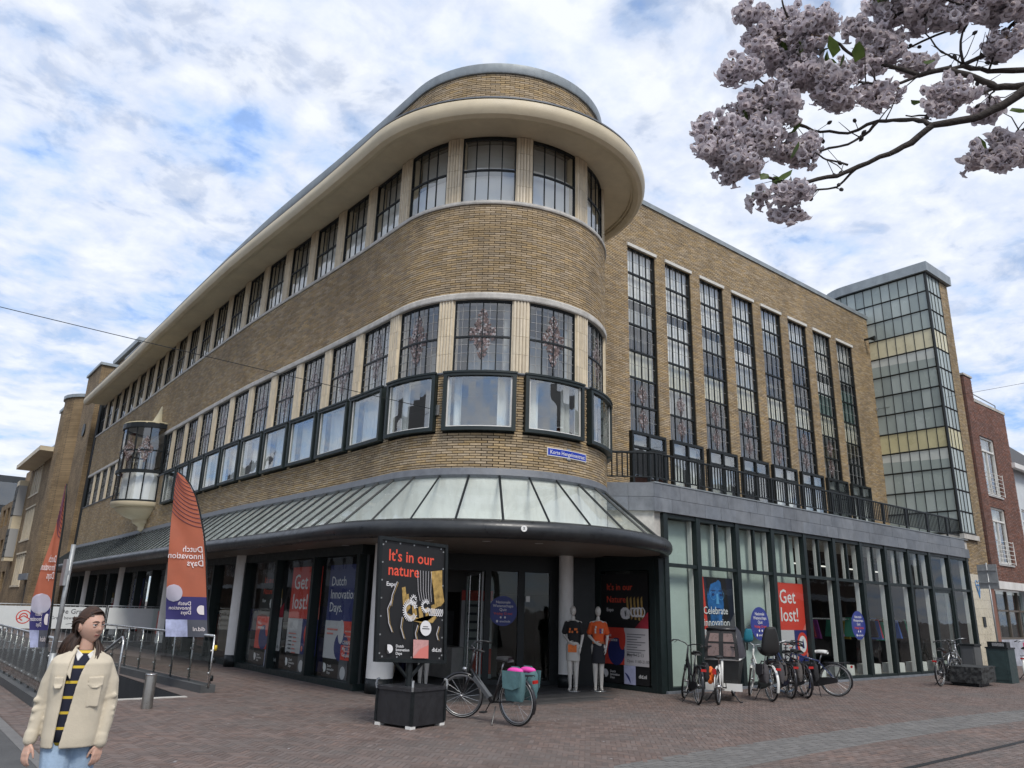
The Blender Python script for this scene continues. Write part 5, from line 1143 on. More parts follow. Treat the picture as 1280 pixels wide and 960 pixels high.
# ------------------------------------------------------------------ feather flags
M_sail = mat('flag_orange', (.53, .155, .085), .7, var=.12, scale=2, trans=.35); M_sailp = mat('flag_navy', (.045, .04, .17), .7, trans=.25); M_sailw = mat('flag_lilac', (.60, .58, .68), .7, var=.12, scale=3, trans=.3); M_sailg = mat('flag_grey', (.07, .075, .095), .7); M_sailt = mat('flag_text', (.72, .66, .66), .7); M_sailpic = mat('flag_picture', (.35, .38, .55), .7, var=.5, scale=4); M_sline = mat('flag_line', (.12, .04, .07), .7)
def feather(label, loc, h, pole, free, narrow, seed, base_h):
    """pole/free: lists (u, z) of the pole edge and the free edge, u to the viewer's right; h: horizontal view direction"""
    root = thing('feather_flag', label, 'flag', (loc[0], loc[1], 0), group='orange feather flags at the ramp railing'); rgt = Vector((h[1], -h[0], 0)); fw = Vector((h[0], h[1], 0)); o = Vector((loc[0], loc[1], 0))
    pp = np.array(pole); ff = np.array(free); rd = (rgt+fw*.35*seed).normalized()
    def W_(u, z, d=0): return o+rd*u-fw*d+Vector((0, 0, z))
    zs = pp[:, 1]; pu = lambda z: float(np.interp(z, zs, pp[:, 0])); fu = lambda z: float(np.interp(z, ff[:, 1], ff[:, 0])); z0, z1 = ff[0, 1], pp[-1, 1]
    def surf(s, z, d=0):       # s 0 free edge .. 1 pole edge
        u = fu(z)+(pu(z)-.02-fu(z))*s; wav = (.035*math.sin(z*3.1+s*4+seed)+.02*math.sin(z*7+s*9))*(1-s*.7)+.03*math.sin(s*3.14)
        return W_(u, z, d+wav)
    nz, ns = 40, 8; vs = [surf(j/ns, z0+(z1-.02-z0)*i/nz) for i in range(nz+1) for j in range(ns+1)]
    sail = build(MB().add(vs, [(i*(ns+1)+j, i*(ns+1)+j+1, (i+1)*(ns+1)+j+1, (i+1)*(ns+1)+j) for i in range(nz) for j in range(ns)]), 'sail', M_sail, root, True, True)
    def patch(fn_s0, fn_s1, za, zb, m, d, name='print_block', n=10):
        vs = []; 
        for i in range(n+1):
            z = za+(zb-za)*i/n; a, b = fn_s0(z), fn_s1(z)
            for j in range(7): vs.append(surf(a+(b-a)*j/6, z, d))
        build(MB().add(vs, [(i*7+j, i*7+j+1, (i+1)*7+j+1, (i+1)*7+j) for i in range(n) for j in range(6)]), name, m, sail, True)
    H_ = z1-z0; zc1 = z0+.10*H_; zc2 = z0+.235*H_
    patch(lambda z: 0, lambda z: 1, zc1, zc2, M_sailp, .014); patch(lambda z: 0, lambda z: .52, z0, zc1, M_sailpic, .014); patch(lambda z: .52, lambda z: 1, z0, zc1, M_sailg, .014)
    rc_ = .165; zc = z0+.255*H_
    wd = lambda z: max(.2, pu(z)-fu(z)); cs = .14/wd(zc)
    patch(lambda z: max(0, cs-math.sqrt(max(0, rc_**2-(z-zc)**2))/wd(z)), lambda z: cs+math.sqrt(max(0, rc_**2-(z-zc)**2))/wd(z)*1.0, zc-rc_, zc+rc_, M_sailw, .022, 'print_disc', 14)
    def txt(t, s_right, z, size, m=M_sailt):
        v_, f_ = text_geo(t, size, .004); w = wd(z)
        k_ = min(1, w/.72); build(MB().add([surf(s_right-x*k_/w, z+y, .026) for x, y in v_], f_), 'lettering', m, sail)
    for k, t in enumerate(('Dutch', 'Innovation', 'Days')): txt(t, .96, z0+.505*H_-.135*k, .165)
    for k, t in enumerate(('Dutch', 'Innovation', 'Days')): txt(t, .62, z0+.185*H_-.085*k, .10)
    txt('did.nl', .95, z0+.035*H_, .11)
    w = wd(z0+.16*H_); lg = MB(); zc = z0+.13*H_
    k_ = min(1, w/.72); lg.add([surf(.93-x*k_/w, zc+y, .026) for x, y in [(0, 0), (0, .17), (.05, .18)]+[(.05+.085*math.sin(a), .09+.09*math.cos(a)) for a in [.4*k for k in range(1, 8)]]], [tuple(range(10))]); build(lg, 'logo', M_sailt, sail)
    for k in range(11):        # arcs printed on the upper part
        za = z0+(.66+.027*k)*H_; pts = [surf(s/10, min(z1-.05, za+.30*(1-s/10)**2-.0), .010) for s in range(11)]
        build(MB().tube(pts, .006, 4), 'print_arc', M_sline, sail)
    pl = MB(); pl.tube([W_(0, base_h)]+[W_(u, z) for u, z in pole if z > base_h+.1], [.022]+[.02-.012*i/len(pole) for i in range(sum(1 for p in pole if p[1] > base_h+.1))], 8); build(pl, 'pole', M_black, root, True, True)
    return root
h1 = (.3265, .9452)
f1 = feather('tall orange feather flag with curved tip strapped to the ramp railing end', (5.48, 15.87), h1, [(0, .0), (-.08, .6), (-.16, 1.08), (-.26, 1.7), (-.383, 2.45), (-.49, 2.95), (-.631, 3.40), (-.75, 3.72), (-.889, 3.95), (-1.02, 4.1), (-1.15, 4.18)],
    [(-.929, .98), (-1.0, 1.5), (-1.033, 1.81), (-1.1, 2.58), (-1.146, 3.2), (-1.175, 3.85), (-1.17, 4.18)], 1, 0.0, 0.0)
for k, (z, m) in enumerate(((.22, M_black), (.55, M_black), (.78, mat('yellow_strap', (.6, .42, .03), .6)))): build(MB().lathe([(.045, z-.05), (.05, z), (.045, z+.05)], 10, (5.47, 15.86, 0)), 'strap', m, f1, True, True)
h2 = (.1852, .9827)
f2 = feather('narrow orange feather flag turned edge-on behind the walking woman', (2.70, 15.05), h2, [(-.22, 0), (-.265, .85), (-.27, 1.14), (-.304, 1.61), (-.347, 2.35), (-.361, 2.86), (-.40, 3.3), (-.432, 3.55)],
    [(-.50, .86), (-.53, 1.0), (-.585, 1.27), (-.609, 1.6), (-.564, 2.1), (-.474, 2.75), (-.451, 3.32), (-.44, 3.55)], 1, 0.6, 0.0)

# ------------------------------------------------------------------ ramp, railings, bollard, barrier
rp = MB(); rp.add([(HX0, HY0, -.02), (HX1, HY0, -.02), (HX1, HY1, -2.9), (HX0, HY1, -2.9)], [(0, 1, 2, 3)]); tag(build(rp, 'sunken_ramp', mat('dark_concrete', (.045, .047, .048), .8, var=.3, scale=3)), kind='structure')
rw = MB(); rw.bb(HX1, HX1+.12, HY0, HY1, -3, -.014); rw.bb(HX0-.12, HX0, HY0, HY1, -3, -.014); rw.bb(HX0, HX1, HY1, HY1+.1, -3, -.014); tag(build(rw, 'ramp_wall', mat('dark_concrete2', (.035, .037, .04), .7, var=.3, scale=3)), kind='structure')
sl = MB(); sl.bb(HX0, HX1, HY0-.16, HY0, -.1, .008); tag(build(sl, 'ramp_threshold', M_conc), kind='structure')
M_clear = glass('clear_panel', (.93, .95, .94), 1.32)
def railing(label, pts, zb, n, kerb, group='stainless railings round the sunken ramp'):
    root = thing('ramp_railing', label, 'railing', (*pts[0], 0), group=group); a, b = Vector((*pts[0], 0)), Vector((*pts[1], 0)); d = b-a; nn = Vector((-d.y, d.x, 0)).normalized()
    build(MB().tube([a+Vector((0, 0, 1.02)), b+Vector((0, 0, 1.02))], .024, 10), 'handrail', M_steel, root, True, True)
    for k in range(n):
        p = a+d*(k/(n-1)); build(MB().tube([p+Vector((0, 0, zb)), p+Vector((0, 0, 1.02))], .02, 8), 'baluster', M_steel, root, True, True)
        for z in (.35, .75): build(MB().ball(p+nn*.03+Vector((0, 0, z)), .022, 8, 6), 'glass_clamp', M_steel, root, True, True)
    g = MB(); q = nn*.035; g.hexa([a+q+Vector((0, 0, .2)), b+q+Vector((0, 0, .2)), b+q*1.3+Vector((0, 0, .2)), a+q*1.3+Vector((0, 0, .2)), a+q+Vector((0, 0, .93)), b+q+Vector((0, 0, .93)), b+q*1.3+Vector((0, 0, .93)), a+q*1.3+Vector((0, 0, .93))]); build(g, 'glass_panel', M_clear, root, False, True)
    kb = MB(); w = .14; kb.hexa([a-nn*w+Vector((0, 0, -.012)), b-nn*w+Vector((0, 0, -.012)), b+nn*w+Vector((0, 0, -.012)), a+nn*w+Vector((0, 0, -.012)), a-nn*w+Vector((0, 0, kerb)), b-nn*w+Vector((0, 0, kerb)), b+nn*w+Vector((0, 0, kerb)), a+nn*w+Vector((0, 0, kerb))]); build(kb, 'kerb', mat('dark_kerb', (.075, .077, .078), .75, var=.25, scale=5), root, False, True)
    return root
railing('stainless railing on a dark kerb ending at the tall orange flag', [(5.30, 15.45), (4.80, 23.5)], .1, 9, .14)
railing('stainless railing on a dark kerb left of the walking woman', [(2.45, 14.6), (2.45, 24.0)], .1, 13, .14)
st = thing('stair_handrail', 'short inverted-U steel handrail at the top of the sunken ramp', 'handrail', (3.58, 15.0, 0)); build(MB().tube([(3.58, 14.98, 0), (3.58, 14.98, .95), (3.58, 15.06, 1.02), (3.58, 17.0, .50), (3.58, 17.05, .45), (3.58, 17.05, -.5)], .022, 8), 'rail', M_steel, st, True, True); build(MB().lathe([(.05, 0), (.05, .012), (0, .012)], 12, (3.58, 14.98, .0)), 'foot_plate', M_steel, st, False, True)
bo = thing('bollard', 'round stainless bollard standing on the brick pavement before the ramp', 'bollard', (3.76, 13.66, 0)); build(MB().lathe([(.085, 0), (.085, .5), (.08, .52), (.0, .535)], 20), 'tube', mat('bollard_steel', (.30, .285, .26), .35, .8, var=.2, scale=12), bo, True, angle=40); build(MB().lathe([(.088, .49), (.088, .515), (.083, .52)], 20), 'rim', M_steel, bo, True)
sp2 = thing('sign_post', 'grey galvanised post with a sign seen edge-on beside the narrow flag', 'post', (2.46, 14.5, 0)); build(MB().tube([(2.46, 14.5, 0), (2.46, 14.5, .8)], .055, 10), 'sleeve', M_galv, sp2, True, True); build(MB().tube([(2.46, 14.5, .75), (2.46, 14.5, 2.5)], .036, 10), 'tube', M_galv, sp2, True, True); build(MB().box((2.41, 14.56, 2.05), (.04, .3, .42)), 'sign_plate', M_galv, sp2, False, True); build(MB().box((2.44, 14.5, 2.05), (.05, .08, .06)), 'bracket', M_galv, sp2, False, True)
M_ban = mat('banner_white', (.68, .70, .69), .6, var=.05)
FY = 30.0
for k in range(3):
    x0 = 2.5+2.0*k; br_ = thing('crowd_barrier', ['steel crowd barrier with a white banner marked with a red ring', "steel crowd barrier with white 'De Graaff' banner", 'steel crowd barrier with plain white banner at the shop wall'][k], 'barrier', (x0+1, FY, 0))
    f_ = MB(); f_.tube([(x0, FY, .1), (x0, FY, 1.42), (x0+1.95, FY, 1.42), (x0+1.95, FY, .1)], .02, 6); f_.tube([(x0, FY, .25), (x0+1.95, FY, .25)], .016, 6); build(f_, 'frame', M_galv, br_, True, True)
    for j in range(1, 14): build(MB().tube([(x0+.14*j, FY, .25), (x0+.14*j, FY, 1.4)], .008, 5), 'bar', M_galv, br_, False, True)
    for xx in (x0+.25, x0+1.7): build(MB().bb(xx-.03, xx+.03, FY-.3, FY+.3, 0, .1), 'foot', M_galv, br_, False, True)
    Fn = (lambda X: lambda u, v, d: Vector((X+u, FY-.03-d, .66+v)))(x0+.03); bp = MB().add([Fn(0, 0, 0), Fn(1.89, 0, 0), Fn(1.89, .70, 0), Fn(0, .70, 0)], [(0, 1, 2, 3)]); bo_ = build(bp, 'banner', M_ban, br_, False, True); S = Sheet(None, bo_, Fn)
    if k == 0: S.line([(1.5+.2*math.cos(.35*q), .36+.2*math.sin(.35*q)) for q in range(19)], .03, C_RED); S.line([(1.5+.11*math.cos(.35*q), .36+.11*math.sin(.35*q)) for q in range(14)], .035, C_RED); S.line([(1.32, .28), (1.5, .4), (1.68, .3)], .03, C_RED)
    if k == 1: S.text('De Graaff', .95, .48, .22, C_DGREY, .012, align='C'); S.text('Gratis bewaakte stalling', .95, .30, .14, C_DGREY, .002, align='C'); S.line([(.75, .14), (.9, .17), (1.05, .13), (1.2, .15)], .015, C_DGREY)
# ------------------------------------------------------------------ bicycles
M_tyre = mat('tyre_rubber', (.012, .012, .012), .75, var=.3, scale=30); M_rim = mat('rim_alu', (.42, .42, .42), .35, .85); M_spoke = mat('spoke_steel', (.55, .55, .55), .3, .9); M_bblk = mat('bike_black', (.012, .012, .014), .35, coat=.3); M_bgrey = mat('bike_grey', (.10, .105, .11), .35, coat=.3); M_bwhite = mat('bike_white', (.66, .66, .63), .35, coat=.3); M_bnavy = mat('bike_navy', (.02, .035, .11), .35, coat=.3); M_bred = mat('bike_red_lens', (.4, .015, .012), .25); M_bsilver = mat('bike_silver', (.42, .43, .44), .35, .7); M_saddle = mat('saddle_black', (.018, .018, .018), .6); M_saddle_w = mat('saddle_white', (.6, .59, .56), .55); M_tyre_b = mat('tyre_blue', (.26, .38, .55), .7); M_bag = mat('bag_black', (.02, .02, .022), .85, var=.4, scale=12, bump=.5, bscale=14); M_refl = mat('reflective_band', (.5, .5, .5), .5)
WR = .345
def tform(pts, M): return [M @ Vector(p) for p in pts]
def bicycle(label, loc, head, lean=3, steer=0, frame=None, style='step', guard=None, tyre_f=None, saddle=None, rack=True, stand=True, group='bicycles parked in front of the shop windows', chain=True, z=0.0):
    frame = frame or M_bblk; guard = guard or frame; saddle = saddle or M_saddle
    root = thing('bicycle', label, 'bicycle', (loc[0], loc[1], z), 0, group)
    root.rotation_euler = (Matrix.Rotation(R_(head), 3, 'Z') @ Matrix.Rotation(R_(lean), 3, 'X')).to_euler()
    fx = 1.10; hb = Vector((.86, 0, .98)); ht = Vector((.94, 0, .72))      # steering axis
    ax = (Vector((fx-.06, 0, WR))-hb).normalized(); SM = Matrix.Translation(hb) @ Matrix.Rotation(R_(steer), 4, ax) @ Matrix.Translation(-hb)
    def wheel(c, M, tm):
        ring = [(c[0]+.326*math.cos(2*math.pi*k/30), 0, c[2]+.326*math.sin(2*math.pi*k/30)) for k in range(30)]
        w = build(MB().tube(tform(ring, M), .020, 8, closed=True), 'wheel', tm, root, True)
        band = MB()
        for sy in (-.021, .021): band.tube(tform([(c[0]+.317*math.cos(2*math.pi*k/30), sy*.93, c[2]+.317*math.sin(2*math.pi*k/30)) for k in range(30)], M), .0028, 3, closed=True)
        build(band, 'reflective_band', M_refl, w)
        build(MB().tube(tform([(c[0]+.300*math.cos(2*math.pi*k/30), 0, c[2]+.300*math.sin(2*math.pi*k/30)) for k in range(30)], M), .010, 6, closed=True), 'rim', M_rim, w, True)
        sp = MB()
        for k in range(18):
            a = 2*math.pi*k/18; sp.tube(tform([(c[0]+.02*math.cos(a+.8), (.025 if k % 2 else -.025), c[2]+.02*math.sin(a+.8)), (c[0]+.3*math.cos(a), 0, c[2]+.3*math.sin(a))], M), .0016, 3, cap=False)
        build(sp, 'spokes', M_spoke, w); build(MB().tube(tform([(c[0], -.055, c[2]), (c[0], .055, c[2])], M), .022, 10), 'hub', M_rim, w, True)
    I4 = Matrix.Identity(4)
    wheel((0, 0, WR), I4, M_tyre); wheel((fx, 0, WR), SM, tyre_f or M_tyre)
    bb = Vector((.46, 0, .29)); st = Vector((.30, 0, .72)); sd = Vector((.24, 0, .90))
    f = MB(); r = .017
    if style == 'step': f.tube([bb, (.62, 0, .36), (.80, 0, .60), ht+Vector((-.0, 0, .04))], .021, 8); f.tube([(.40, 0, .46), (.62, 0, .52), ht+Vector((-.03, 0, .16))], .017, 8)
    elif style == 'ebike': f.tube([bb+Vector((.03, 0, 0)), ht+Vector((-.02, 0, .02))], .026, 8)
    else: f.tube([bb, ht], .018, 8); f.tube([st, ht+Vector((-.02, 0, .14))], .017, 8)
    f.tube([bb, st], r, 8); f.tube([ht+Vector((.025, 0, -.06)), hb], .02, 8)
    for s_ in (-.05, .05): f.tube([bb+Vector((0, s_*.5, 0)), (0, s_, WR)], .010, 6); f.tube([st+Vector((0, s_*.3, -.04)), (0, s_, WR)], .009, 6)
    build(f, 'frame', frame, root, True)
    if style == 'ebike': b_ = MB(); d = (ht-bb).normalized(); M = d.to_track_quat('Z', 'Y').to_matrix(); b_.box(bb+d*.30+Vector((.0, 0, .0)), (.075, .06, .42), M); build(b_, 'battery', M_bgrey, root)
    fk = MB()
    for s_ in (-.045, .045): fk.tube(tform([ht+Vector((.02, s_*.7, -.06)), (1.02, s_, .52), (fx-.02, s_, WR+.06), (fx, s_, WR)], SM), [.014, .012, .009, .008], 6)
    build(fk, 'fork', frame, root, True)
    h = MB(); h.tube(tform([ht+Vector((.0, 0, .1)), hb+Vector((-.02, 0, .06))], SM), .014, 8)
    for s_ in (-1, 1): h.tube(tform([hb+Vector((-.02, 0, .06)), hb+Vector((.05, s_*.08, .10)), hb+Vector((.02, s_*.22, .13)), hb+Vector((-.08, s_*.29, .12)), hb+Vector((-.20, s_*.31, .09))], SM), .012, 8)
    ho = build(h, 'handlebar', M_bsilver if (style == 'step' and frame is not M_bblk) else M_bblk, root, True)
    for s_ in (-1, 1): build(MB().tube(tform([hb+Vector((-.10, s_*.295, .115)), hb+Vector((-.23, s_*.313, .083))], SM), .018, 8), 'grip', M_saddle, ho, True); build(MB().tube(tform([hb+Vector((-.0, s_*.24, .11)), hb+Vector((-.1, s_*.27, .07))], SM), .006, 5), 'brake_lever', M_bblk, ho)
    build(MB().tube([st+Vector((.02, 0, -.05)), sd], .013, 8), 'seat_post', M_rim, root, True)
    s = MB(); n = 9
    for k in range(n):
        t = k/(n-1); x = -.13+.27*t; w = .105*(1-t)**.7*(.6+.4*min(1, t*6))+.02; z_ = .012*math.sin(t*3.1)+.006
        s.v += [tuple(sd+Vector((x, w*c_, .03+z_+(.02 if abs(c_) < .6 else 0)-.025*(1 if abs(c_) > .9 else 0)))) for c_ in (-1, -.5, 0, .5, 1)]+[tuple(sd+Vector((x, w*c_*.85, -.02+z_))) for c_ in (1, 0, -1)]
    for k in range(n-1):
        for j in range(8): a = k*8+j; b = k*8+(j+1) % 8; s.f.append((a, b, b+8, a+8)); s.m.append(0)
    s.f += [tuple(range(8)), tuple(range((n-1)*8, n*8))[::-1]]; s.m += [0, 0]; build(s, 'saddle', saddle, root, True)
    def guardm(c, a0, a1, M):
        g = MB(); n = 14
        for k in range(n+1):
            a = R_(a0+(a1-a0)*k/n); rr = .358
            for dy, dr in ((-.028, -.012), (-.02, .004), (.02, .004), (.028, -.012)): g.v.append(tuple(M @ Vector((c[0]+(rr+dr)*math.cos(a), dy, c[2]+(rr+dr)*math.sin(a)))))
        for k in range(n):
            for j in range(3): a = k*4+j; g.f.append((a, a+1, a+5, a+4)); g.m.append(0)
        return g
    build(guardm((0, 0, WR), 20, 205, I4), 'mudguard', guard, root, True); build(guardm((fx, 0, WR), -15, 140, SM), 'mudguard', guard, root, True)
    if chain and style != 'ebike': c_ = MB(); c_.poly([(.53, .035, .20), (.55, .035, .30), (.50, .035, .375), (.02, .035, .40), (-.06, .035, .36), (-.05, .035, .30), (.40, .035, .19)], .025, (0, 1, 0)); build(c_, 'chain_guard', M_bblk, root)
    k_ = MB(); k_.tube([(.46, -.08, .29), (.46, .08, .29)], .012, 6); k_.tube([(.46, .075, .29), (.55, .08, .16)], .009, 6); k_.tube([(.46, -.075, .29), (.37, -.08, .42)], .009, 6); ko = build(k_, 'crank', M_bblk, root)
    build(MB().bb(.51, .60, .08, .17, .15, .17), 'pedal', M_saddle, ko); build(MB().bb(.32, .41, -.17, -.08, .41, .43), 'pedal', M_saddle, ko)
    if rack:
        q = MB()
        for s_ in (-.06, .06): q.tube([(.22, s_, .70), (-.30, s_, .72), (-.33, s_*.4, .715)], .007, 5); q.tube([(-.18, s_, .71), (0, s_*1.0, WR)], .006, 5)
        for x in (.1, -.05, -.2): q.tube([(x, -.06, .71), (x, .06, .71)], .005, 5)
        build(q, 'rear_rack', M_bblk, root)
    build(MB().box((-.36, 0, .64), (.03, .10, .045)), 'tail_light', M_bred, root); build(MB().lathe([(.0, 0), (.03, .01), (.035, .05), (.0, .055)], 10, SM @ Vector((1.0, 0, .74)), Matrix.Rotation(R_(90), 3, 'Y')), 'headlight', M_bsilver, root, True)
    if stand: build(MB().tube([(.36, .06, .25), (.30, .22, .02), (.27, .24, .012)], .010, 6), 'kickstand', M_bblk, root)
    return root
bicycle('black electric bicycle with green panniers standing before the entrance', (7.80, 9.33), 101, -3, -32, M_bblk, 'ebike', group=None)
b1 = bicycle('dark bicycle with orange jacket over its side by the corner post', (12.72, 9.80), 52, 3, 25, M_bblk, 'step')
b3 = bicycle('white city bicycle with teal front seat and black rear child seat', (14.62, 9.42), 56, 2, 30, M_bwhite, 'step', guard=M_bwhite)
b4 = bicycle('black bicycle with grey double panniers squeezed beside the child-seat bike', (15.55, 9.55), 50, 2, -6, M_bblk, 'step')
b5 = bicycle('black bicycle with dark bags beside the blue-tyred one', (15.95, 9.42), 54, -2, 10, M_bblk, 'diamond')
b6 = bicycle('navy bicycle parked behind the dark bag-laden bicycles', (16.30, 9.75), 64, 3, -15, M_bnavy, 'step')
b7 = bicycle('dark bicycle with white saddle and pale blue front tyre', (16.98, 9.30), 108, -3, -14, M_bnavy, 'diamond', tyre_f=M_tyre_b, saddle=M_saddle_w, guard=M_bblk)
b8 = bicycle('black bicycle standing alone left of the stone planter', (22.45, 9.36), 4, 3, 10, M_bblk, 'diamond')
b9 = bicycle('silver bicycle against the tiled pier behind the planter', (28.6, 11.02), 186, 2, 20, M_bsilver, 'step')
b10 = bicycle('white bicycle behind the green waste bin', (27.6, 9.0), 8, 3, 12, M_bwhite, 'step')
bicycle('old bicycle parked behind the crowd barriers', (2.2, 29.0), 20, 3, 10, M_bblk, 'step')
# things the bicycles carry
def soft_bag(name, label, cat, loc, rz, size, m, flap=None, top=None, group=None, tilt=0, puff=.12):
    root = thing(name, label, cat, loc, rz, group); root.rotation_euler = (R_(tilt), 0, rz); sx, sy, sz = size; nx, nz_ = 10, 10; rg = random.Random(int(loc[0]*100)); mb = MB()
    rows = 9
    for i in range(rows):
        t = i/(rows-1); e = (1-abs(2*t-1)**3); w = sx*(.86+.14*e); d = sy*(.45+.55*e)
        for k in range(20):
            a = 2*math.pi*k/20; c, s_ = math.cos(a), math.sin(a); q = (abs(c)**4+abs(s_)**4)**-.25
            mb.v.append((w/2*c*q*.95+rg.uniform(-.008, .008), d/2*s_*q*.95+rg.uniform(-.01, .01), t*sz))
    for i in range(rows-1):
        for k in range(20): a = i*20+k; b = i*20+(k+1) % 20; mb.f.append((a, b, b+20, a+20)); mb.m.append(0)
    mb.f += [tuple(range(20))[::-1], tuple(range((rows-1)*20, rows*20))]; mb.m += [0, 0]
    build(mb, 'body', m, root, True, angle=60)
    if flap: build(MB().poly([(-sx*.5, -sy*.53, sz*1.0), (sx*.5, -sy*.53, sz*1.0), (sx*.46, -sy*.57, sz*.5), (sx*.1, -sy*.6, sz*.38), (-sx*.42, -sy*.58, sz*.42)], .012, (0, -1, 0)), 'flap', flap, root); build(MB().bb(-.012, .012, -sy*.62, -sy*.57, sz*.44, sz*.50), 'buckle', M_bblk, root); build(MB().tube([(-sx*.3, 0, sz), (-sx*.2, 0, sz+.05), (sx*.2, 0, sz+.05), (sx*.3, 0, sz)], .012, 6), 'handle', m, root)
    if top: build(MB().ball((0, 0, sz*1.0), (sx*.42, sy*.42, .05), 12, 8), 'lining', top, root, True)
    return root
M_teal = mat('pannier_green', (.075, .155, .165), .8, var=.25, scale=9, bump=.4, bscale=12); M_pinkl = mat('pink_lining', (.72, .06, .36), .7)
H = R_(101); fw = Vector((math.cos(H), math.sin(H), 0)); lf = Vector((-fw.y, fw.x, 0)); rb_ = Vector((7.80, 9.33, 0))
for sgn, lb in ((1, 'grey-green pannier bag with pink top on the near side of the electric bicycle'), (-1, 'grey-green pannier bag on the far side of the electric bicycle')):
    p = rb_-fw*.07+lf*(.15*sgn)+Vector((0, 0, .36)); soft_bag('pannier_bag', lb, 'bag', p, H+(math.pi if sgn > 0 else 0), (.36, .16, .42), M_teal, M_teal, M_pinkl, 'panniers on the electric bicycle')
p = Vector((12.72, 9.80, 0))+Vector((math.cos(R_(52)), math.sin(R_(52)), 0))*.05+Vector((.14, -.1, .42)); soft_bag('shopping_bag', 'black side bag hanging on the bicycle by the corner post', 'bag', p, R_(52), (.34, .14, .34), M_bag)
og = thing('jacket', 'bright orange jacket stuffed over a side bag', 'jacket', tuple(p+Vector((.05, -.1, .1)))); mb = MB(); rg = random.Random(4)
for k in range(16): mb.ball((rg.uniform(-.10, .10), rg.uniform(-.05, .05), .10-.012*k+rg.uniform(-.03, .05)), (rg.uniform(.03, .08), rg.uniform(.03, .05), rg.uniform(.04, .10)), 10, 8, Matrix.Rotation(rg.uniform(-1, 1), 3, 'Y'))
build(mb, 'cloth', mat('orange_cloth', (.72, .14, .015), .7, var=.3, scale=9, bump=.5, bscale=15), og, True)
for q, (rx, ry, hd, m, lb) in enumerate(((14.62, 9.42, 56, mat('bag_grey', (.07, .065, .068), .85, var=.3, scale=10, bump=.4, bscale=14), 'grey pannier on the white child-seat bicycle'), (15.55, 9.55, 50, mat('bag_greybrown', (.10, .09, .085), .85, var=.3, scale=10, bump=.4, bscale=14), 'grey-brown pannier on the squeezed black bicycle'), (15.95, 9.42, 54, M_bag, 'black pannier on the bicycle beside the blue-tyred one'), (16.30, 9.75, 64, M_bag, 'black pannier on the navy bicycle'))):
    f_ = Vector((math.cos(R_(hd)), math.sin(R_(hd)), 0)); l_ = Vector((-f_.y, f_.x, 0))
    for sgn in (1, -1): soft_bag('pannier_bag', lb.replace(' on the', ' on the left side of the' if sgn > 0 else ' on the right side of the', 1), 'bag', Vector((rx, ry, .36))-f_*.05+l_*(.16*sgn), R_(hd)+(0 if sgn < 0 else math.pi), (.36, .15, .36), m, m, group='panniers on the parked bicycles')
def shell_seat(label, loc, rz, m, pad, s=1.0, name='child_seat'):
    root = thing(name, label, 'child seat', loc, rz); mb = MB(); n = 10
    prof = [(.20, .10), (.08, .0), (-.10, .02), (-.16, .14), (-.19, .32), (-.21, .52)]
    for w, off in ((.17, 0), (.15, .03)): 
        for qi, (x, z_) in enumerate(prof):
            w_ = w*(.78, .92, 1, 1, .9, .55)[qi]; wing = .07 if qi > 2 else .0; up_ = .12 if qi < 3 else .02; mb.v += [(s*(x+wing)+off*.6, -s*w_, s*(z_+up_)), (s*x-.02+off*.6, -s*w_*.85, s*z_+off), (s*x-.02+off*.6, s*w_*.85, s*z_+off), (s*(x+wing)+off*.6, s*w_, s*(z_+up_))]
    for o_ in (0, len(prof)*4):
        for i in range(len(prof)-1):
            for j in range(3): a = o_+i*4+j; mb.f.append((a, a+1, a+5, a+4)); mb.m.append(1 if o_ else 0)
    b = build(mb, 'shell', [m, pad], root, True); md_ = b.modifiers.new('thick', 'SOLIDIFY'); md_.thickness = .018; ss = b.modifiers.new('round', 'SUBSURF'); ss.levels = 2; ss.render_levels = 2
    build(MB().tube([(.05*s, 0, 0), (.08*s, 0, -.16)], .02, 6), 'bracket', M_bblk, root); build(MB().tube([(-.1*s, -.12*s, .1*s), (.1*s, -.14*s, .16*s), (.1*s, .14*s, .16*s), (-.1*s, .12*s, .1*s)], .012, 6), 'harness', M_bblk, root)
    return root
f_ = Vector((math.cos(R_(56)), math.sin(R_(56)), 0)); b3v = Vector((14.62, 9.42, 0))
shell_seat('black rear child seat on the white city bicycle', tuple(b3v+f_*.02+Vector((0, 0, .86))), R_(56), mat('seat_black', (.02, .02, .02), .5), mat('seat_pad', (.05, .045, .045), .8), 1.1)
shell_seat('teal front child seat on the handlebar of the white city bicycle', tuple(b3v+f_*.80+Vector((-.05, .1, 1.10))), R_(56), mat('seat_teal', (.02, .19, .26), .5), mat('seat_pad_d', (.03, .03, .05), .8), .56)
# cargo bicycle
cg = thing('cargo_bicycle', 'white and black cargo bicycle with folding rain hood over its box', 'cargo bicycle', (13.06, 9.58, 0)); cg.rotation_euler = (0, 0, R_(27))
def cwheel(x, r, y=0):
    w = build(MB().tube([(x+(r-.022)*math.cos(2*math.pi*k/28), y, r+(r-.022)*math.sin(2*math.pi*k/28)) for k in range(28)], .024, 8, closed=True), 'wheel', M_tyre, cg, True); build(MB().tube([(x+(r-.05)*math.cos(2*math.pi*k/28), y, r+(r-.05)*math.sin(2*math.pi*k/28)) for k in range(28)], .012, 6, closed=True), 'rim', M_rim, w, True); sp = MB()
    for k in range(14): a = 2*math.pi*k/14; sp.tube([(x, y, r), (x+(r-.05)*math.cos(a), y, r+(r-.05)*math.sin(a))], .002, 3)
    build(sp, 'spokes', M_spoke, w); build(MB().tube([(x, y-.06, r), (x, y+.06, r)], .03, 10), 'hub', M_rim, w, True)
cwheel(0, .33); cwheel(1.98, .255)
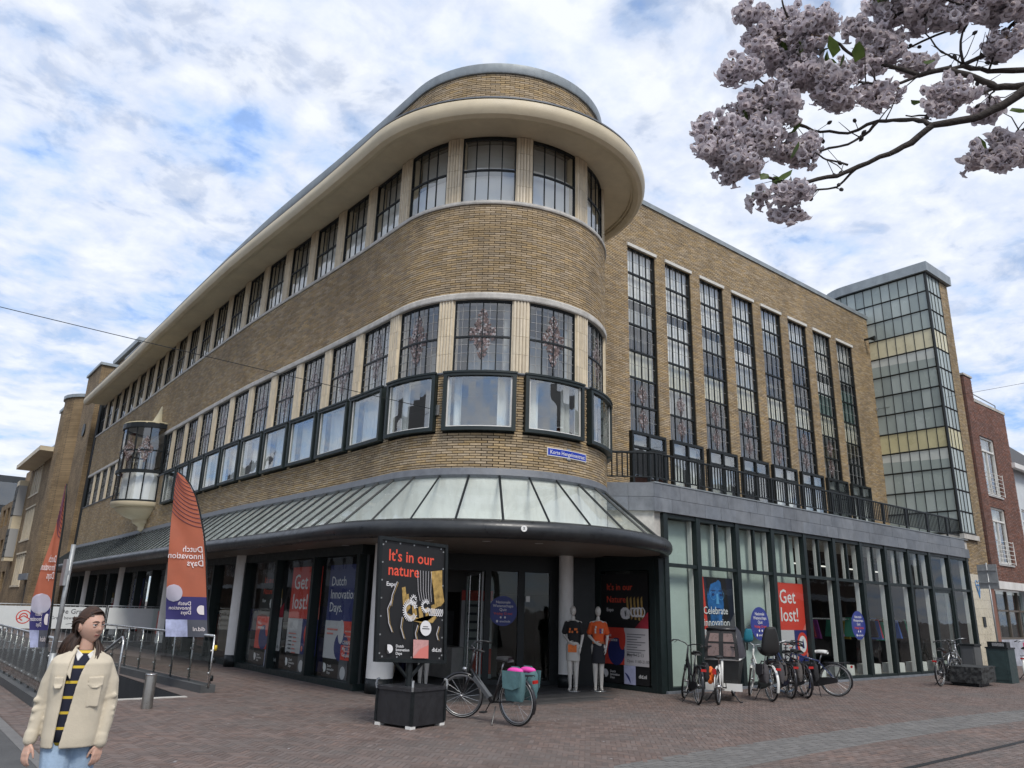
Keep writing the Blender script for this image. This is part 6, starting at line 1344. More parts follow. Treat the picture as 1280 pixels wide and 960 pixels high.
fr = MB(); fr.tube([(0, .05, .33), (.42, .02, .27), (.62, 0, .25), (1.75, 0, .22)], .03, 8); fr.tube([(0, -.05, .33), (.42, -.02, .27)], .014, 8); fr.tube([(.42, 0, .27), (.28, 0, .72)], .022, 8); fr.tube([(.50, 0, .28), (.72, 0, .92)], .028, 8); fr.tube([(0, .05, .33), (.29, 0, .66)], .012, 6); fr.tube([(0, -.05, .33), (.29, 0, .66)], .012, 6); fr.tube([(1.75, 0, .22), (1.8, 0, .6), (1.98, .06, .26)], .02, 8); build(fr, 'frame', M_bwhite, cg, True)
bx_ = MB(); z0, z1 = .26, .80
bx_.hexa([(.78, -.26, z0), (1.72, -.20, z0+.02), (1.72, .20, z0+.02), (.78, .26, z0), (.66, -.34, z1), (1.84, -.28, z1), (1.84, .28, z1), (.66, .34, z1)]); bo_ = build(bx_, 'cargo_box', mat('box_black', (.022, .024, .024), .55, var=.2, scale=8), cg)
tr_ = MB(); tr_.tube([(.66, -.34, z1), (1.84, -.28, z1), (1.84, .28, z1), (.66, .34, z1)], .022, 6, closed=True); build(tr_, 'rim_trim', M_bwhite, bo_, True); build(MB().bb(.70, .78, -.36, .36, .20, .34), 'step', M_bwhite, cg)
hd = MB(); pr = [(.62, .80), (.66, 1.12), (.76, 1.36), (1.0, 1.42), (1.55, 1.32), (1.84, .82)]
for x, z_ in pr: w = .33 if z_ < 1 else .30 if z_ < 1.3 else .27; hd.v += [(x, -w, z_), (x, -w*.6, z_+.02), (x, w*.6, z_+.02), (x, w, z_)]
for i in range(len(pr)-1):
    for j in range(3): a = i*4+j; hd.f.append((a, a+1, a+5, a+4)); hd.m.append(0)
hd.f += [(0, 4, 8, 12, 16, 20), (3, 23, 19, 15, 11, 7)]; hd.m += [2, 2]
ho = build(hd, 'rain_hood', [mat('hood_black', (.018, .018, .019), .8, bump=.5, bscale=10), mat('hood_window', (.085, .055, .045), .3, var=.3, scale=6), mat('hood_side', (.05, .045, .055), .5, var=.4, scale=5)], cg); ho.modifiers.new('t', 'SOLIDIFY').thickness = .012
for s_ in (-1, 1): build(MB().hexa([(.598, s_*.045, .86), (.598, s_*.27, .86), (.618, s_*.27, .86), (.618, s_*.045, .86), (.632, s_*.045, 1.10), (.632, s_*.26, 1.10), (.652, s_*.26, 1.10), (.652, s_*.045, 1.10)]).hexa([(.640, s_*.045, 1.14), (.640, s_*.25, 1.14), (.66, s_*.25, 1.14), (.66, s_*.045, 1.14), (.712, s_*.045, 1.30), (.712, s_*.22, 1.30), (.732, s_*.22, 1.30), (.732, s_*.045, 1.30)]), 'hood_window', mat('hood_window_pane', (.17, .115, .10), .3, var=.3, scale=6), ho)
hf = MB()
for s_ in (-1, 1): hf.tube([(.64, s_*.33, .8), (.66, s_*.32, 1.1), (.76, s_*.28, 1.37), (1.0, s_*.27, 1.43)], .012, 6)
hf.tube([(.74, -.30, 1.38), (.74, .30, 1.38)], .025, 6); hf.tube([(.655, 0, .82), (.67, 0, 1.12), (.75, 0, 1.37)], .014, 6); build(hf, 'hood_frame', M_bblk, cg, True)
hb_ = MB(); hb_.tube([(.72, 0, .9), (.74, 0, 1.02), (.70, -.1, 1.05), (.55, -.3, 1.04)], .013, 7); hb_.tube([(.74, 0, 1.02), (.70, .1, 1.05), (.55, .3, 1.04)], .013, 7); hbo = build(hb_, 'handlebar', M_bblk, cg, True)
for s_ in (-1, 1): build(MB().tube([(.6, s_*.27, 1.04), (.48, s_*.31, 1.035)], .018, 7), 'grip', M_saddle, hbo)
build(MB().ball((.24, 0, .86), (.13, .09, .035), 12, 8), 'saddle', M_saddle, cg, True); build(MB().tube([(.28, 0, .7), (.25, 0, .85)], .013, 7), 'seat_post', M_rim, cg)
build(MB().tube([(.354*math.cos(R_(a)), 0, .33+.354*math.sin(R_(a))) for a in range(0, 200, 20)], [.03]*10, 6, sy=.4), 'mudguard', M_bwhite, cg, True); build(MB().box((-.33, 0, .62), (.04, .07, .1)), 'tail_light', M_bred, cg)
build(MB().poly([(.5, .05, .2), (.52, .05, .33), (.05, .05, .4), (.02, .05, .3)], .03, (0, 1, 0)), 'chain_guard', M_bwhite, cg); ks = MB()
for s_ in (-1, 1): ks.tube([(.66, s_*.16, .22), (.62, s_*.30, .03), (.60, s_*.33, .012), (.66, s_*.36, .012)], .014, 6)
build(ks, 'parking_stand', M_bblk, cg); cr = MB(); cr.tube([(.45, -.1, .28), (.45, .1, .28)], .014, 6); cr.tube([(.45, .09, .28), (.54, .1, .15)], .01, 6); cr.tube([(.45, -.09, .28), (.36, -.1, .41)], .01, 6); cr.bb(.5, .58, .1, .19, .14, .16); cr.bb(.32, .40, -.19, -.1, .40, .42); build(cr, 'crank', M_bblk, cg)
# helmets / purple bag inside shop omitted; planter, bin, signs
plm = mat('rough_stone', (.035, .037, .037), .85, var=.5, scale=7, bump=1.0, bscale=7)
pt = thing('stone_planter', 'low rough dark stone block planter beside the green bin', 'planter', (23.85, 9.15, 0), R_(6)); mb = MB(); rg = random.Random(8); nx = 14
def rough_box(x, y, z0, z1, ex=.0):
    mb = MB(); n, m = 16, 6; per = [(-x+2*x*k/n, -y) for k in range(n)]+[(x, -y+2*y*k/n) for k in range(n)]+[(x-2*x*k/n, y) for k in range(n)]+[(-x, y-2*y*k/n) for k in range(n)]
    for i in range(m+1):
        t = i/m
        for (a, b) in per: s_ = .94+.06*t; mb.v.append((a*s_+rg.uniform(-.018, .018), b*s_+rg.uniform(-.018, .018), z0+(z1-z0)*t+(rg.uniform(-.012, .012) if 0 < i < m else 0)))
    P_ = len(per)
    for i in range(m):
        for k in range(P_): a = i*P_+k; b = i*P_+(k+1) % P_; mb.f.append((a, b, b+P_, a+P_)); mb.m.append(0)
    mb.f += [tuple(range(P_))[::-1], tuple(range(m*P_, (m+1)*P_))]; mb.m += [0, 0]; return mb
build(rough_box(.72, .48, .09, .50), 'body', plm, pt); build(MB().bb(-.5, .5, -.32, .32, 0, .1), 'foot', M_black, pt)
bn = thing('waste_bin', 'dark green box-shaped waste bin behind the stone planter', 'bin', (26.0, 9.05, 0), R_(3)); mgb = mat('bin_green', (.028, .05, .05), .5, var=.3, scale=8)
build(MB().bb(-.32, .32, -.28, .28, .0, .93), 'body', mgb, bn); build(MB().bb(-.34, .34, -.30, .30, .93, .97), 'lid', M_black, bn); build(MB().bb(-.24, .1, -.25, .25, .97, 1.12), 'hood', M_black, bn); build(MB().bb(-.33, -.32, -.22, .22, .08, .85), 'door', mgb, bn); build(MB().bb(-.26, -.24, -.18, .12, 1.0, 1.09), 'slot', M_steel, bn)
cab = thing('meter_cabinet', 'small grey kerbside cabinet behind the green bin', 'cabinet', (26.9, 10.2, 0)); build(MB().bb(-.25, .25, -.2, .2, 0, .95), 'body', mat('cabinet_grey', (.1, .105, .105), .6, var=.3, scale=6), cab); build(MB().bb(-.28, .28, -.23, .23, .95, 1.0), 'top', M_black, cab); build(MB().bb(-.262, -.25, -.15, .15, .1, .85), 'door', M_bgrey, cab)
sgp = thing('traffic_sign', 'grey sign post with back-turned sign panel by the tiled pier', 'sign', (29.2, 10.2, 0)); build(MB().tube([(0, 0, 0), (0, 0, 3.6)], .03, 8), 'post', M_galv, sgp, True); build(MB().bb(-.02, .02, -.30, .30, 2.75, 3.55), 'panel', M_galv, sgp)
for z_ in (2.95, 3.35): build(MB().bb(-.05, .04, -.28, .28, z_-.02, z_+.02), 'bracket', M_galv, sgp)
# overhead wires
def wire(label, a, b, sag, hook):
    root = thing('overhead_wire', label, 'wire', a); a, b = Vector(a), Vector(b); pts = [a+(b-a)*(k/40)-Vector((0, 0, sag*4*(k/40)*(1-k/40))) for k in range(41)]
    build(MB().tube(pts, .007, 5), 'cable', M_black, root, False, True); build(MB().box(a, hook), 'wall_plate', M_galv, root, False, True); build(MB().box(b, (.1, .1, .2)), 'wall_plate', M_galv, root, False, True)
wire('thin dark wire slung from the rounded bay across the side road', tuple(fp(ang_s(-152), .03, 5.55)), (-12.9, 20.0, 8.55), .12, (.05, .08, .22))
wire('thin dark wire slung from the right wing across the street to the right', (30.9, 14.02, 10.05), (36.0, -9.4, 12.1), .25, (.06, .06, .1))
# ------------------------------------------------------------------ figures
def cap(mb, p0, r0, p1, r1, n=12, mi=0):
    p0, p1 = Vector(p0), Vector(p1); d = p1-p0; L_ = d.length or 1e-4; M = d.to_track_quat('Z', 'Y').to_matrix()
    prof = [(r0*math.sin(R_(a)), -r0*math.cos(R_(a))) for a in (2, 25, 50, 75)]+[(r0+(r1-r0)*t, L_*t) for t in (0, .33, .66, 1)]+[(r1*math.cos(R_(a)), L_+r1*math.sin(R_(a))) for a in (20, 45, 70, 88)]
    return mb.lathe(prof, n, p0, M, mi)
def chain(mb, pts, rs, n=12):
    for i in range(len(pts)-1): cap(mb, pts[i], rs[i], pts[i+1], rs[i+1], n)
_tmp = bpy.data.scenes.new('tmp')
def blob(mb, voxel, smooth=4, fac=.5):
    me = mb.mesh('b', []) if False else bpy.data.meshes.new('b')
    me.from_pydata(mb.v, [], mb.f); me.update(); o = bpy.data.objects.new('b', me); _tmp.collection.objects.link(o)
    r = o.modifiers.new('r', 'REMESH'); r.mode = 'VOXEL'; r.voxel_size = voxel
    if smooth: s = o.modifiers.new('s', 'SMOOTH'); s.iterations = smooth; s.factor = fac
    vl = _tmp.view_layers[0]; vl.update(); dg = vl.depsgraph
    res = bpy.data.meshes.new_from_object(o.evaluated_get(dg)); bpy.data.objects.remove(o); return res
def me_obj(me, name, m, parent, mats=None):
    me.materials.clear()
    for x in (mats or [m]): me.materials.append(x)
    me.polygons.foreach_set('use_smooth', [True]*len(me.polygons)); me.name = name; return link(me, name, parent)
def hand(mb, w, d, side, curl=.5, s=1.0, palm_n=Vector((0, 1, 0))):
    """w wrist point, d direction of the hand, side: unit vector across the palm towards the thumb"""
    w, d, side = Vector(w), Vector(d).normalized(), Vector(side).normalized(); nrm = d.cross(side).normalized()*(1 if palm_n.dot(d.cross(side)) > 0 else -1)
    pc = w+d*.045*s
    for k in (-1.0, -.35, .35, 1.0): cap(mb, w+side*.012*k*s, .014*s, w+d*.078*s+side*.026*k*s, .0115*s, 8)
    for k, L_ in ((1.0, .066), (.36, .074), (-.34, .07), (-1.0, .055)):
        a = w+d*.08*s+side*.027*k*s; dd = d; b = a+(dd+nrm*curl*.25).normalized()*L_*.45*s; c = b+(dd+nrm*curl*.9).normalized()*L_*.33*s; e = c+(dd*.8+nrm*curl*1.6).normalized()*L_*.27*s
        chain(mb, [a, b, c, e], [.0092*s, .0085*s, .0078*s, .0066*s], 8)
    a = w+d*.022*s+side*.022*s; b = a+(side*.7+d*.75+nrm*.25).normalized()*.036*s; c = b+(side*.2+d+nrm*.35).normalized()*.03*s; e = c+(d+nrm*.45).normalized()*.022*s; chain(mb, [a, b, c, e], [.013*s, .0105*s, .009*s, .007*s], 8)
def head_mesh(c, fwd, up, s=1.0, face=True, nu=64, nv=56):
    """returns MB; materials: 0 skin 1 lips 2 brow 3 eye white 4 iris"""
    c, fwd, up = Vector(c), Vector(fwd).normalized(), Vector(up).normalized(); rt_ = fwd.cross(up).normalized(); up = rt_.cross(fwd).normalized(); mb = MB(); G = lambda x, s_: math.exp(-(x/s_)**2)
    for i in range(nv+1):
        p = math.pi*i/nv
        for j in range(nu):
            t = 2*math.pi*j/nu; a, b, z = math.sin(p)*math.cos(t), math.sin(p)*math.sin(t), math.cos(p)
            X, Y, Z = .071*a, .090*b, .112*z
            if z < 0: k = (-z)**1.6; X *= 1-.38*k; Y = Y*(1-.30*k)+(.020*k if b > 0 else .030*k); 
            if b > 0 and z < .1: Y -= .004*(1-abs(a))
            if b > 0:
                f_ = b
                Y += .021*G(a, .13)*(G(z+.17, .11)*1.0+.55*G(z-.02, .14))*f_
                Y -= .010*(G(abs(a)-.36, .17)*G(z-.10, .13))*f_
                Y += .004*G(z-.30, .09)*G(a, .5)*f_; Y += .006*G(a, .22)*G(z+.47, .07)*f_-.004*G(a, .2)*G(z+.36, .04)*f_-.004*G(a, .2)*G(z+.60, .05)*f_; Y += .007*G(a, .25)*G(z+.80, .15)*f_; X += math.copysign(.003, a)*G(abs(a)-.62, .2)*G(z+.15, .2)
            mb.v.append(tuple(c+(rt_*X+fwd*Y+up*Z)*s))
    for i in range(nv):
        for j in range(nu):
            p = math.pi*(i+.5)/nv; t = 2*math.pi*(j+.5)/nu; a, b, z = math.sin(p)*math.cos(t), math.sin(p)*math.sin(t), math.cos(p); m = 0
            if face and b > .4:
                if abs(z+.475) < .05 and abs(a) < .25-abs(z+.475)*1.2: m = 1
            A = i*nu+j; B = i*nu+(j+1) % nu; mb.f.append((A, A+nu, B+nu, B)); mb.m.append(m)
    if face:
        for sx in (-1, 1):
            e = c+(rt_*(.0262*sx)+fwd*.0725+up*.0110)*s; mb.ball(e, .0122*s, 12, 10, None, 3); q = e+(fwd*.0085+rt_*.002)*s; mb.ball(q, .0056*s, 10, 8, None, 4)
            mb.tube([c+(rt_*x_*sx+fwd*y_+up*z_)*s for x_, y_, z_ in ((.0095, .0905, .0285), (.018, .0895, .0325), (.028, .0850, .0345), (.037, .0775, .0320), (.043, .0700, .0275))], [.0022*s, .0030*s, .0028*s, .0022*s, .0010*s], 6, mi=2)
            M = Matrix((rt_, fwd, up)).transposed(); mb.ball(e+(fwd*.0035+up*.0088)*s, (.0150*s, .0105*s, .0042*s), 12, 6, M, 2 if False else 5); mb.ball(e+(fwd*.0025-up*.0085)*s, (.0145*s, .009*s, .0038*s), 12, 6, M, 5); mb.ball(e+(fwd*.0118+up*.0050)*s, (.0135*s, .0022*s, .0013*s), 10, 6, M, 2)
    for sx in (-1, 1):
        M = Matrix((rt_, fwd, up)).transposed(); mb.ball(c+(rt_*(.071*sx)-fwd*.008-up*.004)*s, (.009*s, .019*s, .031*s), 10, 8, M, 0); mb.ball(c+(rt_*(.078*sx)-fwd*.002-up*.004)*s, (.004*s, .010*s, .018*s), 8, 6, M, 0)
    return mb
def loft(rings, closed=True, gap=None, n=36):
    """rings: (z, cx, cy, wx, wy, yaw); gap(i) -> (phi0, half) in rad leaves an opening"""
    mb = MB(); cols = []
    for i, (z, cx, cy, wx, wy, yw) in enumerate(rings):
        g = gap(i) if gap else None
        for k in range(n+(1 if g else 0)):
            if g: a = -math.pi/2+g[0]+g[1]+(2*math.pi-2*g[1])*k/n
            else: a = 2*math.pi*k/n
            ca_, sa_ = math.cos(a), math.sin(a); q = (abs(ca_)**2.5+abs(sa_)**2.5)**(-1/2.5); x, y = wx*ca_*q, wy*sa_*q
            mb.v.append((cx+x*math.cos(yw)-y*math.sin(yw), cy+x*math.sin(yw)+y*math.cos(yw), z))
    K = n+(1 if gap else 0)
    for i in range(len(rings)-1):
        for k in range(n if not gap else n): a = i*K+k; b = i*K+(k+1) % K; mb.f.append((a, b, b+K, a+K)); mb.m.append(0)
    if closed and not gap: mb.f += [tuple(range(K))[::-1], tuple(range((len(rings)-1)*K, len(rings)*K))]; mb.m += [0, 0]
    return mb
def thicken(mb, t):
    bm_ = bmesh.new(); me = bpy.data.meshes.new('t'); me.from_pydata(mb.v, [], mb.f); bm_.from_mesh(me); bmesh.ops.recalc_face_normals(bm_, faces=bm_.faces); bmesh.ops.solidify(bm_, geom=bm_.faces[:], thickness=t); o = MB()
    bm_.verts.ensure_lookup_table(); o.v = [tuple(v.co) for v in bm_.verts]; o.f = [tuple(v.index for v in f.verts) for f in bm_.faces]; o.m = [0]*len(o.f); bm_.free(); bpy.data.meshes.remove(me); return o

M_skin = mat('skin', (.56, .345, .26), .5, var=.08, scale=18, spec=.35); M_skin.node_tree.nodes['Principled BSDF'].inputs['Subsurface Weight'].default_value = .12; M_skin.node_tree.nodes['Principled BSDF'].inputs['Subsurface Radius'].default_value = (.012, .005, .003)
M_lip = mat('lips', (.40, .14, .12), .45); M_brow = mat('brow', (.07, .042, .03), .8); M_eyew = mat('eye_white', (.62, .60, .57), .25); M_iris = mat('iris', (.035, .035, .035), .15)
M_hair = mat('brown_hair', (.040, .020, .012), .5, var=.5, scale=40, spec=.3, rnd=.35); M_fleece = mat('cream_fleece', (.56, .49, .375), .95, var=.08, scale=14, bump=.14, bscale=110); M_denim = mat('light_denim', (.27, .36, .47), .85, var=.2, scale=7, bump=.25, bscale=70); M_shoe = mat('white_shoe', (.6, .6, .58), .6)
# striped shirt: yellow and black bands on navy by height
M_shirt = bpy.data.materials.new('striped_shirt'); M_shirt.use_nodes = True; t = M_shirt.node_tree; b_ = t.nodes['Principled BSDF']; b_.inputs['Roughness'].default_value = .9
tcn = N(t, 'ShaderNodeTexCoord'); se = N(t, 'ShaderNodeSeparateXYZ'); t.links.new(tcn.outputs['Object'], se.inputs[0]); ml = N(t, 'ShaderNodeMath', operation='MULTIPLY', i_1=11.0); t.links.new(se.outputs[2], ml.inputs[0]); fr_2 = N(t, 'ShaderNodeMath', operation='FRACT'); t.links.new(ml.outputs[0], fr_2.inputs[0])
rr = ramp(t, [(0, (.012, .014, .03)), (.36, (.60, .42, .04)), (.54, (.012, .014, .03))], 'CONSTANT'); t.links.new(fr_2.outputs[0], rr.inputs[0]); t.links.new(rr.outputs[0], b_.inputs['Base Color'])

wp_ = Vector((1.1526, 5.8883, 0)); wh_ = Vector((.1921, .9814, 0)); wrz = math.atan2(wh_.y, wh_.x)-math.pi/2
woman = thing('person', 'woman in cream overshirt, striped jersey and pale jeans walking past the ramp', 'person', tuple(wp_), wrz)
mb = MB(); hip = .035
chain(mb, [(hip, .02, .80), (.03, .01, 1.0), (.03, .01, 1.2)], [.085, .07, .07]); chain(mb, [(-.08, 0, 1.23), (.03, .01, 1.24), (.14, 0, 1.235)], [.035, .05, .035]); chain(mb, [(.03, .012, 1.27), (.035, .0, 1.36), (.038, -.004, 1.43)], [.05, .044, .043])
chain(mb, [(.145, 0, 1.21), (.215, .0, 1.0), (.205, -.045, .78)], [.036, .035, .024]); chain(mb, [(-.085, 0, 1.21), (-.15, .04, .99), (-.19, .01, .79)], [.045, .037, .024])
hand(mb, (.203, -.05, .765), (-.08, -.15, -1), (-.85, -.5, 0), .55, .92, Vector((-.3, .9, 0))); hand(mb, (-.192, .0, .775), (-.12, -.28, -1), (.6, -.75, .1), .6, .92, Vector((.7, .5, 0)))
chain(mb, [(.10, .03, .76), (.115, -.01, .44), (.12, .06, .10)], [.085, .058, .038]); chain(mb, [(-.03, .02, .76), (-.02, -.10, .45), (-.015, -.06, .10)], [.085, .058, .038])
bme_ = blob(mb, .0045, 5)
hm = head_mesh((.036, -.006, 1.475), (.60, -.80, -.04), (-.07, 0, 1), 1.02)
off = len(bme_.vertices); vs = [tuple(v.co) for v in bme_.vertices]+hm.v; fs = [tuple(p.vertices) for p in bme_.polygons]+[tuple(i+off for i in f) for f in hm.f]; ms = [0]*len(bme_.polygons)+[0 if m == 5 else m for m in hm.m]
me = bpy.data.meshes.new('body'); me.from_pydata(vs, [], fs)
for m in (M_skin, M_lip, M_brow, M_eyew, M_iris): me.materials.append(m)
me.polygons.foreach_set('material_index', ms); me.polygons.foreach_set('use_smooth', [True]*len(fs)); link(me, 'body', woman)
# jacket
JR = [(.745, .03, .0, .144, .120, 0), (.80, .03, 0, .148, .122, 0), (.90, .03, 0, .147, .118, 0), (1.0, .03, 0, .148, .115, 0), (1.10, .03, 0, .160, .118, 0), (1.18, .03, 0, .165, .115, 0), (1.24, .03, .0, .160, .105, 0), (1.28, .03, .01, .125, .088, 0), (1.305, .032, .015, .085, .072, 0), (1.33, .034, .015, .066, .066, 0)]
gaps = [(-.50, .10), (-.46, .12), (-.42, .15), (-.37, .17), (-.31, .19), (-.25, .22), (-.18, .27), (-.08, .40), (0, .58), (.05, .75)]
jk = thicken(loft(JR, False, lambda i: gaps[i], 54), -.016)
chain(jk, [(.145, .0, 1.235), (.20, .005, 1.12), (.217, .0, 1.0), (.214, -.025, .88), (.206, -.047, .785)], [.064, .062, .056, .048, .037]); chain(jk, [(-.095, 0, 1.235), (-.135, .02, 1.12), (-.155, .04, .99), (-.172, .025, .89), (-.187, .008, .81)], [.064, .060, .055, .047, .036])
for p, d in (((.206, -.047, .80), Vector((-.03, -.12, -1))), ((-.187, .008, .825), Vector((-.12, -.15, -1)))): chain(jk, [p, Vector(p)+d.normalized()*.035], [.042, .041])
rg = random.Random(2)
for cx, cy in ((.213, -.012), (-.160, .030)):       # soft folds round the elbows
    for k in range(3): z_ = .90+k*.06; cap(jk, (cx-.034, cy-.026, z_+rg.uniform(-.01, .01)), .022, (cx+.030, cy-.028, z_+rg.uniform(.0, .03)), .020, 8)
for a in (.35, 1.0, 2.45, 2.9): cap(jk, (.03+.15*math.cos(a), -.118*math.sin(a), .80), .010, (.03+.15*math.cos(a+.12), -.113*math.sin(a+.12), .98), .007, 8)
jo = me_obj(blob(jk, .006, 6), 'jacket', M_fleece, woman)
# lapels, collar, pocket flaps, placket edge and buttons
cl_ = MB()
for sx, g in ((1, 1), (-1, -1)):
    o_ = .034 if sx > 0 else .022; cl_.add([(o_+sx*.05, -.032, 1.352), (o_+sx*.088, -.020, 1.315), (o_+sx*.098, -.112, 1.215), (o_+sx*.050, -.128, 1.150), (o_+sx*.050, -.098, 1.255)], [(0, 1, 2, 4), (2, 3, 4)])
cl_.add([(.034-.058, -.035, 1.355), (.034-.05, .055, 1.365), (.034, .078, 1.37), (.034+.05, .055, 1.365), (.034+.058, -.035, 1.355), (.034+.085, 0, 1.325), (.034+.066, .07, 1.32), (.034, .10, 1.315), (.034-.066, .07, 1.32), (.034-.085, 0, 1.325)], [(0, 1, 8, 9), (1, 2, 7, 8), (2, 3, 6, 7), (3, 4, 5, 6)])
cl2 = thicken(cl_, .018); me_obj(blob(cl2, .005, 3), 'collar', M_fleece, woman)
fl_ = MB()
for x0, x1, y0, y1 in ((.075, .165, -.122, -.108), (-.118, -.062, -.105, -.116)): fl_.hexa([(x0, y0-.012, 1.115), (x1, y1-.012, 1.115), (x1, y1+.01, 1.115), (x0, y0+.01, 1.115), (x0, y0-.014, 1.165), (x1, y1-.014, 1.165), (x1, y1+.01, 1.165), (x0, y0+.01, 1.165)]); fl_.hexa([((x0+x1)/2-.018, -.135, 1.10), ((x0+x1)/2+.018, -.135, 1.10), ((x0+x1)/2+.018, -.11, 1.10), ((x0+x1)/2-.018, -.11, 1.10), (x0, y0-.014, 1.12), (x1, y1-.014, 1.12), (x1, y1+.01, 1.12), (x0, y0+.01, 1.12)])
fl_.hexa([(.085, -.132, .985), (.155, -.124, .985), (.155, -.10, .985), (.085, -.10, .985), (.08, -.130, 1.11), (.16, -.120, 1.11), (.16, -.10, 1.11), (.08, -.10, 1.11)])
me_obj(blob(fl_, .005, 4), 'pocket_flaps', M_fleece, woman)
for z_, x_ in ((1.03, .028), (.93, .012), (.84, -.002)): build(MB().lathe([(0, 0), (.009, 0), (.009, .004), (0, .005)], 10, (x_, -.127, z_), Matrix.Rotation(R_(90), 3, 'X')), 'button', mat('button', (.6, .54, .44), .4), woman, True)
shr = loft([(.76, .03, 0, .120, .098, 0), (.85, .03, 0, .128, .100, 0), (1.0, .03, 0, .130, .101, 0), (1.15, .03, 0, .135, .100, 0), (1.25, .03, 0, .12, .082, 0), (1.30, .033, .005, .066, .060, 0), (1.325, .034, .008, .052, .050, 0)], True, None, 40); so = build(shr, 'jersey', M_shirt, woman, True)
wc = MB()
for sx in (-1, 1): wc.add([(.034+sx*.01, -.062, 1.295), (.034+sx*.056, -.018, 1.335), (.034+sx*.058, -.022, 1.305), (.034+sx*.035, -.075, 1.255)], [(0, 1, 2, 3)])
me_obj(blob(thicken(wc, .010), .004, 2), 'shirt_collar', mat('white_cotton', (.68, .67, .65), .8), woman)
jn = MB(); chain(jn, [(.105, .03, .78), (.118, -.015, .44), (.122, .05, .13)], [.098, .070, .060]); chain(jn, [(-.035, .02, .78), (-.022, -.11, .45), (-.017, -.07, .13)], [.098, .070, .060]); chain(jn, [(-.04, .02, .80), (.10, .02, .80)], [.100, .100])
me_obj(blob(jn, .007, 6), 'jeans', M_denim, woman)
for x, y in ((.125, .05), (-.018, -.075)):
    sh_ = MB(); chain(sh_, [(x, y+.06, .045), (x-.005, y-.05, .042), (x-.012, y-.13, .035)], [.043, .042, .034]); cap(sh_, (x, y+.04, .05), .042, (x, y+.03, .11), .04); me_obj(blob(sh_, .006, 4), 'shoe', M_shoe, woman)
# hair: cap plus long strands
hc = Vector((.036, -.006, 1.475)); hf = Vector((.60, -.80, -.04)).normalized(); hu = Vector((-.07, 0, 1)).normalized(); hr = hf.cross(hu).normalized(); hu = hr.cross(hf)
hm_ = MB(); nu, nv = 48, 30; keepf = []
for i in range(nv+1):
    p = math.pi*.80*i/nv
    for j in range(nu):
        t_ = 2*math.pi*j/nu; a, b, z_ = math.sin(p)*math.cos(t_), math.sin(p)*math.sin(t_), math.cos(p); wv = 1+.010*math.sin(t_*17+z_*3)+.008*math.sin(t_*29)
        hm_.v.append(tuple(hc+(hr*a*.083*wv+hf*(b*.101-.006)*wv+hu*(z_*.124*wv+.002))))
for i in range(nv):
    for j in range(nu):
        p = math.pi*.80*(i+.5)/nv; t_ = 2*math.pi*(j+.5)/nu; a, b, z_ = math.sin(p)*math.cos(t_), math.sin(p)*math.sin(t_), math.cos(p)
        hairline = b > .28 and z_ < .62-.25*abs(a)**2 and not (abs(a) > .80 and z_ > .3)
        if (z_ < -.15 and b > -.2) or hairline or (b > -.05 and z_ < .42 and abs(a) > .6 and b > .0): continue
        A = i*nu+j; B = i*nu+(j+1) % nu; hm_.f.append((A, A+nu, B+nu, B)); hm_.m.append(0)
rg = random.Random(12)
def lock(p0, p1, p2, r):
    pts = []; r *= .55; p1 = Vector(p1)+Vector((rg.uniform(-1, 1), rg.uniform(-1, 1), rg.uniform(-1, 1)))*.010; p2 = Vector(p2)+Vector((rg.uniform(-1, 1), rg.uniform(-1, 1), rg.uniform(-1, 1)))*.008
    for k in range(9): t_ = k/8; pts.append(Vector(p0)*(1-t_)**2+Vector(p1)*2*t_*(1-t_)+Vector(p2)*t_*t_)
    hm_.tube(pts, [r*.8, r, r*1.05, r, r, r*.95, r*.85, r*.6, r*.15], 7, sy=.5)
for k in range(102):      # image-left side, falling behind the ear to the shoulder
    a = k/101+rg.uniform(-.02, .02); s0 = hc+hr*(-.066-.012*math.sin(a*3))+hf*(-.004-.085*a)+hu*(.060-.035*rg.random()); e = Vector((-.030-.095*a+rg.uniform(-.015, .015), -.055+.11*a, 1.285+rg.uniform(-.05, .03)+.02*a)); lock(s0, Vector((-.048-.055*a, -.005+.06*a, 1.42)), e, .014)
for k in range(90):      # image-right side, over the front of the shoulder
    a = k/89+rg.uniform(-.02, .02); s0 = hc+hr*(.074)+hf*(-.010-.080*a)+hu*(.055-.035*rg.random()); e = Vector((.092+.050*a+rg.uniform(-.015, .015), -.105+.11*a, 1.235+rg.uniform(-.04, .04))); lock(s0, Vector((.140-.01*a, .005+.05*a, 1.385)), e, .014)
for k in range(66):      # back
    a = k/65+rg.uniform(-.02, .02); s0 = hc+hr*(-.06+.12*a)-hf*.092+hu*.03; lock(s0, s0-hf*.025-hu*.12, Vector((-.09+.23*a, .085, 1.24+rg.uniform(-.03, .03))), .018)
for k in range(120):      # strands combed back from the parting
    a = -1+2*k/119; s0 = hc+hr*(.076*a)+hf*(.082-.060*abs(a)**1.5)+hu*(.122*math.sqrt(max(0, 1-.86*a*a))-.026); m_ = hc+hr*(.088*a)-hf*.03+hu*(.135*math.sqrt(max(0, 1-.85*a*a))); e = hc+hr*(.080*(a if abs(a) > .4 else a*1.3))-hf*.085+hu*(.02-.03*abs(a)); lock(s0, m_, e, .010)
build(hm_, 'hair', M_hair, woman, True)
ep = hc-hr*.077-hu*.012+hf*.004; build(MB().tube([ep-hr*.004, ep-hr*.008-hu*.006, ep-hr*.008-hu*.032], [.008, .007, .0035], 8), 'earphone', mat('earphone_white', (.75, .75, .74), .3), woman, True)
build(MB().tube([(.203+.028*math.cos(a), -.048+.026*math.sin(a), .768) for a in [2*math.pi*k/14 for k in range(14)]], .005, 6, closed=True), 'bracelet', mat('bracelet', (.10, .03, .05), .6), woman, True)

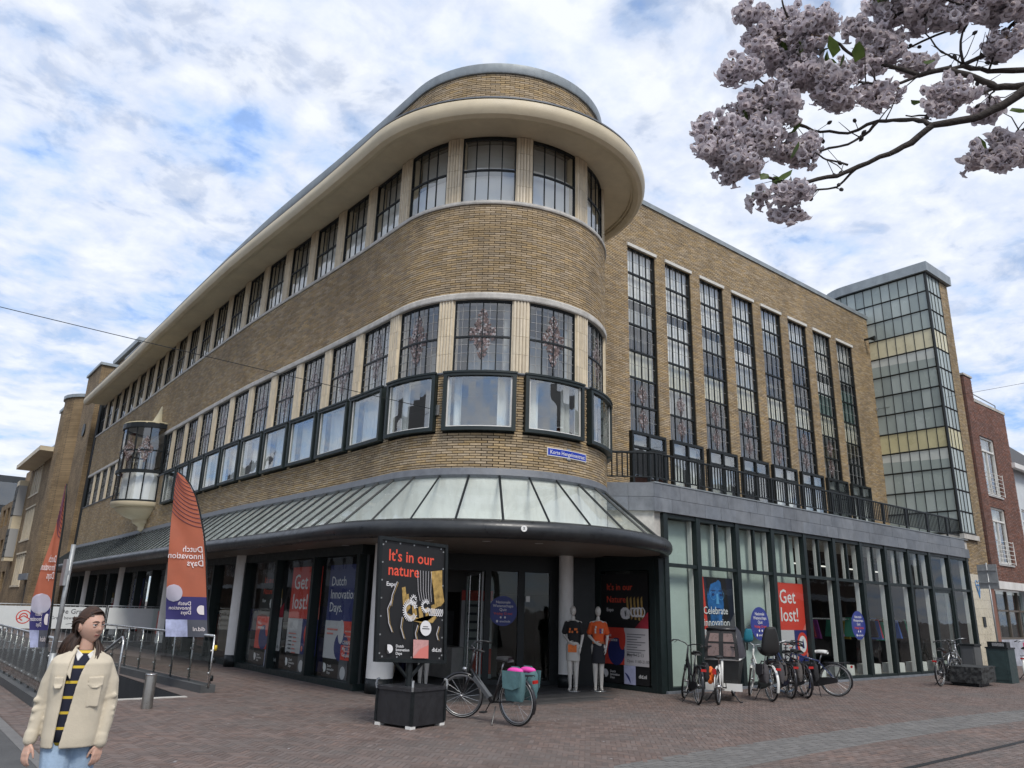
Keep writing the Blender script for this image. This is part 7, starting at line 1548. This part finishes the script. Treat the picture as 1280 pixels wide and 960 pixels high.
# ------------------------------------------------------------------ mannequins
M_mann = mat('mannequin_white', (.56, .53, .48), .35, var=.04)
def mannequin(label, loc, rz, tee, printc, skirt, arm, blockc=None):
    root = thing('mannequin', label, 'mannequin', (loc[0], loc[1], 0), rz, None); mb = MB()
    chain(mb, [(0, .0, .92), (0, 0, 1.08), (0, 0, 1.28)], [.115, .088, .11]); chain(mb, [(-.13, 0, 1.40), (0, 0, 1.42), (.13, 0, 1.40)], [.045, .065, .045]); chain(mb, [(0, .01, 1.40), (0, 0, 1.52)], [.048, .042]); mb.ball((0, -.008, 1.655), (.066, .085, .108), 20, 16); mb.ball((0, -.055, 1.605), (.042, .042, .05), 14, 10); cap(mb, (0, -.082, 1.655), .007, (0, -.097, 1.630), .011, 8)
    if arm: chain(mb, [(-.155, 0, 1.40), (-.20, .03, 1.13), (-.075, -.13, 1.0)], [.043, .035, .023]); hand(mb, (-.07, -.135, .997), (.8, -.15, -.35), (0, -.4, .9), .4, .95, Vector((0, 1, 0)))
    chain(mb, [(.155, 0, 1.40), (.205, .03, 1.13), (.17, -.06, .90)], [.043, .035, .023]); hand(mb, (.168, -.064, .885), (-.12, -.15, -1), (-.4, -.9, 0), .4, .95, Vector((-1, 0, 0)))
    for sx in (-1, 1): chain(mb, [(.075*sx, 0, .90), (.07*sx, -.01+.02*sx, .50), (.065*sx, .02, .10)], [.088, .058, .035]); chain(mb, [(.065*sx, .03, .07), (.07*sx, -.07, .035), (.078*sx, -.13, .028)], [.034, .033, .022]); cap(mb, (.065*sx, .04, .045), .03, (.065*sx, .02, .1), .033)
    bm2 = blob(mb, .007, 5); lo = min(v.co.z for v in bm2.vertices)
    for v in bm2.vertices: v.co.z -= lo-.014
    me_obj(bm2, 'body', M_mann, root)
    tt = loft([(.98, 0, 0, .128, .105, 0), (1.1, 0, 0, .118, .10, 0), (1.25, 0, 0, .140, .118, 0), (1.36, 0, 0, .160, .10, 0), (1.43, 0, 0, .12, .08, 0), (1.46, 0, .005, .07, .062, 0)], True, None, 30)
    chain(tt, [(.14, 0, 1.39), (.19, .02, 1.22)], [.062, .066]); chain(tt, [(-.14, 0, 1.39), (-.19, .02, 1.22)], [.062, .066]); tm = blob(tt, .009, 4); to = me_obj(tm, 'shirt', tee, root)
    pr = MB(); rg = random.Random(int(loc[0]*10))
    for k in range(9): x, z_ = -.075+.05*(k % 4)+rg.uniform(-.01, .01), 1.20+.055*(k//4); pr.hexa([(x, -.118, z_), (x+.035, -.118, z_), (x+.035, -.135, z_), (x, -.135, z_), (x, -.112, z_+.045), (x+.035, -.112, z_+.045), (x+.035, -.133, z_+.045), (x, -.133, z_+.045)], k % len(printc))
    build(pr, 'shirt_print', printc, to)
    sk = loft([(.62 if blockc else .57, 0, 0, .150, .125, 0), (.75, 0, 0, .148, .124, 0), (.90, 0, 0, .140, .120, 0), (1.02, 0, 0, .122, .104, 0)], True, None, 30); so_ = me_obj(blob(sk, .009, 3), 'skirt', skirt, root)
    if blockc: build(MB().bb(-.1, .09, -.134, -.118, .80, .96), 'printed_pouch', blockc, so_)
    else: build(MB().bb(-.13, .13, -.12, -.105, .985, 1.03), 'belt', mat('belt_print', (.4, .12, .04), .7, var=.5, scale=20), so_)
    build(MB().lathe([(0, 0), (.17, 0), (.17, .012), (0, .014)], 24), 'stand_plate', M_steel, root, True)
    build(MB().tube([(.0, .14, 0.0), (.0, .13, .9)], .010, 8), 'stand_rod', M_steel, root)
    return root
M_orp = mat('orange_tee', (.66, .10, .02), .8, var=.12, scale=14); M_orp2 = mat('orange_print', (.68, .16, .03), .7, var=.3, scale=20); M_blkt = mat('black_tee', (.015, .015, .016), .85, var=.3, scale=12); M_whs = mat('white_skirt', (.52, .50, .46), .8, var=.1, scale=9)
face_rz = lambda x, y: math.atan2(y, x)-math.pi/2
mannequin('white mannequin in black shirt with orange print and pale skirt by the entrance column', (12.18, 12.70), face_rz(12.2, 12.7)-.1, M_blkt, [M_orp2, M_orp2, M_blkt], M_whs, True, M_orp2)
mannequin('white mannequin in orange shirt and black skirt beside the entrance poster', (12.72, 12.46), face_rz(12.7, 12.4)+.05, M_orp, [M_whs, M_orp, mat('print_purple', (.08, .05, .2), .7), M_whs], mat('black_skirt', (.016, .016, .02), .85), True)
mannequin('white mannequin in black outfit half hidden behind the expo board', (9.45, 14.45), face_rz(9.4, 14.4), M_blkt, [M_blkt, M_blkt], mat('black_skirt', (.016, .016, .02), .85), True)
bpy.data.scenes.remove(_tmp)
# ------------------------------------------------------------------ blossoming tree over the street
BR = [([[4.241,0.806,4.366],[4.129,0.929,4.313],[4.084,1.025,4.252],[4.021,1.14,4.209],[3.912,1.303,4.203],[3.865,1.407,4.124],[3.8,1.501,4.073],[3.715,1.631,4.023],[3.641,1.722,3.974],[3.54,1.829,3.948],[3.453,1.894,3.928]],0.026,0.008),([[3.912,1.303,4.203],[3.913,1.367,4.264],[3.906,1.461,4.317],[3.893,1.572,4.365],[3.843,1.727,4.342],[3.799,1.866,4.404],[3.727,1.943,4.449]],0.014,0.006),([[3.893,1.572,4.365],[3.891,1.656,4.318],[3.831,1.729,4.264],[3.733,1.845,4.233],[3.656,1.953,4.262]],0.009,0.005),([[3.715,1.631,4.023],[3.688,1.751,3.938],[3.602,1.867,3.922],[3.496,1.937,3.927]],0.007,0.004),([[3.661,1.665,4.024],[3.614,1.76,4.085],[3.584,1.803,4.137]],0.006,0.004),([[4.414,0.841,4.461],[4.282,0.959,4.441],[4.234,1.072,4.472],[4.172,1.137,4.538],[4.082,1.247,4.621],[4.035,1.375,4.628],[3.963,1.516,4.742],[3.917,1.63,4.827],[3.854,1.676,4.88],[3.781,1.716,4.943],[3.698,1.786,5.001]],0.022,0.006),([[4.035,1.375,4.628],[3.953,1.496,4.592],[3.835,1.596,4.609],[3.782,1.664,4.64]],0.009,0.005),([[3.917,1.63,4.827],[3.841,1.686,4.723],[3.75,1.729,4.643]],0.006,0.004),([[4.62,0.865,4.694],[4.487,0.99,4.672],[4.378,1.133,4.692],[4.23,1.208,4.695],[4.082,1.247,4.621]],0.018,0.01),([[4.479,0.903,5.057],[4.418,0.99,4.946],[4.372,1.101,4.801],[4.226,1.206,4.701]],0.008,0.012),([[4.226,1.206,4.701],[4.195,1.191,4.835],[4.222,1.137,4.987],[4.187,1.124,5.034]],0.008,0.005),([[4.226,1.206,4.701],[4.18,1.291,4.815],[4.085,1.33,4.921]],0.006,0.004),([[4.292,1.264,5.018],[4.161,1.455,4.939],[4.081,1.524,5.008]],0.007,0.005),([[4.234,1.072,4.472],[4.171,1.164,4.437],[4.107,1.288,4.385],[4.032,1.377,4.362],[3.947,1.445,4.358]],0.008,0.004),([[4.234,1.072,4.472],[4.279,1.114,4.48],[4.342,1.153,4.462]],0.006,0.004),([[4.507,0.894,4.291],[4.471,1.04,4.299],[4.424,1.099,4.255],[4.381,1.146,4.206]],0.01,0.005),([[4.378,1.133,4.692],[4.368,1.069,4.816],[4.397,1.043,4.872]],0.006,0.004),([[3.671,1.835,4.328],[3.518,1.911,4.388],[3.357,2.018,4.424]],0.008,0.005),([[3.453,1.894,3.928],[3.325,2.028,4.003],[3.23,2.133,4.136],[3.118,2.154,4.257]],0.008,0.004),([[3.698,1.786,5.001],[3.56,1.875,5.1],[3.493,1.864,5.173]],0.008,0.005),([[4.187,1.124,5.034],[4.121,1.202,5.088],[4.059,1.325,5.117]],0.007,0.004),([[3.727,1.943,4.449],[3.521,1.965,4.607],[3.352,2.065,4.732]],0.007,0.004),([[4.511,0.92,5.011],[4.405,0.963,5.054],[4.312,1.057,5.064]],0.007,0.004)]
CLS = [([3.609,1.891,5.04],0.29,0.222),([3.429,2.01,5.156],0.116,0.097),([3.342,2.077,4.734],0.146,0.127),([3.501,2.014,4.511],0.234,0.198),([3.134,2.148,4.243],0.142,0.168),([3.222,2.113,4.07],0.182,0.141),([3.397,2.038,4.271],0.138,0.156),([3.619,1.933,4.236],0.15,0.141),([3.772,1.728,4.616],0.158,0.186),([3.655,1.873,4.757],0.188,0.169),([3.991,1.573,4.93],0.187,0.197),([3.939,1.554,4.581],0.131,0.122),([3.402,1.935,3.871],0.172,0.09),([3.462,1.929,3.782],0.082,0.069),([4.045,1.382,5.11],0.22,0.11),([4.183,1.16,5.028],0.3,0.11),([4.356,0.993,5.026],0.184,0.102),([4.362,1.043,4.834],0.13,0.12),([4.066,1.262,4.458],0.167,0.139),([4.353,1.159,4.443],0.116,0.077),([4.379,1.168,4.199],0.17,0.129),([4.477,1.089,4.167],0.096,0.086),([4.072,1.392,4.743],0.106,0.087),([3.876,1.602,5.051],0.098,0.069),([3.637,1.919,4.914],0.21,0.115),([4.018,1.3,5.173],0.401,0.08),([4.272,1.035,5.12],0.306,0.082),([4.586,0.846,4.928],0.187,0.145),([4.57,0.973,4.151],0.154,0.135)]
M_bark = mat('bark', (.045, .036, .03), .9, var=.4, scale=25, bump=.8, bscale=40)
M_petal = mat('lilac_petal', (.73, .67, .70), .65, rnd=.12, var=.12, scale=30, trans=.35); M_throat_cap = mat('lilac_throat_cap', (.62, .55, .55), .7); M_calyx = mat('calyx_brown', (.10, .062, .035), .8); M_leaf = mat('young_leaf', (.085, .13, .03), .6, var=.3, scale=20, trans=.35); M_bud = mat('seed_pod', (.03, .026, .024), .7)
tree = thing('blossom_tree', 'tree with drooping lilac blossom clusters reaching over the street', 'tree', (5.6, -2.4, 0))
TP = lambda mb, n, m, s=True: build(mb, n, m, tree, s, True)
TP(MB().tube([(5.6, -2.4, -.05), (5.58, -2.36, .5), (5.55, -2.3, 1.5), (5.5, -2.2, 2.6), (5.42, -2.0, 3.3)], [.19, .15, .135, .125, .11], 14), 'trunk', M_bark)
rg = random.Random(21)
def jit(pts):      # subdivide a branch and give it knots
    o = [Vector(pts[0])]
    for a, b in zip(pts[:-1], pts[1:]):
        a, b = Vector(a), Vector(b); n = 3
        for k in range(1, n+1): o.append(a+(b-a)*(k/n)+(Vector((rg.uniform(-1, 1), rg.uniform(-1, 1), rg.uniform(-1, 1)))*.006 if k < n else Vector()))
    return o
for pts, r0, r1 in BR:
    q = jit(pts); n = len(q); TP(MB().tube(q, [(r0+(r1-r0)*k/(n-1))*rg.uniform(.9, 1.12) for k in range(n)], 8), 'branch', M_bark)
for tgt, r in ((BR[0][0][0], .03), (BR[5][0][0], .025), (BR[8][0][0], .022), (BR[15][0][0], .014), (BR[9][0][0], .013), (BR[22][0][0], .012)):
    a = Vector((5.45, -2.1, 3.0)); b = Vector(tgt); m_ = (a+b)/2+Vector((rg.uniform(-.1, .3), rg.uniform(-.3, .1), rg.uniform(.15, .45))); q = [a, a+(m_-a)*.5+Vector((.05, .0, .12)), m_, m_+(b-m_)*.5+Vector((-.05, 0, .06)), b]; pts = [p+Vector((rg.uniform(-1, 1), rg.uniform(-1, 1), rg.uniform(-1, 1)))*.018 if 0 < i < 12 else p for i, p in enumerate(jit(q))]
    TP(MB().tube(pts, [.07*(1-k/12)+r*(k/12) for k in range(13)], 9), 'limb', M_bark)
    for k in range(5):       # side shoots with blossom off the limb
        p = pts[rg.randrange(3, 10)]; d = Vector((rg.uniform(-1, 1), rg.uniform(-.6, .6), rg.uniform(.1, .9))).normalized()*rg.uniform(.3, .7); e = p+d
        if e.y > .55: continue
        TP(MB().tube([p, p+d*.5+Vector((0, 0, -.03)), e], [.014, .009, .005], 6), 'branch', M_bark); CLS.append((list(e), rg.uniform(.10, .18), rg.uniform(.09, .15)))
fl0 = []
def flower(mb, p, d, s, spin):
    d = d.normalized(); u = d.orthogonal().normalized(); w = d.cross(u); o = len(mb.v); n = 15; bend = rg.uniform(-.35, .35)
    for ri, (r, l) in enumerate(((.0045, 0), (.0090, .013), (.0125, .030), (.0195, .041), (None, .042))):
        for k in range(n):
            a = spin+2*math.pi*k/n; q = k % 3; lob = rg.uniform(.82, 1.18); up_ = 1+.25*math.cos(a-spin)
            rr = r if r else (.0325 if q == 1 else .027)*lob*up_; ll = l if r else l-.004+rg.uniform(-.009, .005)+bend*.012*math.sin(a)
            mb.v.append(tuple(p+(u*math.cos(a)*rr+w*math.sin(a)*rr+d*ll)*s))
    for i in range(4):
        for k in range(n): a = o+i*n+k; b = o+i*n+(k+1) % n; mb.f.append((a, b, b+n, a+n)); mb.m.append(1 if i == 0 else 0)
    mb.f.append(tuple(o+2*n+k for k in range(n))); mb.m.append(2)  # added cap closes the bell so its hollow does not turn dark
for ci, (c, rx, ry) in enumerate(CLS):
    c = Vector(c); mb = MB(); rx, ry = max(.05, rx-.028), max(.04, ry-.030); n = int(26+9500*rx*ry); v = (c-Vector((0, 0, 1.65))).normalized(); sx = v.cross(Vector((0, 0, 1))).normalized()
    # a loose panicle: sub-sprays along a short drooping axis, flowers hanging outwards
    ns = max(5, int(n/9)); sprays = []
    for k in range(ns):
        a = rg.uniform(0, 6.283); q = math.sqrt(rg.uniform(0, 1)); sprays.append(c+sx*rx*q*.86*math.cos(a)+Vector((0, 0, 1))*ry*.86*q*math.sin(a)+v*rg.uniform(-.9, .9)*min(rx, ry))
    for k in range(n):
        s_ = sprays[k % ns]; off = Vector((rg.gauss(0, 1), rg.gauss(0, 1), rg.gauss(0, .8)))*.020; d = (off*12+(s_-c)*1.5+Vector((0, 0, -.75))+Vector((rg.uniform(-.8, .8), rg.uniform(-.8, .8), rg.uniform(-.3, .3))))
        flower(mb, s_+off, d, rg.uniform(.75, 1.1), rg.uniform(0, 6.28))
    for s_ in sprays: mb.tube([c+(s_-c)*.1, s_], .0025, 4, mi=1)
    o = build(mb, 'blossom_cluster', [M_petal, M_calyx, M_throat_cap], tree, True, True); o['kind'] = 'stuff'
for k in range(46):      # pods and buds on the bare twigs
    pts, r0, r1 = rg.choice(BR[:20]); i = rg.randrange(len(pts)-1); p = Vector(pts[i])+(Vector(pts[i+1])-Vector(pts[i]))*rg.random(); d = Vector((rg.uniform(-1, 1), rg.uniform(-1, 1), rg.uniform(-1, .6))).normalized(); e = p+d*rg.uniform(.03, .09)
    mb = MB(); mb.tube([p, e], .0022, 4); mb.tube([e, e+d*.012, e+d*.024, e+d*.034], [.003, .011, .010, .002], 7); TP(mb, 'seed_pod', M_bud)
for k in range(30):      # fine bare twigs
    pts, r0, r1 = rg.choice(BR[:16]); i = rg.randrange(len(pts)-1); p = Vector(pts[i])+(Vector(pts[i+1])-Vector(pts[i]))*rg.random(); d = Vector((rg.uniform(-1, 1), rg.uniform(-1, 1), rg.uniform(-.6, 1))).normalized(); q = [p, p+d*.08+Vector((0, 0, rg.uniform(-.02, .02))), p+d*.17+Vector((rg.uniform(-.03, .03), rg.uniform(-.03, .03), rg.uniform(-.03, .04)))]
    TP(MB().tube(q, [.004, .003, .0015], 5), 'twig', M_bark)
for ci, nl in ((8, 9), (12, 5), (6, 4), (7, 4), (9, 8), (10, 7), (20, 2), (18, 2)):
    c, rx, ry = CLS[ci]; c = Vector(c)
    for k in range(nl):
        p = c+Vector((rg.uniform(-1, 1)*rx, rg.uniform(-1, 1)*rx, rg.uniform(.3, 1.1)*ry)); d = Vector((rg.uniform(-1, 1), rg.uniform(-1, 1), rg.uniform(-.1, .9))).normalized(); u = d.orthogonal().normalized(); L_ = rg.uniform(.07, .15); w = L_*.36; b = d.cross(u)*L_*.12
        TP(MB().add([p, p+d*L_*.35+u*w+b, p+d*L_*.7+u*w*.7+b, p+d*L_, p+d*L_*.7-u*w*.7+b, p+d*L_*.35-u*w+b, p+d*L_*.5-b*.5], [(0, 1, 6), (1, 2, 6), (2, 3, 6), (3, 4, 6), (4, 5, 6), (5, 0, 6)]), 'leaf', M_leaf)
